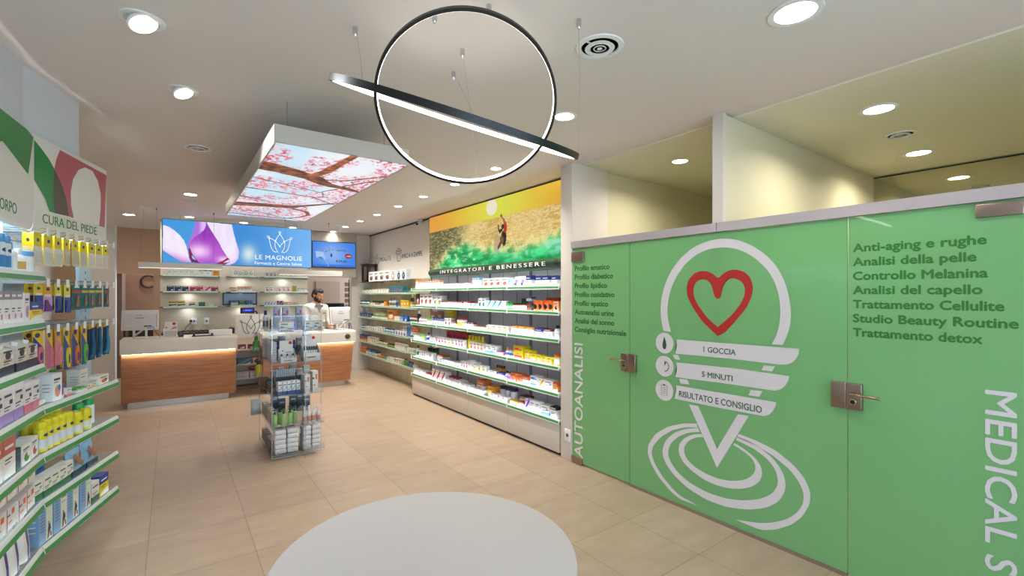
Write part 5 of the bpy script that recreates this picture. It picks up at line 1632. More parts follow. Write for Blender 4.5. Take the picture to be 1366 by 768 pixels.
def carton_mesh(pat, cols, w, d, h, gable=False):
    a, c1, c2 = cols.split()
    key = ('carton', pat, cols, round(w, 3), round(d, 3), round(h, 3))
    if key in _GOODS:
        return _GOODS[key]
    A, B, C = pm(a), pm(c1), pm(c2)
    T = pm('44464e')
    q = MB()
    e = min(0.0015, w * 0.04)
    hw = w / 2
    if pat == 'half':
        s = 0.42 * h
        q.prism([(-hw, 0), (hw, 0), (hw, d), (-hw, d)], 0, h - s, A)
        q.prism([(-hw, 0), (hw, 0), (hw, d), (-hw, d)], h - s, h, B)
    elif pat in ('top', 'bot') and not gable:
        s = (0.74 if pat == 'top' else 0.30) * h
        q.prism([(-hw, 0), (hw, 0), (hw, d), (-hw, d)], 0, s, A if pat == 'top' else B)
        q.prism([(-hw, 0), (hw, 0), (hw, d), (-hw, d)], s, h, B if pat == 'top' else A)
    elif gable:
        q.prism([(-hw, 0), (hw, 0), (hw, d), (-hw, d)], 0, h * 0.30, B)
        q.prism([(-hw, 0), (hw, 0), (hw, d), (-hw, d)], h * 0.30, h * 0.80, A)
        q.prism([(0, h * 0.80), (d, h * 0.80), (d, h)], -hw, hw, A, 'x')
    else:
        q.box(-hw, hw, 0, d, 0, h, A)
    y = -0.0006

    def pr(x0, x1, z0, z1, m_):
        q.face([(-hw + x0 * w, y, z0 * h), (-hw + x1 * w, y, z0 * h), (-hw + x1 * w, y, z1 * h), (-hw + x0 * w, y, z1 * h)], m_)

    def pp(pts, m_, dy=0.0):
        q.face([(-hw + px * w, y - dy, pz * h) for px, pz in pts], m_)
    # side print: a narrow coloured edge and lines of small print on the flank
    for sx in (-1, 1):
        x = sx * (hw + 0.0005)
        for k in range(3):
            z = h * (0.34 + 0.13 * k)
            q.face([(x, d * 0.2, z), (x, d * 0.75, z), (x, d * 0.75, z + h * 0.03), (x, d * 0.2, z + h * 0.03)], pm('9a9ca4') if a.startswith(('f', 'e')) else C)
    if pat == 'pic':
        pp([(0.52 + 0.3 * math.cos(t), 0.34 + 0.22 * math.sin(t)) for t in np.linspace(0, 2 * PI, 10, endpoint=False)], B)
        pp([(0.70 + 0.14 * math.cos(t), 0.46 + 0.12 * math.sin(t)) for t in np.linspace(0, 2 * PI, 8, endpoint=False)], C, 0.0004)
        pr(0.12, 0.8, 0.74, 0.82, T)
        pr(0.12, 0.6, 0.66, 0.69, T)
    elif pat == 'pic2':
        pr(0.08, 0.62, 0.66, 0.86, B)
        pr(0.66, 0.9, 0.66, 0.76, B)
        pr(0.05, 0.95, 0.06, 0.28, B)
        pr(0.15, 0.7, 0.36, 0.40, T)
    elif pat == 'circ':
        pp([(0.5 + 0.33 * math.cos(t), 0.42 + 0.33 * math.sin(t) * min(1.2, w / h)) for t in np.linspace(0, 2 * PI, 14, endpoint=False)], B)
        pp([(0.5 + 0.15 * math.cos(t), 0.44 + 0.15 * math.sin(t) * min(1.2, w / h)) for t in np.linspace(0, 2 * PI, 10, endpoint=False)], C, 0.0004)
        pr(0.15, 0.75, 0.84, 0.90, T)
    elif pat == 'diag':
        pp([(0.0, 0.10), (0.35, 0.10), (1.0, 0.80), (1.0, 1.0), (0.80, 1.0)], B)
        pp([(0.55, 0.05), (0.95, 0.05), (0.95, 0.40)], C, 0.0004)
        pr(0.1, 0.5, 0.80, 0.86, T)
    elif pat in ('half', 'top', 'bot'):
        zt = {'half': 0.72, 'top': 0.83, 'bot': 0.74}[pat]
        pr(0.12, 0.82, zt, zt + 0.07, pm('f4f4f4') if pat != 'bot' else T)
        pr(0.12, 0.70, 0.44, 0.48, T)
        pr(0.12, 0.56, 0.36, 0.39, T)
        if pat == 'half':
            pp([(0.0, 0.02), (1.0, 0.02), (1.0, 0.30), (0.45, 0.24), (0.0, 0.10)], C)
        else:
            pr(0.62, 0.9, 0.14 if pat == 'top' else 0.52, 0.30 if pat == 'top' else 0.64, C)
    elif pat == 'rain':
        pr(0.0, 1.0, 0.92, 1.0, pm('d8782a'))
        pp([(0.02, 0.40), (0.16, 0.56), (0.30, 0.50), (0.42, 0.40), (0.20, 0.34)], pm('1f6a9a'))
        pp([(0.30, 0.50), (0.52, 0.46), (0.72, 0.30), (0.50, 0.32), (0.40, 0.40)], pm('e8c82a'))
        pr(0.12, 0.60, 0.64, 0.80, pm('5f9a4a'))
        pr(0.56, 0.96, 0.24, 0.34, pm('d0505a'))
        pr(0.02, 0.98, 0.0, 0.06, pm('2a5a3a'))
        for k in range(4):
            pr(0.10 + 0.2 * k, 0.22 + 0.2 * k, 0.09, 0.20, pm('3f7a4a'))
    elif pat == 'half2':
        pr(0.55, 0.85, 0.60, 0.86, B)
        pr(0.08, 0.40, 0.62, 0.70, T)
        pr(0.02, 0.10, 0.0, 1.0, C)
        pr(0.2, 0.6, 0.30, 0.36, B)
    elif pat == 'run':
        pr(0.50, 0.97, 0.02, 0.98, C)
        pr(0.55, 0.92, 0.80, 0.88, B)
        pr(0.55, 0.85, 0.68, 0.71, pm('6aa03a'))
        sk = pm('8a5236')
        pp([(0.66, 0.36), (0.80, 0.40), (0.86, 0.26), (0.72, 0.16), (0.62, 0.24)], B, 0.0004)
        pp([(0.64, 0.36), (0.72, 0.36), (0.74, 0.46), (0.66, 0.47)], sk, 0.0006)
        pp([(0.62, 0.24), (0.74, 0.16), (0.70, 0.05), (0.54, 0.04), (0.60, 0.1)], sk, 0.0006)
        pp([(0.78, 0.22), (0.90, 0.14), (0.92, 0.04), (0.84, 0.04), (0.80, 0.12)], sk, 0.0006)
        for k in range(7):
            pr(0.08, 0.40, 0.30 + 0.08 * k, 0.33 + 0.08 * k, pm('5a7aae'))
    else:
        pr(0.12, 0.78, 0.70, 0.78, B)
        pr(0.12, 0.6, 0.56, 0.60, T)
        pr(0.12, 0.7, 0.30, 0.34, B)
    me = q.mesh('carton')
    _GOODS[key] = me
    return me


BOX_NAME = ['carton']


def goods(kind, pat, cols, w, d, h):
    """one product standing on z=0, front on y=0 facing -y. Returns its top-level object, with its cap or lid as a child"""
    a, c1, c2 = cols.split()
    if kind == 'b':
        return link(BOX_NAME[0], carton_mesh(pat, cols, w, d, h))
    key = (kind, pat, cols, round(w, 3), round(h, 3))
    if key in _GOODS:
        return copy_tree(_GOODS[key])
    A, B, C = pm(a, 0.35), pm(c1, 0.35), pm(c2, 0.4)
    r = min(w / 2 * 0.94, h * 0.62, {'y': 0.034, 'c': 0.036, 'm': 0.035, 't': 0.025}.get(kind, 0.055))
    T = pm('4a4c55')
    if kind == 'k':
        q = link('drink_carton', carton_mesh(pat, cols, w, d, h * 0.93, True))
        p = MB()
        p.lathe([(0.014, 0), (0.014, 0.016), (0.012, 0.018), (0, 0.018)], B if False else pm('f2f2f0'), n=14)
        cp = p.obj('screw_cap', q, (0, d * 0.45, h * 0.83))
        cp.rotation_euler = (0.35, 0, 0)
        p = MB()
        p.prism([(0.02 * math.cos(t) * w / 0.09, 0.60 * h + 0.02 * math.sin(t)) for t in np.linspace(0, 2 * PI, 14, endpoint=False)], -0.001, 0, B, 'y')
        for k in range(3):
            p.box(-w * 0.3, w * 0.3, -0.001, 0, h * (0.40 + 0.04 * k), h * (0.412 + 0.04 * k), T)
        p.obj('print', q)
    elif kind == 'p':
        p = MB()
        n = 9
        hw = w / 2
        dd = min(d, 0.07)
        prof = [(0.0, 1.0), (0.10, 1.0), (0.35, 0.96), (0.7, 0.7), (0.92, 0.2), (1.0, 0.06)]
        for s in range(len(prof) - 1):
            (z0, t0), (z1, t1) = prof[s], prof[s + 1]
            for k in range(n):
                u0, u1 = k / n * 2 - 1, (k + 1) / n * 2 - 1
                g = lambda u, t: dd / 2 * t * (1 - u ** 4 * 0.85)
                for sg in (-1, 1):
                    M_ = A
                    if pat == 'purp' and 4 <= k <= 5 and s < 4:
                        M_ = B
                    if pat == 'feet' and s == 0:
                        M_ = C
                    if pat == 'pic' and s in (2,) and 3 <= k <= 6 and sg < 0:
                        M_ = B
                    if pat == 'pic' and s == 1 and 2 <= k <= 5 and sg < 0:
                        M_ = C
                    p.face([(u0 * hw, dd / 2 + sg * g(u0, t0), z0 * h), (u1 * hw, dd / 2 + sg * g(u1, t0), z0 * h),
                            (u1 * hw, dd / 2 + sg * g(u1, t1), z1 * h), (u0 * hw, dd / 2 + sg * g(u0, t1), z1 * h)], M_, True)
        p.face([(-hw, dd / 2 - dd / 2 * 0.15, 0), (hw, dd / 2 - dd / 2 * 0.15, 0), (hw, dd / 2 + dd / 2 * 0.15, 0), (-hw, dd / 2 + dd / 2 * 0.15, 0)], A)
        q = p.obj('soft_pack')
        if pat == 'feet':
            p = MB()
            for k, pts in enumerate(([(-0.44, 0.84), (-0.34, 0.93), (0.02, 0.64), (0.34, 0.46), (0.36, 0.36), (0.24, 0.34), (-0.06, 0.50)], [(-0.02, 0.93), (0.12, 0.92), (0.14, 0.66), (-0.02, 0.48), (-0.22, 0.36), (-0.28, 0.42), (-0.06, 0.62)])):
                p.face([(x * w, -0.003 - 0.001 * k, z * h) for x, z in pts], pm('b07a58'))
            p.box(-0.46 * w, 0.46 * w, -0.004, 0.004, 0.03 * h, 0.24 * h, pm('12343c'))
            p.obj('feet_print', q)
    else:
        nm = {'c': 'bottle', 'j': 'jar', 'y': 'spray_can', 't': 'tube', 'm': 'pump_bottle'}[kind]
        q = link(nm, None)
        q.empty_display_size = 0.02
        p = MB()
        c = MB()
        cy = r
        if kind == 'c':
            L = [A] * 8
            if pat == 'band':
                L[2] = C
            p.lathe([(r * 0.92, 0), (r, 0.004), (r, h * 0.14), (r, h * 0.46), (r, h * 0.60), (r * 0.80, h * 0.70), (r * 0.45, h * 0.76), (r * 0.42, h * 0.78)], L, (0, cy, 0), 16)
            c.lathe([(r * 0.50, h * 0.765), (r * 0.52, h * 0.77), (r * 0.50, h * 0.985), (r * 0.44, h), (0, h)], B, (0, cy, 0), 14)
        elif kind == 'j':
            L = [A] * 6
            if pat == 'band':
                L[2] = C
            if pat == 'circ':
                L[2] = A
            p.lathe([(r * 0.94, 0), (r, 0.004), (r, h * 0.12), (r, h * 0.62), (r * 0.98, h * 0.76), (r * 0.88, h * 0.79)], L, (0, cy, 0), 18)
            if pat == 'circ':
                for k in range(12):
                    t0, t1 = -PI / 2 + (k - 6) * 0.13, -PI / 2 + (k - 5) * 0.13
                    hh = lambda t: 0.27 * math.sqrt(max(0.02, 1 - ((t + PI / 2) / 0.8) ** 2))
                    p.face([(r * 1.01 * math.cos(t0), cy + r * 1.01 * math.sin(t0), h * (0.38 - hh(t0))), (r * 1.01 * math.cos(t1), cy + r * 1.01 * math.sin(t1), h * (0.38 - hh(t1))),
                            (r * 1.01 * math.cos(t1), cy + r * 1.01 * math.sin(t1), h * (0.38 + hh(t1))), (r * 1.01 * math.cos(t0), cy + r * 1.01 * math.sin(t0), h * (0.38 + hh(t0)))], B, True)
            c.lathe([(r * 1.0, h * 0.77), (r * 1.02, h * 0.78), (r * 1.01, h * 0.98), (r * 0.95, h), (0, h)], A if pat == 'circ' else B, (0, cy, 0), 18)
        elif kind == 'y':
            L = [A, A, C, A, A, A]
            if pat == 'plain':
                L[2] = A
            p.lathe([(r * 0.95, 0), (r, 0.004), (r, h * 0.10), (r, h * 0.42), (r, h * 0.74), (r * 0.9, h * 0.77)], L, (0, cy, 0), 18)
            if pat == 'band':
                M_ = pm('1f3a7a')
                for k in range(8):
                    t0, t1 = -PI / 2 + (k - 4) * 0.16, -PI / 2 + (k - 3) * 0.16
                    hh = lambda t: 0.055 * math.sqrt(max(0.01, 1 - ((t + PI / 2) / 0.66) ** 2))
                    p.face([(r * 1.01 * math.cos(t), cy + r * 1.01 * math.sin(t), h * (0.56 + s * hh(t))) for t, s in ((t0, -1), (t1, -1), (t1, 1), (t0, 1))], M_, True)
            c.lathe([(r * 0.93, h * 0.765), (r * 0.95, h * 0.77), (r * 0.93, h * 0.95), (r * 0.8, h * 0.995), (0, h)], B, (0, cy, 0), 16)
        elif kind == 't':
            p.lathe([(r * 0.8, h * 0.2), (r, h * 0.28), (r, h * 0.6), (r, h * 0.97), (r, h)], A, (0, cy, 0), 16, 1.0, 0.6)
            c.lathe([(r * 0.75, 0), (r * 0.8, 0.003), (r * 0.8, h * 0.2), (0, h * 0.2)], B, (0, cy, 0), 14)
        elif kind == 'm':
            p.lathe([(r * 0.95, 0), (r, 0.005), (r, h * 0.62), (r * 0.9, h * 0.68), (r * 0.35, h * 0.71), (r * 0.33, h * 0.74)], A, (0, cy, 0), 18)
            c.lathe([(r * 0.45, h * 0.72), (r * 0.45, h * 0.82), (r * 0.18, h * 0.83), (r * 0.18, h * 0.93), (r * 0.4, h * 0.94), (r * 0.4, h), (0, h)], B, (0, cy, 0), 12)
            c.tube([(0, cy, h * 0.965), (-r * 0.8, cy - r * 0.3, h * 0.965), (-r * 1.1, cy - r * 0.4, h * 0.93)], r * 0.16, B, 8)
        p.obj('body', q)
        c.obj({'j': 'lid', 'm': 'pump', 'c': 'cap', 'y': 'cap', 't': 'cap'}[kind], q)
    _GOODS[key] = q
    return q


CATS = {'b': 'box', 'c': 'bottle', 'j': 'jar', 'p': 'packet', 'y': 'spray can', 't': 'tube', 'k': 'drink carton', 'm': 'pump bottle'}


def stand(kind, pat, cols, w, d, h, world, rz, label, group):
    o = goods(kind, pat, cols, w, d, h)
    o.location = world
    o.rotation_euler = (0, 0, rz)
    return tag(o, label, CATS[kind], group)


def fill_row(rows, zsurf, base, along, inward, rz, shelf, seq, maxd=0.12, back0=0.012, rev=False, sign=1):
    """rows of goods along a shelf front. base + along*t is the front line; rows list t from the counter end unless rev"""
    for look, kind, pat, cols, t0, t1, n, h, back, zo in rows:
        lo, hi = min(t0, t1), max(t0, t1)
        slot = (hi - lo) / n
        w = slot * (0.93 if kind in 'bkp' else 0.97)
        d = min(max(w * 0.75, 0.035), maxd)
        for k in range(n):
            t = lo + slot * (k + 0.5)
            jx, jr = random.uniform(-1, 1) * slot * 0.02, random.uniform(-0.03, 0.03)
            p = base + along * (t + jx) + inward * (back0 + back + random.uniform(0, 0.006))
            q = (n - 1 - k) if rev else k
            lab = look + (', %s from %s' % (ORD[q], seq) if n > 1 else '') + ', ' + shelf
            stand(kind, pat, cols, w, d, h * random.uniform(0.985, 1.01), (p.x, p.y, zsurf + zo + 0.0005), rz + jr, lab, 'goods on the ' + shelf.replace('on ', '', 1))


BOX_NAME[0] = 'supplement_box'
# ------------------------------------------------------------------ lit shelving bays on the picture wall
def price_rail(q_w, parent, y, z, h=0.042, tilt=0.008, name='price_rail', lip=M_GREENLIP):
    q = MB()
    q.prism([(y, z), (y - 0.012, z), (y - 0.012 - tilt, z + h * 0.12), (y - 0.012, z + h), (y - 0.006, z + h), (y - 0.006, z + 0.006), (y, z + 0.006)], 0.002, q_w - 0.002, M_PALELIP, 'x')
    e = 0.0006
    ya, yb = y - 0.012 - tilt - e, y - 0.012 - e
    f = lambda t: ya + (yb - ya) * t
    z0, z1 = z + h * 0.12, z + h
    q.face([(0.006, f(0.22), z0 + (z1 - z0) * 0.22), (q_w - 0.006, f(0.22), z0 + (z1 - z0) * 0.22), (q_w - 0.006, f(0.80), z0 + (z1 - z0) * 0.80), (0.006, f(0.80), z0 + (z1 - z0) * 0.80)], lip)
    return q.obj(name, parent)


LIT_Z = [z for z, _ in BRIGHT_ROWS]
NAMES = ['top lit shelf', 'second lit shelf', 'third lit shelf', 'fourth lit shelf', 'fifth lit shelf', 'lowest lit shelf']
M_LED = mat((0.93, 0.97, 1.0), 0.5, 0, LED_STRENGTH)
LED_W = 0.62


def led(width, loc, ang, parent, watts):
    l = bpy.data.lights.new('shelf_led', 'AREA')
    l.shape = 'RECTANGLE'
    l.size, l.size_y = width, 0.004
    l.energy = watts
    l.color = (0.90, 0.95, 1.0)
    q = bpy.data.objects.new('shelf_led', l)
    COL.objects.link(q)
    q.parent = parent
    q.location = loc
    q.rotation_euler = (ang + PI / 2 - 1.15 + 0.75, 0, 0)
    return q


M_BAYBACK = mat('e0e2ea', 0.5)
BAYW = 0.9
for k in range(4):
    o = thing('shelving_bay', '%s lit white shelving bay from the pillar, green price rails' % ORD[3 - k], 'shelving', (GX, 7.135 - k * BAYW, 0), -PI / 2, 'lit shelving bays under the surfer picture')
    b = MB()
    b.box(0, BAYW, 0.355, 0.372, 0.33, 1.93, M_BAYBACK)
    for t in (0.30, 0.60):
        b.box(t - 0.003, t + 0.003, 0.3535, 0.356, 0.34, 1.93, mat('55575e', 0.6))
    b.obj('back_panel', o)
    b = MB()
    for t in (0.0, BAYW - 0.012):
        b.box(t, t + 0.012, 0.33, 0.356, 0.33, 1.93, mat('8d9098', 0.4))
    b.obj('upright', o)
    for z in LIT_Z:
        b = MB()
        b.box(0.003, BAYW - 0.003, 0.004, 0.352, z - 0.022, z, mat('d4d6d6', 0.4))
        s = b.obj('shelf', o)
        price_rail(BAYW, s, 0.004, z - 0.040)
        b = MB()
        b.box(0.01, BAYW - 0.01, 0.0005, 0.0038, z - 0.006, z + 0.0012, M_WHITE)
        b.obj('light_strip', s)
        led(BAYW - 0.03, (BAYW / 2, 0.0048, z + 0.0020), 1.15, s, LED_W)
    for z in LIT_Z:
        b = MB()
        b.box(0.0005, 0.011, -0.024, -0.0125, z - 0.045, z + 0.014, M_WHITE)
        b.obj('shelf_bracket', o)
    b = MB()
    cb = thing('base_cabinet', '%s low beige cupboard from the pillar under the lit shelving' % ORD[3 - k], 'cabinet', (GX, 7.135 - k * BAYW, 0), -PI / 2, 'low cupboards under the lit shelving')
    b.box(0.002, BAYW - 0.002, 0.02, 0.37, 0.03, 0.312, mat('c8bfb0', 0.5))
    b.obj('body', cb)
    b = MB()
    b.box(0.003, BAYW - 0.003, 0.0, 0.0195, 0.03, 0.312, mat('cfc6b8', 0.5), 0.0015)
    b.obj('front_panel', cb)
    b = MB()
    b.box(0.0, BAYW, 0.03, 0.36, 0.0, 0.0295, M_BLACK)
    b.obj('plinth', cb)
for (z, rows), nm in zip(BRIGHT_ROWS, NAMES):
    rr = [(a, kd, pt, cl, 7.135 - t0, 7.135 - t1, n, h, bk, zo) for a, kd, pt, cl, t0, t1, n, h, bk, zo in rows]
    fill_row(rr, z, Vector((GX, 7.135, 0)), Vector((0, -1, 0)), Vector((1, 0, 0)), -PI / 2, nm, 'counter end', back0=0.022)

BOX_NAME[0] = 'medicine_box'
# ------------------------------------------------------------------ glass shelves on the oak wall
GLZ = [z for z, _ in FAR_ROWS]
FX0 = 3.30
NAMES = ['top oak-wall shelf', 'second oak-wall shelf', 'third oak-wall shelf', 'fourth oak-wall shelf', 'fifth oak-wall shelf', 'sixth oak-wall shelf', 'lowest oak-wall shelf']
cuts = [10.22, 9.40, 8.53, 7.66, 7.16]
for k in range(4):
    wd = cuts[k] - cuts[k + 1]
    o = thing('glass_shelving', '%s column of glass shelves on the oak wall from the back corner' % ORD[k], 'shelving', (FX0, cuts[k], 0), -PI / 2, 'glass shelf columns on the oak wall')
    for i, z in enumerate(GLZ):
        b = MB()
        b.box(0.004, wd - 0.004, 0.004, 0.244, z - 0.010, z, M_GLASS)
        b.box(0.004, wd - 0.004, 0.0, 0.004, z - 0.010, z, M_EDGE if i else mat('3c403c', 0.3))
        s = b.obj('glass_shelf', o)
        if i:
            price_rail(wd, s, -0.001, z - 0.026, 0.030, 0.004, lip=mat('5f9a62', 0.4))
        b = MB()
        for t in (0.03, wd - 0.03):
            b.box(t - 0.006, t + 0.006, 0.20, 0.246, z - 0.03, z - 0.010, M_STEEL)
        b.obj('shelf_bracket', o)
for (z, rows), nm in zip(FAR_ROWS, NAMES):
    rr = [(a, kd, pt, cl, 10.22 - t0, 10.22 - t1, n, h, bk, zo) for a, kd, pt, cl, t0, t1, n, h, bk, zo in rows]
    fill_row(rr, z, Vector((FX0, 10.22, 0)), Vector((0, -1, 0)), Vector((1, 0, 0)), -PI / 2, nm, 'back corner', maxd=0.09, back0=0.03)
# dark wooden lantern on the top shelf
o = thing('wooden_lantern', 'dark brown wooden lantern case at the back corner end of the top glass shelf', 'lantern', (3.43, 9.93, GLZ[0] + 0.001), -PI / 2)
lw, lh = 0.155, 0.37
b = MB()
for sx in (-1, 1):
    for sy in (-1, 1):
        b.box(sx * lw - 0.018, sx * lw + 0.018, sy * 0.085 - 0.018, sy * 0.085 + 0.018, 0, lh, M_DARKWOOD)
b.box(-lw - 0.018, lw + 0.018, -0.103, 0.103, 0, 0.05, M_DARKWOOD)
b.box(-lw - 0.018, lw + 0.018, -0.103, 0.103, lh - 0.035, lh, M_DARKWOOD)
b.obj('frame', o)
b = MB()
b.box(-lw - 0.04, lw + 0.04, -0.12, 0.12, lh, lh + 0.018, M_DARKWOOD)
b.obj('lantern_top', o)
b = MB()
b.box(-lw + 0.018, lw - 0.018, 0.07, 0.075, 0.05, lh - 0.035, mat('d8cfc0', 0.4))
b.box(-lw + 0.018, lw - 0.018, -0.088, -0.084, 0.05, lh - 0.035, M_PANE)
b.obj('pane', o)

# ------------------------------------------------------------------ glass shelves behind the counters
SHX = {'l': (-0.13, 0.66), 'm': (0.855, 1.262), 'r': (1.40, 2.18)}
CNAME = {'l': 'flower-side', 'm': 'middle column', 'r': 'pharmacist-side'}
keys = ['l1', 'l2', 'l3', 'm1', 'm2', 'm3', 'r1', 'r2', 'r3']
KZ = {k: z for k, (z, _) in zip(keys, COUNTER_ROWS)}
LV = {'1': 'top', '2': 'second', '3': 'third'}
for c in 'lmr':
    x0, x1 = SHX[c]
    o = thing('glass_shelving', {'l': 'three glass shelves on the counter wall under the magnolia petals', 'm': 'short middle column of three glass shelves on the counter wall', 'r': 'three glass shelves on the counter wall beside the pharmacist'}[c], 'shelving', (x0, 9.84, 0), 0)
    for lv in '123':
        z = KZ[c + lv]
        b = MB()
        b.box(0, x1 - x0, 0.004, 0.24, z - 0.012, z, M_GLASS)
        b.box(0, x1 - x0, 0.0, 0.004, z - 0.022, z, mat('d4ead9', 0.25))
        s = b.obj('glass_shelf', o)
        b = MB()
        b.box(-0.05, x1 - x0 + 0.05, 0.235, 0.258, z - 0.024, z - 0.008, mat('5a564e', 0.4, 0.6))
        b.obj('support_rail', o)
        lamp('shelf_spot', ((x1 - x0) * 0.45, 0.16, z - 0.03), 0.6, 0.02, COOL, o)
for (z, rows), k in zip(COUNTER_ROWS, keys):
    fill_row(rows, z, Vector((0, 9.84, 0)), Vector((1, 0, 0)), Vector((0, 1, 0)), 0, LV[k[1]] + ' ' + CNAME[k[0]] + ' shelf', 'doorway end', maxd=0.10, back0=0.02)

# framed mirror and little customer display behind the middle column
b = MB()
o = thing('framed_mirror', 'dark framed wide mirror on the wall behind the third middle column shelf', 'mirror', (1.03, 10.085, 1.56))
for q in ((-0.28, 0.28, 0.095, 0.115), (-0.28, 0.28, -0.115, -0.095), (-0.28, -0.262, -0.115, 0.115), (0.262, 0.28, -0.115, 0.115)):
    b.box(q[0], q[1], -0.02, 0.012, q[2], q[3], M_BLACK)
b.obj('frame', o)
b = MB()
b.box(-0.262, 0.262, 0.0, 0.006, -0.095, 0.095, mat('4c4d52', 0.22, 1.0))
b.obj('mirror_glass', o)

# ------------------------------------------------------------------ shelving along the near side (two angled bays, two more towards the street)
def near_bay(label, base, d, nrm, rot, hooks, zs, t0, t1, group, posts=(), back=None):
    """base = front line origin at the bend, t runs along d"""
    o = thing('shelving_bay', label, 'shelving', (base.x, base.y, 0), rot, group)
    # local x = d, local y = -nrm (inward)
    b = MB()
    b.box(t0, back[1] if back else t1, 0.36, 0.375, 0.16, 2.5, M_BLUEBAY)
    b.obj('back_panel', o)
    for a, c in posts:
        b = MB()
        b.box(a, c, 0.15, 0.172, 0.0, 2.5, M_BLUEBAY)
        for i in range(40):
            z = 0.2 + i * 0.055
            b.box((a + c) / 2 - 0.004, (a + c) / 2 + 0.004, 0.1492, 0.1505, z, z + 0.022, mat('2a333c', 0.6))
        b.obj('upright', o)
    b = MB()
    b.box(t0 + 0.02, t1 - 0.02, 0.06, 0.09, 2.03, 2.038, mat((0.86, 0.94, 1.0), 0.5, 0, LED_STRENGTH * 2.2))
    b.obj('canopy_light', o)
    for z, a, c in zs:
        b = MB()
        b.box(a, c, 0.006, 0.355, z - 0.016, z, mat_near)
        s = b.obj('shelf', o)
        q = MB()
        q.prism([(0.006, z - 0.048), (-0.006, z - 0.048), (-0.018, z - 0.040), (-0.004, z + 0.006), (0.004, z + 0.006), (0.004, z - 0.016)], a, c, M_PALELIP, 'x')
        q.face([(a + 0.004, -0.0184, z - 0.039), (c - 0.004, -0.0184, z - 0.039), (c - 0.004, -0.0112, z - 0.014), (a + 0.004, -0.0112, z - 0.014)], M_GREENLIP)
        q.obj('price_rail', s)
        q = MB()
        q.box(a + 0.01, c - 0.01, 0.005, 0.009, z - 0.022, z - 0.017, mat((0.93, 0.97, 1.0), 0.5, 0, LED_STRENGTH * 0.7))
        q.obj('light_strip', s)
    return o


mat_near = mat_clear('tinted_shelf_glass', (0.86, 0.92, 0.92), 0.10, 0.12, (0.8, 0.88, 0.9))
LZ2 = [z for z, _ in FOOT_ROWS]
LZ1 = [z for z, _ in BODY_ROWS]
foot = near_bay('foot care shelving bay with hanging packs, green price rails', A2, D2, N2, R2, True, [(z, 0.003, 0.905) for z in LZ2], 0.0, 0.888, 'angled shelving bays', [(0.73, 0.885)], (0, 0.66))
body = near_bay('body care shelving bay beside the foot care bay', A2, D1, N1, R1, False, [(z, -0.90, -0.003 if z < 1.1 else 0.02) for z in LZ1], -0.90, 0.0, 'angled shelving bays', [(-0.16, -0.02), (-0.899, -0.80)])
P1 = A2 - D1 * 0.90
skin_bay = near_bay('shelving bay past the body care bay, towards the street', P1, D1, N1, R1, False, [(z, -0.90, -0.003) for z in LZ1], -0.90, 0.0, 'angled shelving bays', [(-0.11, -0.003)])


def header(o, t0, t1, name, shapes, fit, y=0.028):
    """printed header board, curved under at the foot"""
    q = MB()
    P = lambda t, z, d=0.0: (t, y - d, z)
    q.box(t0, t1, y, y + 0.012, 2.06, 2.555, mat('e6e2da', 0.4))
    q.prism([(y, 2.06), (y + 0.004, 2.03), (y + 0.016, 2.014), (y + 0.03, 2.012), (y + 0.03, 2.02), (y + 0.016, 2.03), (y + 0.012, 2.06)], t0, t1, mat('e6e2da', 0.4), 'x')
    hb = q.obj('header_board', o)
    for pts, col, d in shapes:
        q = MB()
        poly([(min(max(a, t0 + 0.002), t1 - 0.002), min(c, 2.553)) for a, c in pts], P, q, mat(col, 0.35), d)
        q.obj('print', hb)
    if name:
        text_mb(name, fit, P, mat('2f7a48', 0.5), 0.0).obj('lettering', hb)
    b = MB()
    b.box(t0, t1, 0.05, 0.36, 2.556, 2.57, M_WHITE)
    b.obj('top_cover', hb)


header(foot, -0.012, 0.812, 'CURA DEL PIEDE', [(H_PINK, 'b9606c', 0.0006), (H_EGG, 'ece8e0', 0.0010), (H_GREEN, '2f8a4a', 0.0014), (H_OLIVE, '5d4f45', 0.0018),
       ([(-0.01, 2.135), (0.80, 2.125), (0.80, 2.063), (-0.01, 2.063)], 'e6e2da', 0.0021), ([(0.18, 2.134), (0.33, 2.132), (0.33, 2.063), (0.19, 2.063)], 'cfdcc4', 0.0024), ([(0.33, 2.132), (0.42, 2.131), (0.42, 2.063), (0.33, 2.063)], 'e4d2cc', 0.0024)],
       (0.062, 0.668, 2.066, 2.121))
for ch in foot.children:
    if ch.name.startswith('header_board'):
        for g in ch.children:
            if g.name.startswith('lettering'):
                g.location = (0, -0.0026, 0)
header(body, -0.90, -0.016, 'CURA DEL CORPO', [([(-0.898, 2.30), (-0.75, 2.42), (-0.6, 2.553), (-0.30, 2.553), (-0.106, 2.553), (-0.02, 2.535), (-0.06, 2.45), (-0.098, 2.308), (-0.292, 2.365), (-0.42, 2.40), (-0.6, 2.36), (-0.75, 2.25), (-0.898, 2.08)], '2f8a4a', 0.0006)], (-0.892, -0.252, 2.066, 2.123))
header(skin_bay, -0.90, -0.016, 'CURA DELLA PELLE', [([(-0.895, 2.25), (-0.5, 2.553), (-0.2, 2.553), (-0.05, 2.40), (-0.05, 2.2), (-0.4, 2.4)], '2f8a4a', 0.0006), (disc(-0.65, 2.3, 0.16, 0.18), 'b9606c', 0.001)], (-0.80, -0.20, 2.066, 2.121))

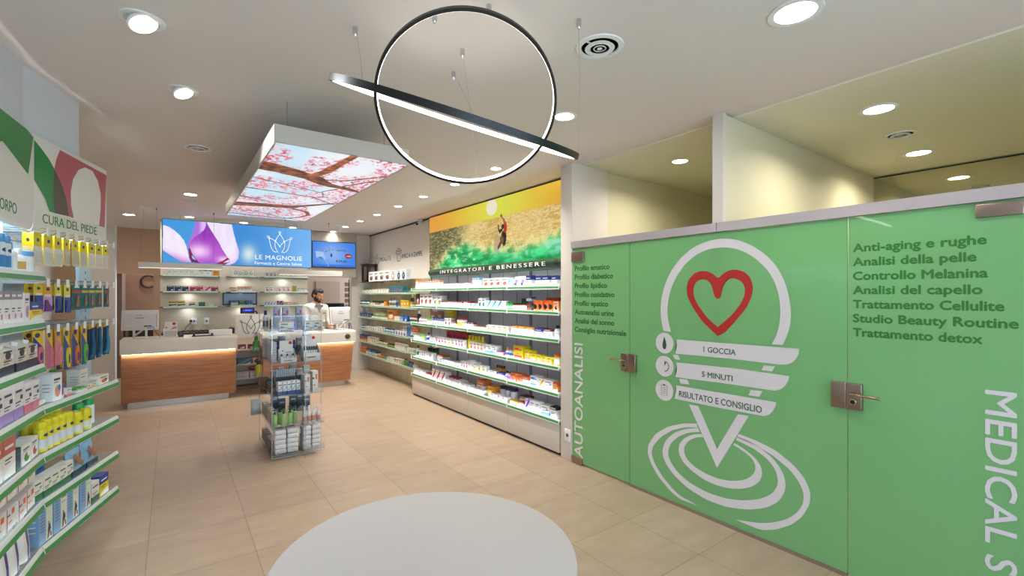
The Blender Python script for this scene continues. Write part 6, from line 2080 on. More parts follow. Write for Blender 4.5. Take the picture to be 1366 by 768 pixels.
BOX_NAME[0] = 'foot_care_box'
names = ['top foot care shelf', 'second foot care shelf', 'third foot care shelf', 'lowest foot care shelf']
for (z, rows), nm in zip(FOOT_ROWS, names):
    fill_row(rows, z, A2, D2, -N2, R2, nm, 'counter end', maxd=0.075, back0=0.02, rev=True)
BOX_NAME[0] = 'body_care_box'
names = ['top body care shelf', 'second body care shelf', 'third body care shelf', 'fourth body care shelf', 'fifth body care shelf', 'sixth body care shelf', 'lowest body care shelf']
for (z, rows), nm in zip(BODY_ROWS, names):
    fill_row(rows, z, A2, D1, -N1, R1, nm, 'far end', maxd=0.075, back0=0.02, rev=True)

BOX_NAME[0] = 'carton'
# hooks with price tags and the hanging packs
for z in (2.0, 1.705, 1.435):
    b = MB()
    b.box(-0.01, 0.885, 0.335, 0.350, z - 0.01, z + 0.012, M_STEEL)
    b.obj('hook_bar', foot)
    for k in range(9):
        t = 0.05 + 0.098 * k
        b = MB()
        b.tube([(t, 0.345, z), (t, 0.02, z + 0.004), (t, 0.0, z + 0.016)], 0.003, M_STEEL, 6)
        b.tube([(t, 0.345, z + 0.03), (t, -0.005, z + 0.03)], 0.002, M_STEEL, 6)
        h = b.obj('peg_hook', foot)
        b = MB()
        b.box(t - 0.013, t + 0.013, -0.009, -0.006, z - 0.012, z + 0.034, mat('e6e6e2', 0.35))
        b.obj('price_tag', h)


def card(kind, cols, w, h):
    """hanging blister pack: printed card with a moulded clear bubble over the goods; hangs below z=0"""
    a, c1, c2 = [pm(x) for x in cols.split()]
    q = MB()
    r = 0.008
    q.prism([(-w / 2, -h), (w / 2, -h), (w / 2, -r), (w / 2 - r, 0), (-w / 2 + r, 0), (-w / 2, -r)], 0, 0.002, a, 'y')
    P = lambda x, z, d=0.0: (x * w, -0.0006 - d, z * h)
    if kind == 'plaster':
        poly([(-0.5, -1), (0.5, -1), (0.5, -0.42), (-0.5, -0.42)], P, q, c1)
        poly(disc(0, -0.22, 0.17, 0.06, 14), P, q, pm('1f3a7a'), 0.0003)
        poly([(-0.4, -0.46), (0.4, -0.46), (0.4, -0.53), (-0.4, -0.53)], P, q, c2, 0.0003)
        poly(disc(0.05, -0.74, 0.24, 0.13, 14), P, q, pm('c88a70'), 0.0003)
    elif kind == 'insole':
        poly([(-0.5, -1), (0.5, -1), (0.5, -0.52), (-0.5, -0.16)], P, q, c1)
        poly(disc(-0.05, -0.15, 0.26, 0.07, 16), P, q, pm('1f3a7a'), 0.0004)
        poly([(-0.34, -0.30), (0.2, -0.30), (0.2, -0.34), (-0.34, -0.34)], P, q, pm('e8d84a'), 0.0003)
    elif kind == 'heel':
        poly([(-0.5, -1), (0.5, -1), (0.5, -0.45), (-0.5, -0.45)], P, q, c1)
        poly(disc(0, -0.18, 0.2, 0.06, 14), P, q, pm('1f3a7a'), 0.0003)
        poly([(-0.36, -0.36), (0.36, -0.36), (0.3, -0.56), (-0.3, -0.56)], P, q, pm('e8e4d8'), 0.0004)
    elif kind == 'teal':
        poly([(-0.5, -0.22), (0.5, -0.22), (0.5, -0.32), (-0.5, -0.32)], P, q, c1)
        poly([(-0.30, -0.05), (0.30, -0.05), (0.30, -0.12), (-0.30, -0.12)], P, q, pm('dfe8e8'))
        poly([(-0.30, -0.90), (0.30, -0.90), (0.36, -0.60), (0.2, -0.40), (-0.2, -0.40), (-0.36, -0.60)], P, q, pm('0a4a50'))
    elif kind == 'dark':
        poly([(-0.5, 0), (0.5, 0), (0.5, -0.10), (-0.5, -0.14)], P, q, c1)
        poly(disc(0, -0.08, 0.2, 0.04, 14), P, q, pm('1f3a7a'), 0.0004)
    o = link('blister_pack', q.mesh('blister_pack'))
    q = MB()
    if kind == 'insole':
        pts = [(0.16 + 0.26 * math.cos(t), -0.70 + 0.24 * math.sin(t) + 0.03 * math.cos(2 * t)) for t in np.linspace(0, 2 * PI, 22, endpoint=False)]
        q.prism([(x * w, z * h) for x, z in pts], -0.010, -0.001, c2, 'y')
        q.prism([((0.16 + 0.13 * math.cos(t)) * w, (-0.76 + 0.12 * math.sin(t)) * h) for t in np.linspace(0, 2 * PI, 16, endpoint=False)], -0.0112, -0.0098, c1, 'y')
    elif kind == 'dark':
        q.prism([(x * w, z * h) for x, z in ((-0.36, -0.96), (0.02, -0.97), (0.36, -0.86), (0.42, -0.6), (0.2, -0.3), (0.26, -0.17), (0.08, -0.15), (0.02, -0.34), (0.12, -0.6), (-0.1, -0.86), (-0.36, -0.9))], -0.010, -0.001, c2, 'y')
    elif kind == 'teal':
        q.prism([(x * w, z * h) for x, z in ((0.02, -0.42), (0.16, -0.44), (0.14, -0.62), (0.22, -0.78), (0.08, -0.88), (-0.14, -0.84), (-0.04, -0.74), (0.0, -0.6))], -0.006, -0.001, c2, 'y')
    elif kind == 'heel':
        q.prism([(x * w, z * h) for x, z in ((-0.44, -0.96), (0.30, -0.96), (0.40, -0.84), (0.05, -0.72), (-0.2, -0.55), (-0.36, -0.56))], -0.010, -0.001, c2, 'y')
    else:
        q.prism([(x * w, z * h) for x, z in ((-0.36, -0.94), (0.36, -0.94), (0.36, -0.58), (-0.36, -0.58))], -0.007, -0.001, M_ACRYL, 'y')
    q.obj('bubble' if kind == 'plaster' else 'moulded_pad', o)
    return o


HANG = [
    (2.0, 0.112, [('plaster', 'ecd81e f0ece0 c83a2a', 0.088, 0.185)] * 3 + [('plaster', 'ecd81e d8d0c0 2a6a8a', 0.075, 0.17)] * 3 + [('plaster', 'ecd81e f0e8e0 2a8a5a', 0.085, 0.17)] * 2 + [('plaster', 'ecd81e e8e0d8 c83a2a', 0.07, 0.165)],
     ['yellow and white plaster pack', 'yellow and white plaster pack', 'yellow and white plaster pack', 'slim yellow and beige pack', 'slim yellow and beige pack', 'slim yellow and beige pack', 'yellow and white corn pad pack', 'yellow and white corn pad pack', 'narrow yellow pack at the outer end'], 'top peg row'),
    (1.705, 0.10, [('heel', 'e8c81e 1f3a8a 3a4a9a', 0.088, 0.15), ('heel', 'e8a81e c8a8d8 6a2a7a', 0.09, 0.17), ('heel', 'ecd81e 1f4aa0 1a3a8a', 0.07, 0.16), ('heel', 'ecd81e 1f4aa0 1a3a8a', 0.088, 0.18)] + [('teal', '0f6a70 c83a2a b0704a', 0.085, 0.165), ('teal', '0f6a70 d8b82a b0704a', 0.07, 0.16), ('teal', '0f6a70 e0d02a b8805a', 0.085, 0.16), ('teal', '0f6a70 c8c82a a8684a', 0.085, 0.155), ('teal', '0f6a70 c83a2a b0704a', 0.07, 0.155)],
     ['yellow and dark blue pack', 'yellow and purple heel pack', 'slim yellow and blue heel pack', 'yellow and blue heel pack', 'teal ankle support pack with red stripe', 'narrow teal ankle support pack', 'teal knee support pack with yellow stripe', 'teal support pack with olive stripe', 'narrow teal pack at the outer end'], 'middle peg row'),
    (1.435, 0.10, [('insole', 'e8c01e 1f3a8a d87080', 0.088, 0.20), ('insole', 'e8c01e c07090 d87888', 0.075, 0.235), ('insole', 'd8a82a d8808a e09098', 0.075, 0.23), ('insole', 'e8c81e 1f4a9a e8d81e', 0.085, 0.27), ('insole', 'd8a01e 1f4a9a e8702a', 0.07, 0.265), ('insole', 'e8c01e 1f5aa8 6ac02a', 0.088, 0.265), ('dark', '0f2a4a c8a02a 16608a', 0.08, 0.25), ('dark', '10304e b8902a 1a6a92', 0.08, 0.245), ('dark', '0f2c48 d8a82a 1f8ab0', 0.08, 0.235)],
     ['yellow and blue insole pack', 'slim pink insole pack', 'pink insole pack', 'blue insole pack with yellow pad', 'slim insole pack with orange pad', 'blue insole pack with green pad', 'dark blue insole pack', 'dark blue insole pack', 'dark insole pack with bright blue sole'], 'lowest peg row')]
for z, drop, packs, looks, row in HANG:
    for k, ((kd, cols, w, h), look) in enumerate(zip(packs, looks)):
        t = 0.05 + 0.098 * k
        for layer in range(2):
            p = A2 + D2 * (t + (0.006 if layer else 0)) - N2 * (0.035 + 0.045 * layer + random.uniform(0, 0.01))
            o = card(kd, cols, w, h)
            o.location = (p.x, p.y, z + 0.005)
            o.rotation_euler = (0, 0, R2 + random.uniform(-0.10, 0.10))
            tag(o, look + (' in front' if layer == 0 else ' hanging behind') + ', %s peg, ' % ORD[k] + row, 'blister pack', 'hanging packs on the ' + row)


# ------------------------------------------------------------------ the two sales counters
def counter(label, x0, x1, taper):
    o = thing('sales_counter', label, 'counter', (x0, 8.53, 0), 0, 'wood fronted sales counters')
    w = x1 - x0
    M_TOPW = mat('dbd3c8', 0.3)
    b = MB()
    tb = taper * 0.8
    b.prism([(0.012, 0.095), (w - 0.012 - taper, 0.095), (w - 0.012 - taper * 0.2, 0.775), (0.012, 0.775)], 0.03, 0.62, M_WALNUT, 'y')
    b.obj('wood_body', o)
    # white moulded top with a rounded front edge
    b = MB()
    prof = [(0.0, 0.785), (0.0, 0.955)] + [(0.035 - 0.035 * math.cos(t), 0.955 + 0.035 * math.sin(t)) for t in np.linspace(0.15, PI / 2, 7)] + [(0.66, 0.99), (0.66, 0.785)]
    b.prism(prof, 0.0, w, M_TOPW, 'x', True)
    b.obj('worktop', o)
    b = MB()
    b.box(0.02, w - 0.02, 0.006, 0.028, 0.7838, 0.7848, mat((1.0, 0.97, 0.93), 0.5, 0, COUNTER_LED))
    b.obj('light_strip', o)
    b = MB()
    b.box(0.08, w - 0.09 - taper, 0.07, 0.58, 0.0, 0.094, mat('b5b0a8', 0.25, 0.9))
    b.obj('plinth', o)
    return o


counter('wood fronted white topped counter with the touch till and white box', -0.60, 0.832, 0.02)
cr = counter('wood fronted white topped counter where the pharmacist stands', 1.19, 2.70, 0.08)
b = MB()
b.lathe([(0.05, 0.0), (0.05, 0.004), (0.044, 0.006), (0.036, 0.0062), (0, 0.0062)], [mat('1f3a22', 0.4), mat('1f3a22', 0.4), mat('c8a02a', 0.4), mat('24502c', 0.4)], n=28, axis='y')
for t in np.linspace(0, 2 * PI, 6, endpoint=False):
    b.lathe([(0.008, 0.0068), (0, 0.0068)], mat('c8a02a', 0.4), c=(0.016 * math.cos(t), 0, 0.016 * math.sin(t)), n=8, axis='y')
e = b.obj('round_badge', cr, (1.365, 0.0, 0.885))
e.rotation_euler = (0, 0, PI)
CT = 0.991


def till(label, x, y, rz, w=0.44, h=0.30):
    """touch screen till seen from behind"""
    o = thing('touch_till', label, 'till', (x, y, CT), rz)
    lean = -0.16
    M_CASE = mat('dcdadb', 0.35)
    b = MB()
    b.box(-w / 2, w / 2, -0.02, 0.02, -h / 2, h / 2, M_CASE, 0.008)
    c = b.obj('screen_case', o, (0, 0, 0.27))
    c.rotation_euler = (lean, 0, 0)
    b = MB()
    b.box(-w / 2 + 0.03, w / 2 - 0.03, -0.034, -0.02, -h / 2 + 0.03, h / 2 - 0.05, mat('cfcdcf', 0.4), 0.004)
    for q in (-0.035, -0.008, 0.018):
        b.box(q - 0.01, q + 0.012, -0.0352, -0.034, 0.06, 0.07, mat('8a888c', 0.5))
    b.box(-0.06, 0.05, -0.0352, -0.034, 0.02, 0.036, mat('98959c', 0.5))
    for q in range(8):
        b.box(w / 2 - 0.024, w / 2 - 0.018, -0.0352, -0.0195, -0.10 + q * 0.025, -0.085 + q * 0.025, mat('77757a', 0.5))
    b.obj('rear_cover', c)
    b = MB()
    b.box(-w / 2 + 0.012, w / 2 - 0.012, 0.0195, 0.022, -h / 2 + 0.012, h / 2 - 0.012, mat('30343c', 0.1))
    b.obj('screen_face', c)
    b = MB()
    b.box(-0.075, 0.075, -0.06, 0.14, 0.0, 0.018, M_CASE, 0.005)
    b.box(-0.085, -0.06, -0.035, 0.005, 0.018, 0.20, M_CASE, 0.004)
    b.box(0.06, 0.085, -0.035, 0.005, 0.018, 0.20, M_CASE, 0.004)
    b.box(-0.085, 0.085, -0.035, 0.005, 0.18, 0.215, M_CASE, 0.004)
    b.obj('foot_stand', o)
    b = MB()
    b.tube([(0.09, -0.045, 0.17), (0.05, -0.06, 0.15), (0.0, -0.06, 0.10), (-0.05, -0.07, 0.06), (-0.08, -0.06, 0.012)], 0.007, mat('d8d0b8', 0.5), 8)
    b.tube([(0.10, -0.045, 0.18), (0.06, -0.065, 0.14), (0.01, -0.07, 0.09), (-0.06, -0.08, 0.03)], 0.005, mat('c8c0a8', 0.5), 8)
    b.tube([(0.12, -0.045, 0.19), (0.16, -0.06, 0.17), (0.19, -0.03, 0.08), (0.24, 0.0, 0.012)], 0.0035, M_BLACK, 8)
    b.box(0.05, 0.14, -0.05, -0.03, 0.15, 0.19, M_BLACK, 0.003)
    b.obj('cable', o)
    return o


till('grey touch screen till seen from behind on the till counter', -0.385, 8.84, -0.12)
till('grey touch screen till in front of the pharmacist', 2.50, 8.80, 0.16, 0.40)
# till counter odds and ends
o = thing('leaflet_stand', 'small white leaflet stand with a red dotted card beside the till', 'stand', (-0.025, 8.78, CT))
b = MB()
b.box(-0.085, 0.085, -0.01, 0.06, 0, 0.012, M_WHITE)
b.box(-0.085, 0.085, 0.05, 0.06, 0.012, 0.13, M_WHITE)
b.box(-0.085, -0.075, -0.01, 0.05, 0.012, 0.12, M_WHITE)
b.box(0.075, 0.085, -0.01, 0.05, 0.012, 0.12, M_WHITE)
b.box(-0.075, 0.075, -0.006, 0.0, 0.012, 0.10, mat('c8bfb6', 0.5))
b.obj('holder', o)
b = MB()
b.box(-0.07, 0.085, 0.030, 0.034, 0.06, 0.235, mat('e6e2dc', 0.5))
b.prism(disc(0.045, 0.205, 0.022, 0.022, 16), 0.0285, 0.030, mat('c02a34', 0.5), 'y')
b.prism(disc(-0.05, 0.15, 0.012, 0.012, 12), 0.0285, 0.030, mat('c05a3a', 0.5), 'y')
b.prism([(0.0, 0.11), (0.07, 0.13), (0.08, 0.16), (0.04, 0.165)], 0.0285, 0.030, mat('b09a8c', 0.5), 'y')
b.obj('card', o)
b = MB()
b.box(-0.035, 0.035, 0, 0.05, 0, 0.075, M_BLACK, 0.004)
o = tag(b.obj('card_reader', None, (0.105, 8.80, CT)), 'small black card reader beside the leaflet stand', 'card reader')
b = MB()
b.box(-0.025, 0.025, -0.003, -0.0, 0.04, 0.062, mat('2a3440', 0.2))
b.obj('display', o)
o = thing('document_scanner', 'flat dark blue grey scanner pad on the till counter', 'scanner', (0.385, 8.72, CT))
b = MB()
b.box(-0.145, 0.145, -0.03, 0.09, 0, 0.012, mat('2c3440', 0.4), 0.004)
b.obj('pad', o)
b = MB()
for x in (-0.115, 0.12):
    b.tube([(x, -0.015, 0.012), (x, -0.01, 0.03), (x, 0.05, 0.03), (x, 0.06, 0.012)], 0.014, mat('1c2026', 0.4), 8)
b.obj('grip', o)
b = MB()
b.box(-0.155, 0.155, 0, 0.13, 0, 0.085, M_WHITE, 0.002)
o = tag(b.obj('white_box', None, (0.625, 8.74, CT)), 'plain white lidded box on the far end of the till counter', 'box')
b = MB()
b.box(-0.157, 0.157, -0.002, 0.132, 0.06, 0.088, M_WHITE, 0.002)
b.obj('lid', o)
b = MB()
b.box(-0.04, 0.04, 0, 0.07, 0, 0.10, M_BLACK, 0.003)
tag(b.obj('pen_cup', None, (0.80, 9.02, CT)), 'small black square cup behind the white box', 'cup')
stand('c', 'plain', 'e8902a f0f0e8 fff', 0.035, 0.03, 0.05, (0.795, 9.035, CT + 0.101), 0, 'tiny orange bottle standing on the small black cup', 'counter top bits')

# dark low back worktop behind the till counter, with cables, and the two sockets
o = thing('back_worktop', 'dark edged narrow worktop along the wall behind the till counter', 'worktop', (0, 0, 0))
b = MB()
b.box(-0.15, 0.66, 9.62, 10.095, 0.965, 0.995, mat('3a2e26', 0.35), 0.003)
b.obj('top', o)
for x0, x1 in ((-0.15, 0.25), (0.255, 0.66)):
    b = MB()
    b.box(x0, x1, 9.66, 10.09, 0.06, 0.963, mat('d6cbb4', 0.5))
    f = b.obj('cupboard', o)
    b = MB()
    b.box(x0 + 0.004, x1 - 0.004, 9.642, 9.659, 0.07, 0.955, mat('ddd2bc', 0.5), 0.002)
    b.obj('door_leaf', f)
b = MB()
b.box(-0.13, 0.64, 9.70, 10.05, 0.0, 0.059, M_BLACK)
b.obj('plinth', o)
b = MB()
pts = []
for k in range(26):
    pts.append((0.12 + k * 0.018, 9.72 + 0.05 * math.sin(k * 1.7), 1.008 + 0.012 * abs(math.sin(k * 0.9))))
b.tube(pts, 0.010, M_BLACK, 6)
tag(b.obj('coiled_cable', None), 'tangle of black cable lying along the dark back worktop', 'cable')
socket('white wall socket with a black plug behind the till counter', (0.315, 10.10, 1.165), 0)
b = MB()
b.box(-0.02, 0.02, -0.045, 0, -0.02, 0.02, M_BLACK, 0.004)
o = tag(b.obj('power_plug', None, (0.265, 10.09, 1.170)), 'black plug with a hanging lead at the counter wall socket', 'plug')
b = MB()
b.tube([(0, -0.045, 0), (-0.02, -0.09, -0.04), (-0.07, -0.16, -0.10), (-0.10, -0.22, -0.165)], 0.006, M_BLACK, 6)
b.obj('lead', o)
socket('white wall socket with a thin pale lead behind the till counter', (0.50, 10.10, 1.158), 0)

# customer display on a pole
o = thing('customer_display', 'small black pole display with blue lit characters between the counters', 'display', (1.10, 9.56, 0.0))
b = MB()
b.box(-0.12, 0.10, -0.02, 0.03, 1.30, 1.40, M_BLACK, 0.004)
b.obj('housing', o)
b = MB()
b.box(-0.085, 0.075, -0.0215, -0.0201, 1.335, 1.378, mat('1726b8', 0.4, 0, 0.8))
for k in range(7):
    b.box(-0.05 + k * 0.014, -0.041 + k * 0.014, -0.0225, -0.0216, 1.350, 1.366, mat('5a7aff', 0.4, 0, 1.2))
b.obj('lit_panel', o)
b = MB()
b.tube([(0.09, 0.01, 1.34), (0.13, 0.02, 1.335), (0.145, 0.02, 1.30), (0.145, 0.02, 0.0)], 0.016, M_BLACK, 10)
b.obj('pole', o)

# cream display unit with the flower board, between the counters
UX0, UX1, UY = 0.872, 1.305, 9.205
o = thing('display_unit', 'cream open display unit with a flower emblem board between the counters', 'display unit', (UX0, UY, 0))
uw = UX1 - UX0
M_UNIT = mat('dccfb6', 0.5)
b = MB()
b.box(0, uw, 0.0, 0.012, 0.895, 1.30, mat('e4e0da', 0.4), 0.002)
bd = b.obj('header_board', o)
b = MB()
crown(b, uw * 0.53, 1.075, 0.155, PY(-0.001), mat('2c6a3c', 0.5), 0.011, mat('8e2a44', 0.5))
b.obj('flower_emblem', bd)
b = MB()
b.box(0, uw, 0.24, 0.255, 0.0, 0.895, M_UNIT)
b.box(0, 0.012, 0.013, 0.24, 0.0, 0.895, M_UNIT)
b.box(uw - 0.012, uw, 0.013, 0.24, 0.0, 0.895, M_UNIT)
b.box(0.012, uw - 0.012, 0.02, 0.24, 0.0, 0.055, mat('8a6a4a', 0.5))
b.obj('carcass', o)
for z in (0.69, 0.435, 0.19):
    b = MB()
    b.box(0.013, uw - 0.013, 0.0, 0.239, z - 0.012, z, M_UNIT)
    b.box(0.013, uw - 0.013, -0.006, 0.0, z - 0.012, z + 0.012, mat('e8dfca', 0.4))
    b.obj('shelf', o)
for k in range(2):
    stand('b', 'pic', '8a2434 d8a0a8 fff', 0.115, 0.08, 0.085, (UX0 + 0.10 + k * 0.15, UY + 0.02, 0.6905), 0.05, 'dark red carton, %s from the till counter, upper display unit shelf' % ORD[k], 'goods in the display unit')
stand('b', 'diag', '4a7a98 6aa0b8 c8d8e0', 0.21, 0.10, 0.10, (UX0 + 0.135, UY + 0.02, 0.4355), 0.03, 'blue carton on the middle display unit shelf', 'goods in the display unit')
stand('b', 'circ', 'e8e0d0 3a3a44 c8683a', 0.13, 0.10, 0.10, (UX0 + 0.33, UY + 0.02, 0.4355), -0.03, 'cream carton with dark dots on the middle display unit shelf', 'goods in the display unit')
stand('b', 'top', '8a2a3a c05a5a fff', 0.16, 0.10, 0.05, (UX0 + 0.30, UY + 0.03, 0.4355 - 0.115), 0.1, 'flat dark red carton lying over the lower cartons of the display unit', 'goods in the display unit')
for k in range(2):
    for j in range(2):
        stand('b', 'plain', 'ece6da c0603a fff', 0.18, 0.12, 0.058, (UX0 + 0.115 + j * 0.195, UY + 0.02, 0.1905 + k * 0.060), 0.04 * (j - 0.5), 'white carton with red dots, %s layer, %s, lowest display unit shelf' % (('lower', 'upper')[k], ('till counter side', 'pharmacist side')[j]), 'goods in the display unit')

# linear pendants over the counters
def linear_pendant(label, x0, x1, y, z, mounts):
    o = thing('linear_pendant_lamp', label, 'pendant lamp', (x0, y, z), 0, 'white linear pendants over the counters')
    w = x1 - x0
    b = MB()
    b.box(0, w, -0.035, 0.035, 0.006, 0.085, mat('d6d1ca', 0.4), 0.003)
    b.obj('housing', o)
    b = MB()
    b.box(0.01, w - 0.01, -0.028, 0.028, 0.0, 0.0055, mat((1, 0.95, 0.88), 0.5, 0, PENDANT_STRENGTH))
    b.obj('diffuser', o)
    for k, (mx, cup) in enumerate(mounts):
        b = MB()
        b.tube([(mx, 0, 0.085), (mx + 0.004, 0, (H - z) * 0.6), (mx + (0.03 if cup else 0), 0, H - z)], 0.0018, mat('8d8880', 0.4), 6)
        wv = b.obj('suspension_wire', o)
        b = MB()
        if cup:
            b.box(mx - 0.02, mx + 0.13, -0.03, 0.03, H - z - 0.025, H - z, M_WHITE, 0.003)
        else:
            b.lathe([(0.008, H - z - 0.03), (0.008, H - z), (0, H - z)], mat('8a6a3a', 0.3, 0.8), c=(mx, 0, 0), n=10)
        b.obj('ceiling_mount', wv)
    return o


linear_pendant('white linear pendant lamp over the till counter', -0.413, 0.657, 8.85, 2.042, [(0.04, True), (0.22, False), (0.95, False)])
linear_pendant('white linear pendant lamp over the pharmacist counter', 1.483, 2.545, 8.85, 1.985, [(0.10, False), (0.83, False), (0.98, True)])

# back room things behind the pharmacist
o = thing('desktop_monitor', 'black desktop monitor in the back room behind the pharmacist', 'monitor', (2.87, 10.75, 1.0))
b = MB()
b.box(-0.27, 0.27, -0.015, 0.02, 0.10, 0.445, M_BLACK, 0.004)
b.obj('case', o)
b = MB()
b.box(-0.255, 0.255, -0.0165, -0.0152, 0.115, 0.43, mat('0c0d10', 0.15))
b.obj('screen', o)
b = MB()
b.box(-0.1, 0.1, -0.05, 0.09, 0.0, 0.012, M_BLACK)
b.box(-0.025, 0.025, 0.0, 0.018, 0.012, 0.12, M_BLACK)
b.obj('stand', o)
o = thing('back_desk', 'beige desk in the back room carrying the black monitor', 'desk', (2.75, 10.75, 0))
b = MB()
b.box(-0.45, 0.28, -0.08, 0.35, 0.965, 0.999, M_PANEL)
b.obj('desk_board', o)
for x in (-0.42, 0.25):
    b = MB()
    b.box(x - 0.015, x + 0.015, -0.06, 0.32, 0, 0.9645, M_PANEL)
    b.obj('side_panel', o)
o = thing('spiral_display', 'tall spindle of brown cylinder holders beside the back room pier', 'display stand', (3.20, 10.66, 0))
b = MB()
b.tube([(0, -0.082, 0.0), (0, -0.082, 1.98)], 0.012, M_BLACK, 8)
b.lathe([(0.16, 0), (0.16, 0.02), (0.02, 0.03), (0.0, 0.03)], M_BLACK, n=20)
b.obj('spindle', o)
for k in range(6):
    b = MB()
    z = 1.20 + k * 0.125
    b.lathe([(0.058, 0), (0.07, 0.006), (0.07, 0.085), (0.058, 0.092), (0, 0.092)], mat('a98f78', 0.45), n=22)
    b.obj('cylinder_holder', o, (0, 0, z))
# dark things in the corridor doorway
o = thing('tall_cabinet', 'dark low cabinet standing inside the corridor doorway', 'cabinet', (-0.42, 12.4, 0))
b = MB()
b.box(-0.30, 0.28, -0.2, 0.3, 0, 1.12, mat('241a16', 0.5), 0.005)
b.obj('body', o)
b = MB()
b.box(-0.295, -0.01, -0.215, -0.201, 0.03, 1.10, mat('2c201a', 0.5), 0.003)
b.obj('door_leaf', o)
b = MB()
b.box(0.0, 0.275, -0.215, -0.201, 0.03, 1.10, mat('2c201a', 0.5), 0.003)
b.obj('door_leaf', o)
b = MB()
b.tube([(-0.42 + 0.13 * math.cos(t), 12.86, 1.92 + 0.13 * math.sin(t)) for t in np.linspace(0.4, 1.85 * PI, 20)], 0.02, M_BLACK, 8)
tag(b.obj('hanging_hose', None), 'loop of black hose hanging on the store room wall', 'hose')

# ------------------------------------------------------------------ round table in front
o = thing('round_table', 'large round white display table in front of the camera', 'table', (0, 0, 0))
cth = math.atan(453 / 620)
tl, tz = -0.29, 1.612
tc = Vector((math.sin(cth) * tz + math.cos(cth) * tl, math.cos(cth) * tz - math.sin(cth) * tl, 0))
o.location = tc
b = MB()
b.lathe([(0.0, 0.71), (0.495, 0.71), (0.505, 0.714), (0.512, 0.742), (0.508, 0.7485), (0.503, 0.75), (0.0, 0.75)], mat('b2aca9', 0.5), n=128)
b.obj('tabletop', o)
b = MB()
b.lathe([(0.0, 0.02), (0.485, 0.02), (0.490, 0.03), (0.490, 0.70), (0.485, 0.709), (0, 0.709)], mat('b0aba8', 0.5), n=96)
b.obj('drum_base', o)
b = MB()
b.lathe([(0.0, 0.0), (0.46, 0.0), (0.46, 0.0195), (0, 0.0195)], M_BLACK, n=64)
b.obj('plinth', o)

# ------------------------------------------------------------------ clear acrylic island stand
IX0, IX1, IY0, IY1 = 0.79, 1.25, 5.08, 5.90
IM = 1.06
TIERS = [0.055, 0.32, 0.635, 0.96, 1.27]
o = thing('acrylic_stand', 'clear acrylic island stand full of goods in the aisle', 'display stand', (0, 0, 0))
M_AEDGE = mat_clear('acrylic_edge', (0.82, 0.87, 0.90), 0.12, 0.14, (0.75, 0.82, 0.88))
for z in TIERS:
    b = MB()
    b.box(IX0, IX1 + 0.03, IY0, IY1, z - 0.006, z, M_ACRYL)
    s = b.obj('shelf', o)
    b = MB()
    b.box(IX0, IX1 + 0.03, IY0 - 0.004, IY0, z - 0.007, z + 0.045, M_ACRYL)
    b.box(IX0, IX1 + 0.03, IY0 - 0.005, IY0 - 0.0005, z - 0.007, z + 0.0, M_AEDGE)
    b.obj('front_lip', s)
    b = MB()
    b.box(IX0 - 0.004, IX0, IY0, IY1, z - 0.007, z + 0.04, M_ACRYL)
    b.obj('side_lip', s)
b = MB()
b.box(IM - 0.004, IM + 0.004, IY0 - 0.18, IY1, 0.03, 1.43, M_ACRYL)
b.box(IM - 0.004, IM + 0.004, IY0 - 0.1825, IY0 - 0.18, 0.03, 1.43, M_AEDGE)
b.obj('divider', o)
b = MB()
b.box(IX0, IX1, 5.50, 5.506, 0.03, 1.43, M_ACRYL)
b.obj('centre_panel', o)
for x, y in ((IX0, IY0), (IX1, IY0), (IX0, IY1), (IX1, IY1)):
    b = MB()
    b.box(x - 0.004, x + 0.004, y - 0.004, y + 0.004, 0.0, 1.43, M_AEDGE)
    b.obj('corner_post', o)
b = MB()
b.box(IX0, IX1, IY0, IY0 + 0.004, 1.30, 1.43, M_ACRYL)
b.box(IX0, IX1, IY0 - 0.001, IY0 + 0.005, 1.425, 1.431, M_AEDGE)
b.obj('top_panel', o)
b = MB()
b.box(IX0, IX1, IY0, IY0 + 0.006, 0.02, 0.03, M_AEDGE)
b.obj('foot_rail', o)
b = MB()
b.box(IX0, IX0 + 0.006, IY0, IY1, 0.02, 0.03, M_AEDGE)
b.obj('foot_rail', o)
IG = 'goods on the acrylic stand'
T0, T1, T2, T3, T4 = [z + 0.001 for z in TIERS]


def put(kind, pat, cols, w, d, h, x, y, z, label, rz=0.0):
    return stand(kind, pat, cols, w, d, h, (x, y, z), rz, label, IG)


# lowest tier: stacks of white folded packs
for c, x in enumerate((0.872, 0.985, 1.118, 1.205)):
    for r in range(5):
        w = 0.105 if c < 2 else 0.080
        for row in range(1):
            q = MB()
            q.box(-w / 2, w / 2, 0, 0.16, 0, 0.046, mat('dedddc', 0.5), 0.012)
            e = link('wipes_pack', q.mesh('wipes_pack'), None, (x + random.uniform(-0.003, 0.003), IY0 + 0.012 + random.uniform(0, 0.006), T0 + r * 0.0475), random.uniform(-0.04, 0.04))
            tag(e, 'white soft pack, %s from the floor, %s stack from the near corner, acrylic stand' % (ORD[r], ORD[c]), 'packet', IG)
            q = MB()
            q.box(-w * 0.3, w * 0.3, 0.03, 0.13, 0.046, 0.0472, mat('c8aaa4', 0.5))
            q.obj('flap', e)
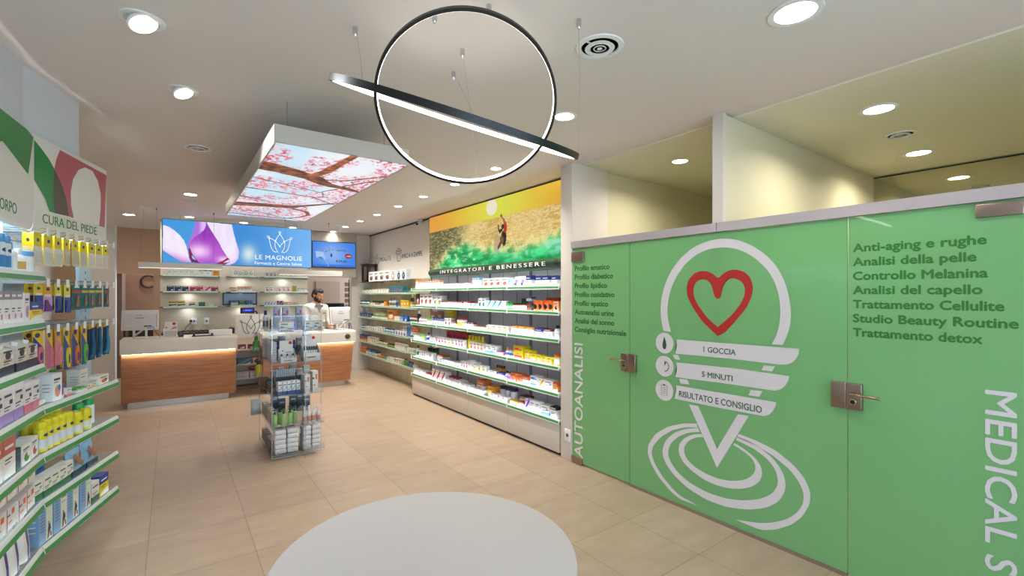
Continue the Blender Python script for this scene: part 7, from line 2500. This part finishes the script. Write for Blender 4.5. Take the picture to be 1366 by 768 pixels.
# second tier
for k, (x, y) in enumerate(((0.825, 5.12), (0.885, 5.20), (0.905, 5.11), (0.965, 5.12), (0.985, 5.22), (1.020, 5.17))):
    put('m', 'plain', 'a8cc80 1f6a48 fff', 0.052, 0.05, 0.175, x, y, T1, 'pale green pump bottle, %s from the near corner, acrylic stand' % ORD[k])
for k, (x, y) in enumerate(((1.095, 5.10), (1.140, 5.11), (1.185, 5.11), (1.232, 5.10), (1.115, 5.19), (1.165, 5.20), (1.215, 5.19))):
    put('c', 'band', 'e6e2e0 e8e6e4 d89484', 0.044, 0.05, 0.155, x, y, T1, 'white bottle with a red label, %s %s, acrylic stand' % (ORD[k if k < 4 else k - 4], 'in the front row' if k < 4 else 'in the rear row'))
# third tier
for k in range(5):
    put('b', 'bot', 'e8ecf0 1f4a9a 6a8ac0', 0.036, 0.07, 0.135, 0.868 + k * 0.042, 5.10 + k * 0.003, T2, 'slim blue footed carton, %s from the near corner, acrylic stand third tier' % ORD[k], 0.15)
for k, (x, h) in enumerate(((1.118, 0.185), (1.195, 0.215))):
    put('b', 'half2', 'e8e6e2 e07a3a 1c2c4c', 0.062, 0.09, h, x, 5.10, T2, '%s white carton with navy sides on the acrylic stand' % ('shorter' if k == 0 else 'taller'), 0.12)
    q = MB()
o = thing('pen_tray', 'grey rack of small tubes behind the slim blue cartons', 'rack', (0.955, 5.30, T2))
b = MB()
b.box(-0.095, 0.095, 0.0, 0.10, 0.0, 0.16, mat('8d98a2', 0.4))
b.box(-0.095, 0.095, -0.002, 0.0, 0.10, 0.155, mat('2c3036', 0.4))
b.obj('tray', o)
for k in range(9):
    b = MB()
    b.lathe([(0.008, 0), (0.009, 0.004), (0.009, 0.20), (0.006, 0.215), (0, 0.215)], mat('b6c4d0', 0.3), n=10)
    b.obj('tube_slot', o, (-0.082 + k * 0.0205, 0.03, 0.012))


# fourth tier: two counter display boxes
def display_box(name, label, x, y, z, w, h, backh, n, colbody, dark):
    o = thing(name, label, 'display box', (x, y, z), 0.08)
    b = MB()
    b.prism([(-0.005, 0), (0.10, 0), (0.10, backh), (0.094, backh), (0.05, h), (-0.005, h * 0.65)], -w / 2, -w / 2 + 0.003, mat(colbody, 0.5), 'x')
    b.prism([(-0.005, 0), (0.10, 0), (0.10, backh), (0.094, backh), (0.05, h), (-0.005, h * 0.65)], w / 2 - 0.003, w / 2, mat(colbody, 0.5), 'x')
    b.box(-w / 2, w / 2, -0.006, -0.002, 0, h * 0.6, mat(colbody, 0.5))
    b.box(-w / 2, w / 2, 0.095, 0.10, 0, backh, mat(colbody, 0.5))
    b.box(-w / 2, w / 2, -0.006, 0.10, 0.0, 0.004, mat(colbody, 0.5))
    b.box(-w * 0.3, w * 0.2, -0.007, -0.006, h * 0.25, h * 0.33, mat(dark, 0.5))
    b.obj('tray', o)
    b = MB()
    b.box(-w * 0.42, w * 0.42, 0.092, 0.0945, backh * 0.6, backh + 0.085, mat('e4e2e0', 0.5))
    b.prism(disc(w * 0.26, backh + 0.06, 0.017, 0.017, 16), 0.090, 0.092, mat('c8202e', 0.5), 'y')
    b.prism(disc(-w * 0.22, backh * 0.85, 0.010, 0.008, 12), 0.090, 0.092, mat('d8602a', 0.5), 'y')
    b.box(-w * 0.1, w * 0.36, 0.0905, 0.092, backh * 0.72, backh * 0.76, mat(dark, 0.5))
    b.obj('header_card', o)
    for k in range(n):
        b = MB()
        b.lathe([(0.010, 0), (0.011, 0.01), (0.011, h * 0.75), (0.008, h), (0.003, h * 1.05), (0, h * 1.05)], [mat('d8d6d4', 0.4)] * 2 + [mat(dark, 0.4)] * 3, n=10)
        b.obj('pen', o, (-w * 0.36 + k * w * 0.72 / max(1, n - 1), 0.05, 0.006))
    return o


display_box('counter_display_box', 'white counter display box with a red dotted card on the acrylic stand', 0.945, 5.10, T3, 0.15, 0.075, 0.13, 3, 'dcdad8', '2a2c34')
display_box('pen_display_box', 'curved white pen display box on the acrylic stand', 1.165, 5.10, T3, 0.165, 0.135, 0.17, 6, 'd4d2d0', '3a3c44')
for k in range(4):
    put('b', 'plain', '2a3c78 6a7ab8 a8b4e0', 0.048, 0.03, 0.20, 0.885 + k * 0.0485, 5.36, T3, 'tall dark blue carton, %s from the near corner, behind the display box' % ORD[k])
# top tier
put('b', 'rain', 'ece8dc e8c03a 2a7aa0', 0.135, 0.06, 0.105, 0.925, 5.10, T4, 'wide white carton with orange top and rainbow print, acrylic stand top tier', 0.04)
for k in range(2):
    put('b', 'rain', 'ece8dc e8c03a 2a7aa0', 0.082, 0.07, 0.105, 1.135 + k * 0.09, 5.10, T4, 'small white carton with rainbow print, %s from the divider, acrylic stand top tier' % ORD[k], -0.08)
put('c', 'band', 'd8d6d8 1f2a5a 6a6a7a', 0.058, 0.05, 0.20, 0.815, 5.62, T4, 'grey bottle with navy cap at the back of the acrylic stand top')
for k in range(2):
    put('j', 'plain', 'a86a24 c0842e fff', 0.050, 0.05, 0.10, 0.875 + k * 0.055, 5.60, T4, 'amber jar, %s from the grey bottle, acrylic stand top tier' % ORD[k])
for k, x in enumerate((0.915, 1.00, 1.135)):
    put('b', 'half2', 'a9b4cc c0607a 5a8ac0', 0.065, 0.05, 0.235, x, 5.55, T4, 'tall lilac patterned carton, %s from the near corner, acrylic stand top' % ORD[k])
for k in range(3):
    put('c', 'plain', '5a4ad8 7a3ac0 fff', 0.032, 0.03, 0.115, 1.005 + k * 0.022 + 0.0 * k, 5.28 + 0.03 * k, T4, 'small violet bottle, %s from the front, beside the divider of the acrylic stand' % ORD[k])
# goods in the rear compartments, seen through the clear panels
for t, z in ((1, T1), (2, T2), (3, T3)):
    for k in range(1, 6):
        cols = ('3a4254 6a7488 a8b0bc', '2c3444 c8c8cc 8a94a8', '4a4e58 b0b4bc 7a8a9c')[t - 1]
        put('b', 'half', cols, 0.066, 0.07, 0.16 + 0.03 * ((k * 7 + t) % 3), 0.845 + k * 0.072 + (0.042 if k > 2 else 0), 5.70, z, 'dark grey carton, %s from the near corner, rear of the stand %s tier' % (ORD[k], ('second', 'third', 'fourth')[t - 1]))
# near flank: goods facing the foot care side
FL = -PI / 2
LFL = PI / 2 * -1
rz = -PI / 2 - PI
for t, z in enumerate((T0, T1, T2, T3)):
    for k in range(6):
        y = (5.23, 5.33, 5.43, 5.56, 5.66, 5.76)[k]
        if t == 3:
            put('b', 'plain', 'c8c6c8 4a4c58 8a8c98', 0.05, 0.05, 0.20, IX0 + 0.012, y, z, 'slim grey carton, %s from the front, flank of the stand fourth tier' % ORD[k], -PI / 2)
        elif t == 2:
            put('b', 'top', '5a463c 2a2420 c8a890', 0.075, 0.05, 0.10, IX0 + 0.012, y, z, 'brown topped carton, %s from the front, flank of the stand third tier' % ORD[k], -PI / 2)
        elif t == 1:
            put('b', 'pic', 'd0c4b4 8a8078 c8a03a', 0.08, 0.05, 0.14, IX0 + 0.012, y, z, 'beige carton, %s from the front, flank of the stand second tier' % ORD[k], -PI / 2)
        else:
            put('b', 'diag', '8a8078 2a2c40 b05a4a', 0.085, 0.05, 0.11, IX0 + 0.012, y, z, 'dark striped carton, %s from the front, flank of the stand lowest tier' % ORD[k], -PI / 2)
for ob in list(bpy.data.objects):
    lb_ = ob.get('label')
    if lb_ and 'flank of the stand' in lb_:
        ob.rotation_euler = (0, 0, -PI / 2)
# hanging side pockets
for nm, lab, kd, cols, w, h, x, y, z in (
        ('green', 'large green bottle in the side pocket of the acrylic stand', 'c', '4f8f2a 3a7a1e 6aa83a', 0.075, 0.165, IX0 - 0.062, 5.62, 1.03),
        ('yellow', 'yellow bottle with black cap in the side pocket of the acrylic stand', 'c', 'c8a81e 1c1c1c d8c04a', 0.07, 0.17, IX0 - 0.055, 5.50, 0.78)):
    put(kd, 'plain', cols, w, 0.06, h, x, y, z, lab)
    sx = thing('side_pocket', 'clear hooked pocket holding the %s bottle on the acrylic stand' % nm, 'holder', (x, y, z - 0.002))
    q = MB()
    q.box(-0.045, 0.056, -0.008, 0.085, -0.004, 0.0, M_ACRYL)
    q.box(-0.045, -0.042, -0.008, 0.085, 0, 0.05, M_ACRYL)
    q.box(-0.042, 0.056, -0.010, -0.008, 0, 0.05, M_ACRYL)
    q.obj('tray', sx)
    q = MB()
    q.box(0.052, 0.056, 0.0, 0.085, 0, 0.20, M_ACRYL)
    q.obj('back_plate', sx)
put('p', 'plain', 'd6d8d2 2a7a5a fff', 0.10, 0.05, 0.165, IX0 - 0.055, 5.72, 0.34, 'white and green soft pack on a pocket low on the acrylic stand')
sx = thing('side_pocket', 'clear low pocket holding the white soft pack on the acrylic stand', 'holder', (IX0 - 0.055, 5.72, 0.338))
q = MB()
q.box(-0.052, 0.05, -0.01, 0.075, -0.004, 0.0, M_ACRYL)
q.box(-0.052, 0.05, -0.012, -0.010, 0, 0.04, M_ACRYL)
q.obj('tray', sx)

# ------------------------------------------------------------------ the pharmacist
def skin_mesh(nodes, edges, root, sub=2):
    """nodes: name -> (position, radius or (rx, ry)). Returns an evaluated mesh"""
    bm = bmesh.new()
    lay = bm.verts.layers.skin.verify()
    V = {}
    for k, (p, r) in nodes.items():
        v = bm.verts.new(p)
        v[lay].radius = r if isinstance(r, tuple) else (r, r)
        v[lay].use_root = (k == root)
        V[k] = v
    for a, c in edges:
        bm.edges.new((V[a], V[c]))
    me = bpy.data.meshes.new('tmp')
    bm.to_mesh(me)
    bm.free()
    o = bpy.data.objects.new('tmp', me)
    COL.objects.link(o)
    m = o.modifiers.new('skin', 'SKIN')
    m.use_smooth_shade = True
    s = o.modifiers.new('sub', 'SUBSURF')
    s.levels = s.render_levels = sub
    dg = bpy.context.evaluated_depsgraph_get()
    dg.update()
    out = bpy.data.meshes.new_from_object(o.evaluated_get(dg))
    bpy.data.objects.remove(o)
    return out


def fuse(meshes, voxel, name, smooth_it=6):
    """one continuous surface from several closed pieces"""
    bm = bmesh.new()
    for me in meshes:
        bm.from_mesh(me)
    me = bpy.data.meshes.new('tmp')
    bm.to_mesh(me)
    bm.free()
    o = bpy.data.objects.new('tmp', me)
    COL.objects.link(o)
    r = o.modifiers.new('r', 'REMESH')
    r.mode = 'VOXEL'
    r.voxel_size = voxel
    r.use_smooth_shade = True
    s = o.modifiers.new('s', 'SMOOTH')
    s.iterations = smooth_it
    s.factor = 0.5
    dg = bpy.context.evaluated_depsgraph_get()
    dg.update()
    out = bpy.data.meshes.new_from_object(o.evaluated_get(dg))
    out.name = name
    bpy.data.objects.remove(o)
    for p in out.polygons:
        p.use_smooth = True
    return out


def ball(c, rx, ry, rz_, rot=None, seg=20):
    bm = bmesh.new()
    bmesh.ops.create_uvsphere(bm, u_segments=seg, v_segments=seg // 2 + 2, radius=1)
    M = Matrix.Translation(c) @ (rot.to_4x4() if rot else Matrix.Identity(4)) @ Matrix.Diagonal((rx, ry, rz_, 1))
    bm.transform(M)
    me = bpy.data.meshes.new('tmp')
    bm.to_mesh(me)
    bm.free()
    return me


# local frame: front = -y, his own left = +x, feet on z=0
man = thing('person', 'bearded man in a white lab coat looking down at the counter till', 'person', (2.235, 9.47, 0), 0.30)
HT = Vector((0.015, -0.035, 1.625))                      # centre of the skull
HR = Matrix.Rotation(0.48, 3, 'Z') @ Matrix.Rotation(0.30, 3, 'X')   # turned to his left, chin down


def hp(x, y, z):
    return HT + HR @ Vector((x, y, z))


body_nodes = {
    'pelvis': (Vector((0, 0, 0.95)), (0.16, 0.11)), 'waist': (Vector((0, 0.0, 1.08)), (0.145, 0.10)), 'chest': (Vector((0, 0.0, 1.28)), (0.165, 0.115)),
    'collar': (Vector((0, 0.01, 1.42)), (0.10, 0.075)), 'neck': (Vector((0.003, -0.005, 1.48)), 0.058), 'skull': (HT + Vector((0, 0.01, -0.03)), 0.065),
    'shL': (Vector((0.185, 0.01, 1.385)), 0.062), 'shR': (Vector((-0.185, 0.01, 1.385)), 0.062),
    'elL': (Vector((0.245, -0.06, 1.12)), 0.044), 'elR': (Vector((-0.25, -0.05, 1.12)), 0.044),
    'wrL': (Vector((0.15, -0.275, 1.045)), 0.029), 'wrR': (Vector((-0.16, -0.27, 1.045)), 0.029),
    'paL': (Vector((0.118, -0.345, 1.036)), (0.038, 0.020)), 'paR': (Vector((-0.128, -0.34, 1.036)), (0.038, 0.020)),
    'hipL': (Vector((0.095, 0, 0.90)), 0.095), 'hipR': (Vector((-0.095, 0, 0.90)), 0.095),
    'knL': (Vector((0.105, -0.01, 0.50)), 0.062), 'knR': (Vector((-0.105, -0.01, 0.50)), 0.062),
    'anL': (Vector((0.11, 0.02, 0.09)), 0.042), 'anR': (Vector((-0.11, 0.02, 0.09)), 0.042),
    'toL': (Vector((0.125, -0.15, 0.04)), 0.038), 'toR': (Vector((-0.125, -0.15, 0.04)), 0.038)}
be = [('pelvis', 'waist'), ('waist', 'chest'), ('chest', 'collar'), ('collar', 'neck'), ('neck', 'skull'), ('collar', 'shL'), ('collar', 'shR'), ('shL', 'elL'), ('shR', 'elR'), ('elL', 'wrL'), ('elR', 'wrR'),
      ('wrL', 'paL'), ('wrR', 'paR'), ('pelvis', 'hipL'), ('pelvis', 'hipR'), ('hipL', 'knL'), ('hipR', 'knR'), ('knL', 'anL'), ('knR', 'anR'), ('anL', 'toL'), ('anR', 'toR')]
pieces = [skin_mesh(body_nodes, be, 'pelvis')]
for sg, pa in ((1, 'paL'), (-1, 'paR')):
    P0 = body_nodes[pa][0]
    dirv = (P0 - body_nodes['wrL' if sg > 0 else 'wrR'][0]).normalized()
    side = Vector((dirv.y, -dirv.x, 0)).normalized() * sg     # towards the thumb side (inner)
    for k, ln in enumerate((0.074, 0.082, 0.076, 0.060)):
        b0 = P0 + dirv * 0.025 + side * (0.028 - 0.0185 * k)
        n = {'a': (b0 - dirv * 0.02, 0.0095), 'b': (b0 + dirv * 0.012, 0.0092), 'c': (b0 + dirv * (0.012 + ln * 0.42) + Vector((0, 0, 0.004)), 0.0085), 'd': (b0 + dirv * (0.012 + ln * 0.72) + Vector((0, 0, -0.010)), 0.008), 'e': (b0 + dirv * (0.006 + ln * 0.92) + Vector((0, 0, -0.026)), 0.007)}
        pieces.append(skin_mesh(n, [('a', 'b'), ('b', 'c'), ('c', 'd'), ('d', 'e')], 'a', 1))
    b0 = P0 - dirv * 0.012 + side * 0.026
    n = {'a': (b0 - side * 0.012, 0.012), 'b': (b0 + side * 0.018 + dirv * 0.016 + Vector((0, 0, -0.006)), 0.011), 'c': (b0 + side * 0.026 + dirv * 0.042 + Vector((0, 0, -0.014)), 0.0095), 'd': (b0 + side * 0.024 + dirv * 0.062 + Vector((0, 0, -0.022)), 0.008)}
    pieces.append(skin_mesh(n, [('a', 'b'), ('b', 'c'), ('c', 'd')], 'a', 1))
# head: skull, jaw, nose, brow, lips, ears
pieces += [ball(hp(0, 0.015, 0.025), 0.077, 0.096, 0.096, HR), ball(hp(0, -0.028, -0.055), 0.058, 0.066, 0.064, HR), ball(hp(0, -0.070, -0.098), 0.028, 0.024, 0.022, HR),
           ball(hp(0, -0.098, -0.022), 0.013, 0.020, 0.024, HR), ball(hp(0, -0.110, -0.032), 0.015, 0.013, 0.011, HR), ball(hp(0, -0.088, 0.028), 0.052, 0.016, 0.010, HR),
           ball(hp(0, -0.090, -0.066), 0.023, 0.012, 0.008, HR), ball(hp(0, -0.089, -0.077), 0.020, 0.011, 0.007, HR),
           ball(hp(0.077, 0.01, -0.008), 0.010, 0.020, 0.032, HR), ball(hp(-0.077, 0.01, -0.008), 0.010, 0.020, 0.032, HR),
           ball(hp(0.040, -0.066, -0.030), 0.022, 0.020, 0.020, HR), ball(hp(-0.040, -0.066, -0.030), 0.022, 0.020, 0.020, HR)]
bm_ = fuse(pieces, 0.0055, 'person_body')
bm_.materials.clear()
bm_.materials.append(mat('c08a6c', 0.5))
link('body', bm_, man)
# eyes and brows
for sg in (1, -1):
    o = link('eye', ball(hp(sg * 0.031, -0.083, 0.002), 0.011, 0.008, 0.007, HR, 14), man)
    o.data.materials.append(mat('e8e2da', 0.3))
    q = link('iris', ball(hp(sg * 0.033, -0.0905, -0.001), 0.005, 0.003, 0.005, HR, 12), o)
    q.data.materials.append(mat('2a1a10', 0.2))
    o = link('eyebrow', ball(hp(sg * 0.033, -0.098, 0.026), 0.022, 0.006, 0.005, HR @ Matrix.Rotation(-sg * 0.12, 3, 'Y'), 14), man)
    o.data.materials.append(mat('1c1310', 0.8))
# hair: swept cap with volume, open at the face
M_HAIR = mat('1e1512', 0.6)
hair = fuse([ball(hp(0, 0.030, 0.050), 0.081, 0.092, 0.078, HR), ball(hp(0, -0.040, 0.090), 0.062, 0.054, 0.034, HR), ball(hp(0.01, -0.02, 0.108), 0.052, 0.066, 0.026, HR),
             ball(hp(0, 0.072, 0.0), 0.070, 0.046, 0.075, HR), ball(hp(0.072, 0.008, 0.032), 0.013, 0.035, 0.042, HR), ball(hp(-0.072, 0.008, 0.032), 0.013, 0.035, 0.042, HR)], 0.006, 'hair_cap', 4)
hair.materials.clear()
hair.materials.append(M_HAIR)
link('hair', hair, man)
beard = fuse([ball(hp(0, -0.052, -0.108), 0.046, 0.042, 0.030, HR), ball(hp(0.048, -0.022, -0.078), 0.018, 0.052, 0.042, HR), ball(hp(-0.048, -0.022, -0.078), 0.018, 0.052, 0.042, HR),
              ball(hp(0.068, 0.0, -0.040), 0.010, 0.022, 0.045, HR), ball(hp(-0.068, 0.0, -0.040), 0.010, 0.022, 0.045, HR),
              ball(hp(0, -0.094, -0.056), 0.028, 0.011, 0.006, HR), ball(hp(0.026, -0.086, -0.074), 0.008, 0.012, 0.020, HR), ball(hp(-0.026, -0.086, -0.074), 0.008, 0.012, 0.020, HR),
              ball(hp(0, -0.080, -0.098), 0.026, 0.020, 0.014, HR)], 0.005, 'beard', 3)
beard.materials.clear()
beard.materials.append(M_HAIR)
link('beard', beard, man)
# clothes
def grown(keys, grow, edges, root):
    n = {}
    for k in keys:
        p, r = body_nodes[k]
        g = grow.get(k, 0.012)
        n[k] = (p, (r[0] + g, r[1] + g) if isinstance(r, tuple) else r + g)
    return n


ck = ['pelvis', 'waist', 'chest', 'collar', 'neck', 'shL', 'shR', 'elL', 'elR', 'wrL', 'wrR']
n = grown(ck, {'pelvis': 0.03, 'waist': 0.028, 'chest': 0.026, 'collar': 0.034, 'neck': 0.030, 'shL': 0.022, 'shR': 0.022, 'elL': 0.018, 'elR': 0.018, 'wrL': 0.017, 'wrR': 0.017}, be, 'pelvis')
n['hem'] = (Vector((0, 0.005, 0.72)), (0.205, 0.155))
n['hem2'] = (Vector((0, 0.005, 0.60)), (0.21, 0.16))
coat = skin_mesh(n, [e for e in be if e[0] in n and e[1] in n] + [('pelvis', 'hem'), ('hem', 'hem2')], 'pelvis', 3)
bmc = bmesh.new()
bmc.from_mesh(coat)
# open the neck in a V
kill = []
for f in bmc.faces:
    c = f.calc_center_median()
    if c.z > 1.478 or (c.y < 0 and c.z > 1.27 and abs(c.x) < (c.z - 1.27) * 0.34):
        kill.append(f)
bmesh.ops.delete(bmc, geom=kill, context='FACES')
bmc.to_mesh(coat)
bmc.free()
coat.materials.clear()
M_COAT = mat('e6e1d8', 0.75)
coat.materials.append(M_COAT)
for p in coat.polygons:
    p.use_smooth = True
co = link('lab_coat', coat, man)
shirt = skin_mesh(grown(['waist', 'chest', 'collar', 'neck'], {'waist': 0.012, 'chest': 0.014, 'collar': 0.008, 'neck': 0.013}, be, 'chest'), [('waist', 'chest'), ('chest', 'collar'), ('collar', 'neck')], 'chest', 2)
bmc = bmesh.new()
bmc.from_mesh(shirt)
bmesh.ops.delete(bmc, geom=[f for f in bmc.faces if f.calc_center_median().z > 1.505 or f.calc_center_median().z < 1.22 or (f.calc_center_median().z < 1.44 and (abs(f.calc_center_median().x) > 0.085 or f.calc_center_median().y > -0.02))], context='FACES')
bmc.to_mesh(shirt)
bmc.free()
shirt.materials.clear()
shirt.materials.append(mat('8e929e', 0.7))
link('shirt', shirt, man)
# lapels, breast pocket with green name badge, buttons
def front_y(x, z):
    best = None
    for v in coat.vertices:
        if v.co.y < 0.02 and abs(v.co.x - x) < 0.03 and abs(v.co.z - z) < 0.03:
            d = (v.co.x - x) ** 2 + (v.co.z - z) ** 2
            if best is None or d < best[0]:
                best = (d, v.co.y)
    return (best[1] if best else -0.13) - 0.004


q = MB()
for rx0, z0, rx1, z1 in ((0.100, 1.440, 0.086, 1.500), (0.086, 1.500, 0.112, 1.452)):
    A_ = np.linspace(-PI / 2 + 0.62, 1.5 * PI - 0.62, 28)
    for i in range(len(A_) - 1):
        f = []
        for t, rx, z in ((A_[i], rx0, z0), (A_[i + 1], rx0, z0), (A_[i + 1], rx1, z1), (A_[i], rx1, z1)):
            dip = 0.5 * (1 - math.sin(t))
            f.append((rx * math.cos(t), 0.0 + rx * 0.92 * math.sin(t) - 0.01 * dip, z - 0.035 * dip))
        q.face(f, M_COAT, True)
q.obj('coat_collar', co)
for sg in (1, -1):
    q = MB()
    pts = [(0.005 * sg, 1.262), (0.030 * sg, 1.34), (0.066 * sg, 1.445), (0.092 * sg, 1.435), (0.105 * sg, 1.385), (0.078 * sg, 1.372), (0.086 * sg, 1.352), (0.05 * sg, 1.29)]
    P3 = [(x, front_y(x, z) - 0.003, z) for x, z in pts]
    cx_ = tuple(np.mean(np.array(P3), 0))
    for i in range(len(P3)):
        q.face([P3[i], P3[(i + 1) % len(P3)], (cx_[0], cx_[1] - 0.006, cx_[2])], M_COAT)
    q.obj('lapel', co)
q = MB()
for k, (x, z, w, h) in enumerate(((0.105, 1.285, 0.030, 0.006), (0.100, 1.272, 0.022, 0.004))):
    y = front_y(x, z)
    q.box(x - w, x + w, y - 0.002, y, z - h, z + h, mat('5fae6a', 0.5))
q.obj('name_badge', co)
for z in (1.235, 1.13, 1.02):
    q = MB()
    q.lathe([(0.009, 0), (0.008, -0.004), (0, -0.004)], mat('d8d2c8', 0.4), c=(0.012, front_y(0.012, z) + 0.003, z), n=12, axis='y')
    q.obj('button', co)
tr = skin_mesh(grown(['pelvis', 'hipL', 'hipR', 'knL', 'knR', 'anL', 'anR'], {}, be, 'pelvis'), [('pelvis', 'hipL'), ('pelvis', 'hipR'), ('hipL', 'knL'), ('hipR', 'knR'), ('knL', 'anL'), ('knR', 'anR')], 'pelvis', 2)
tr.materials.clear()
tr.materials.append(mat('2c3038', 0.8))
for p in tr.polygons:
    p.use_smooth = True
link('trousers', tr, man)
for sg in ('L', 'R'):
    a, t = body_nodes['an' + sg][0], body_nodes['to' + sg][0]
    sh = skin_mesh({'a': (a + Vector((0, 0.02, -0.03)), 0.05), 'b': (a + Vector((0, -0.06, -0.045)), 0.048), 'c': (t + Vector((0, -0.02, 0.006)), 0.042)}, [('a', 'b'), ('b', 'c')], 'a', 2)
    sh.materials.clear()
    sh.materials.append(M_BLACK)
    link('shoe', sh, man)

# goods that the first of each kind leaves unlabelled never stay behind
for _o in list(bpy.data.objects):
    if _o.parent is None and _o.type in ('MESH', 'EMPTY') and not _o.get('label') and _o.get('kind') != 'structure':
        bpy.data.objects.remove(_o)
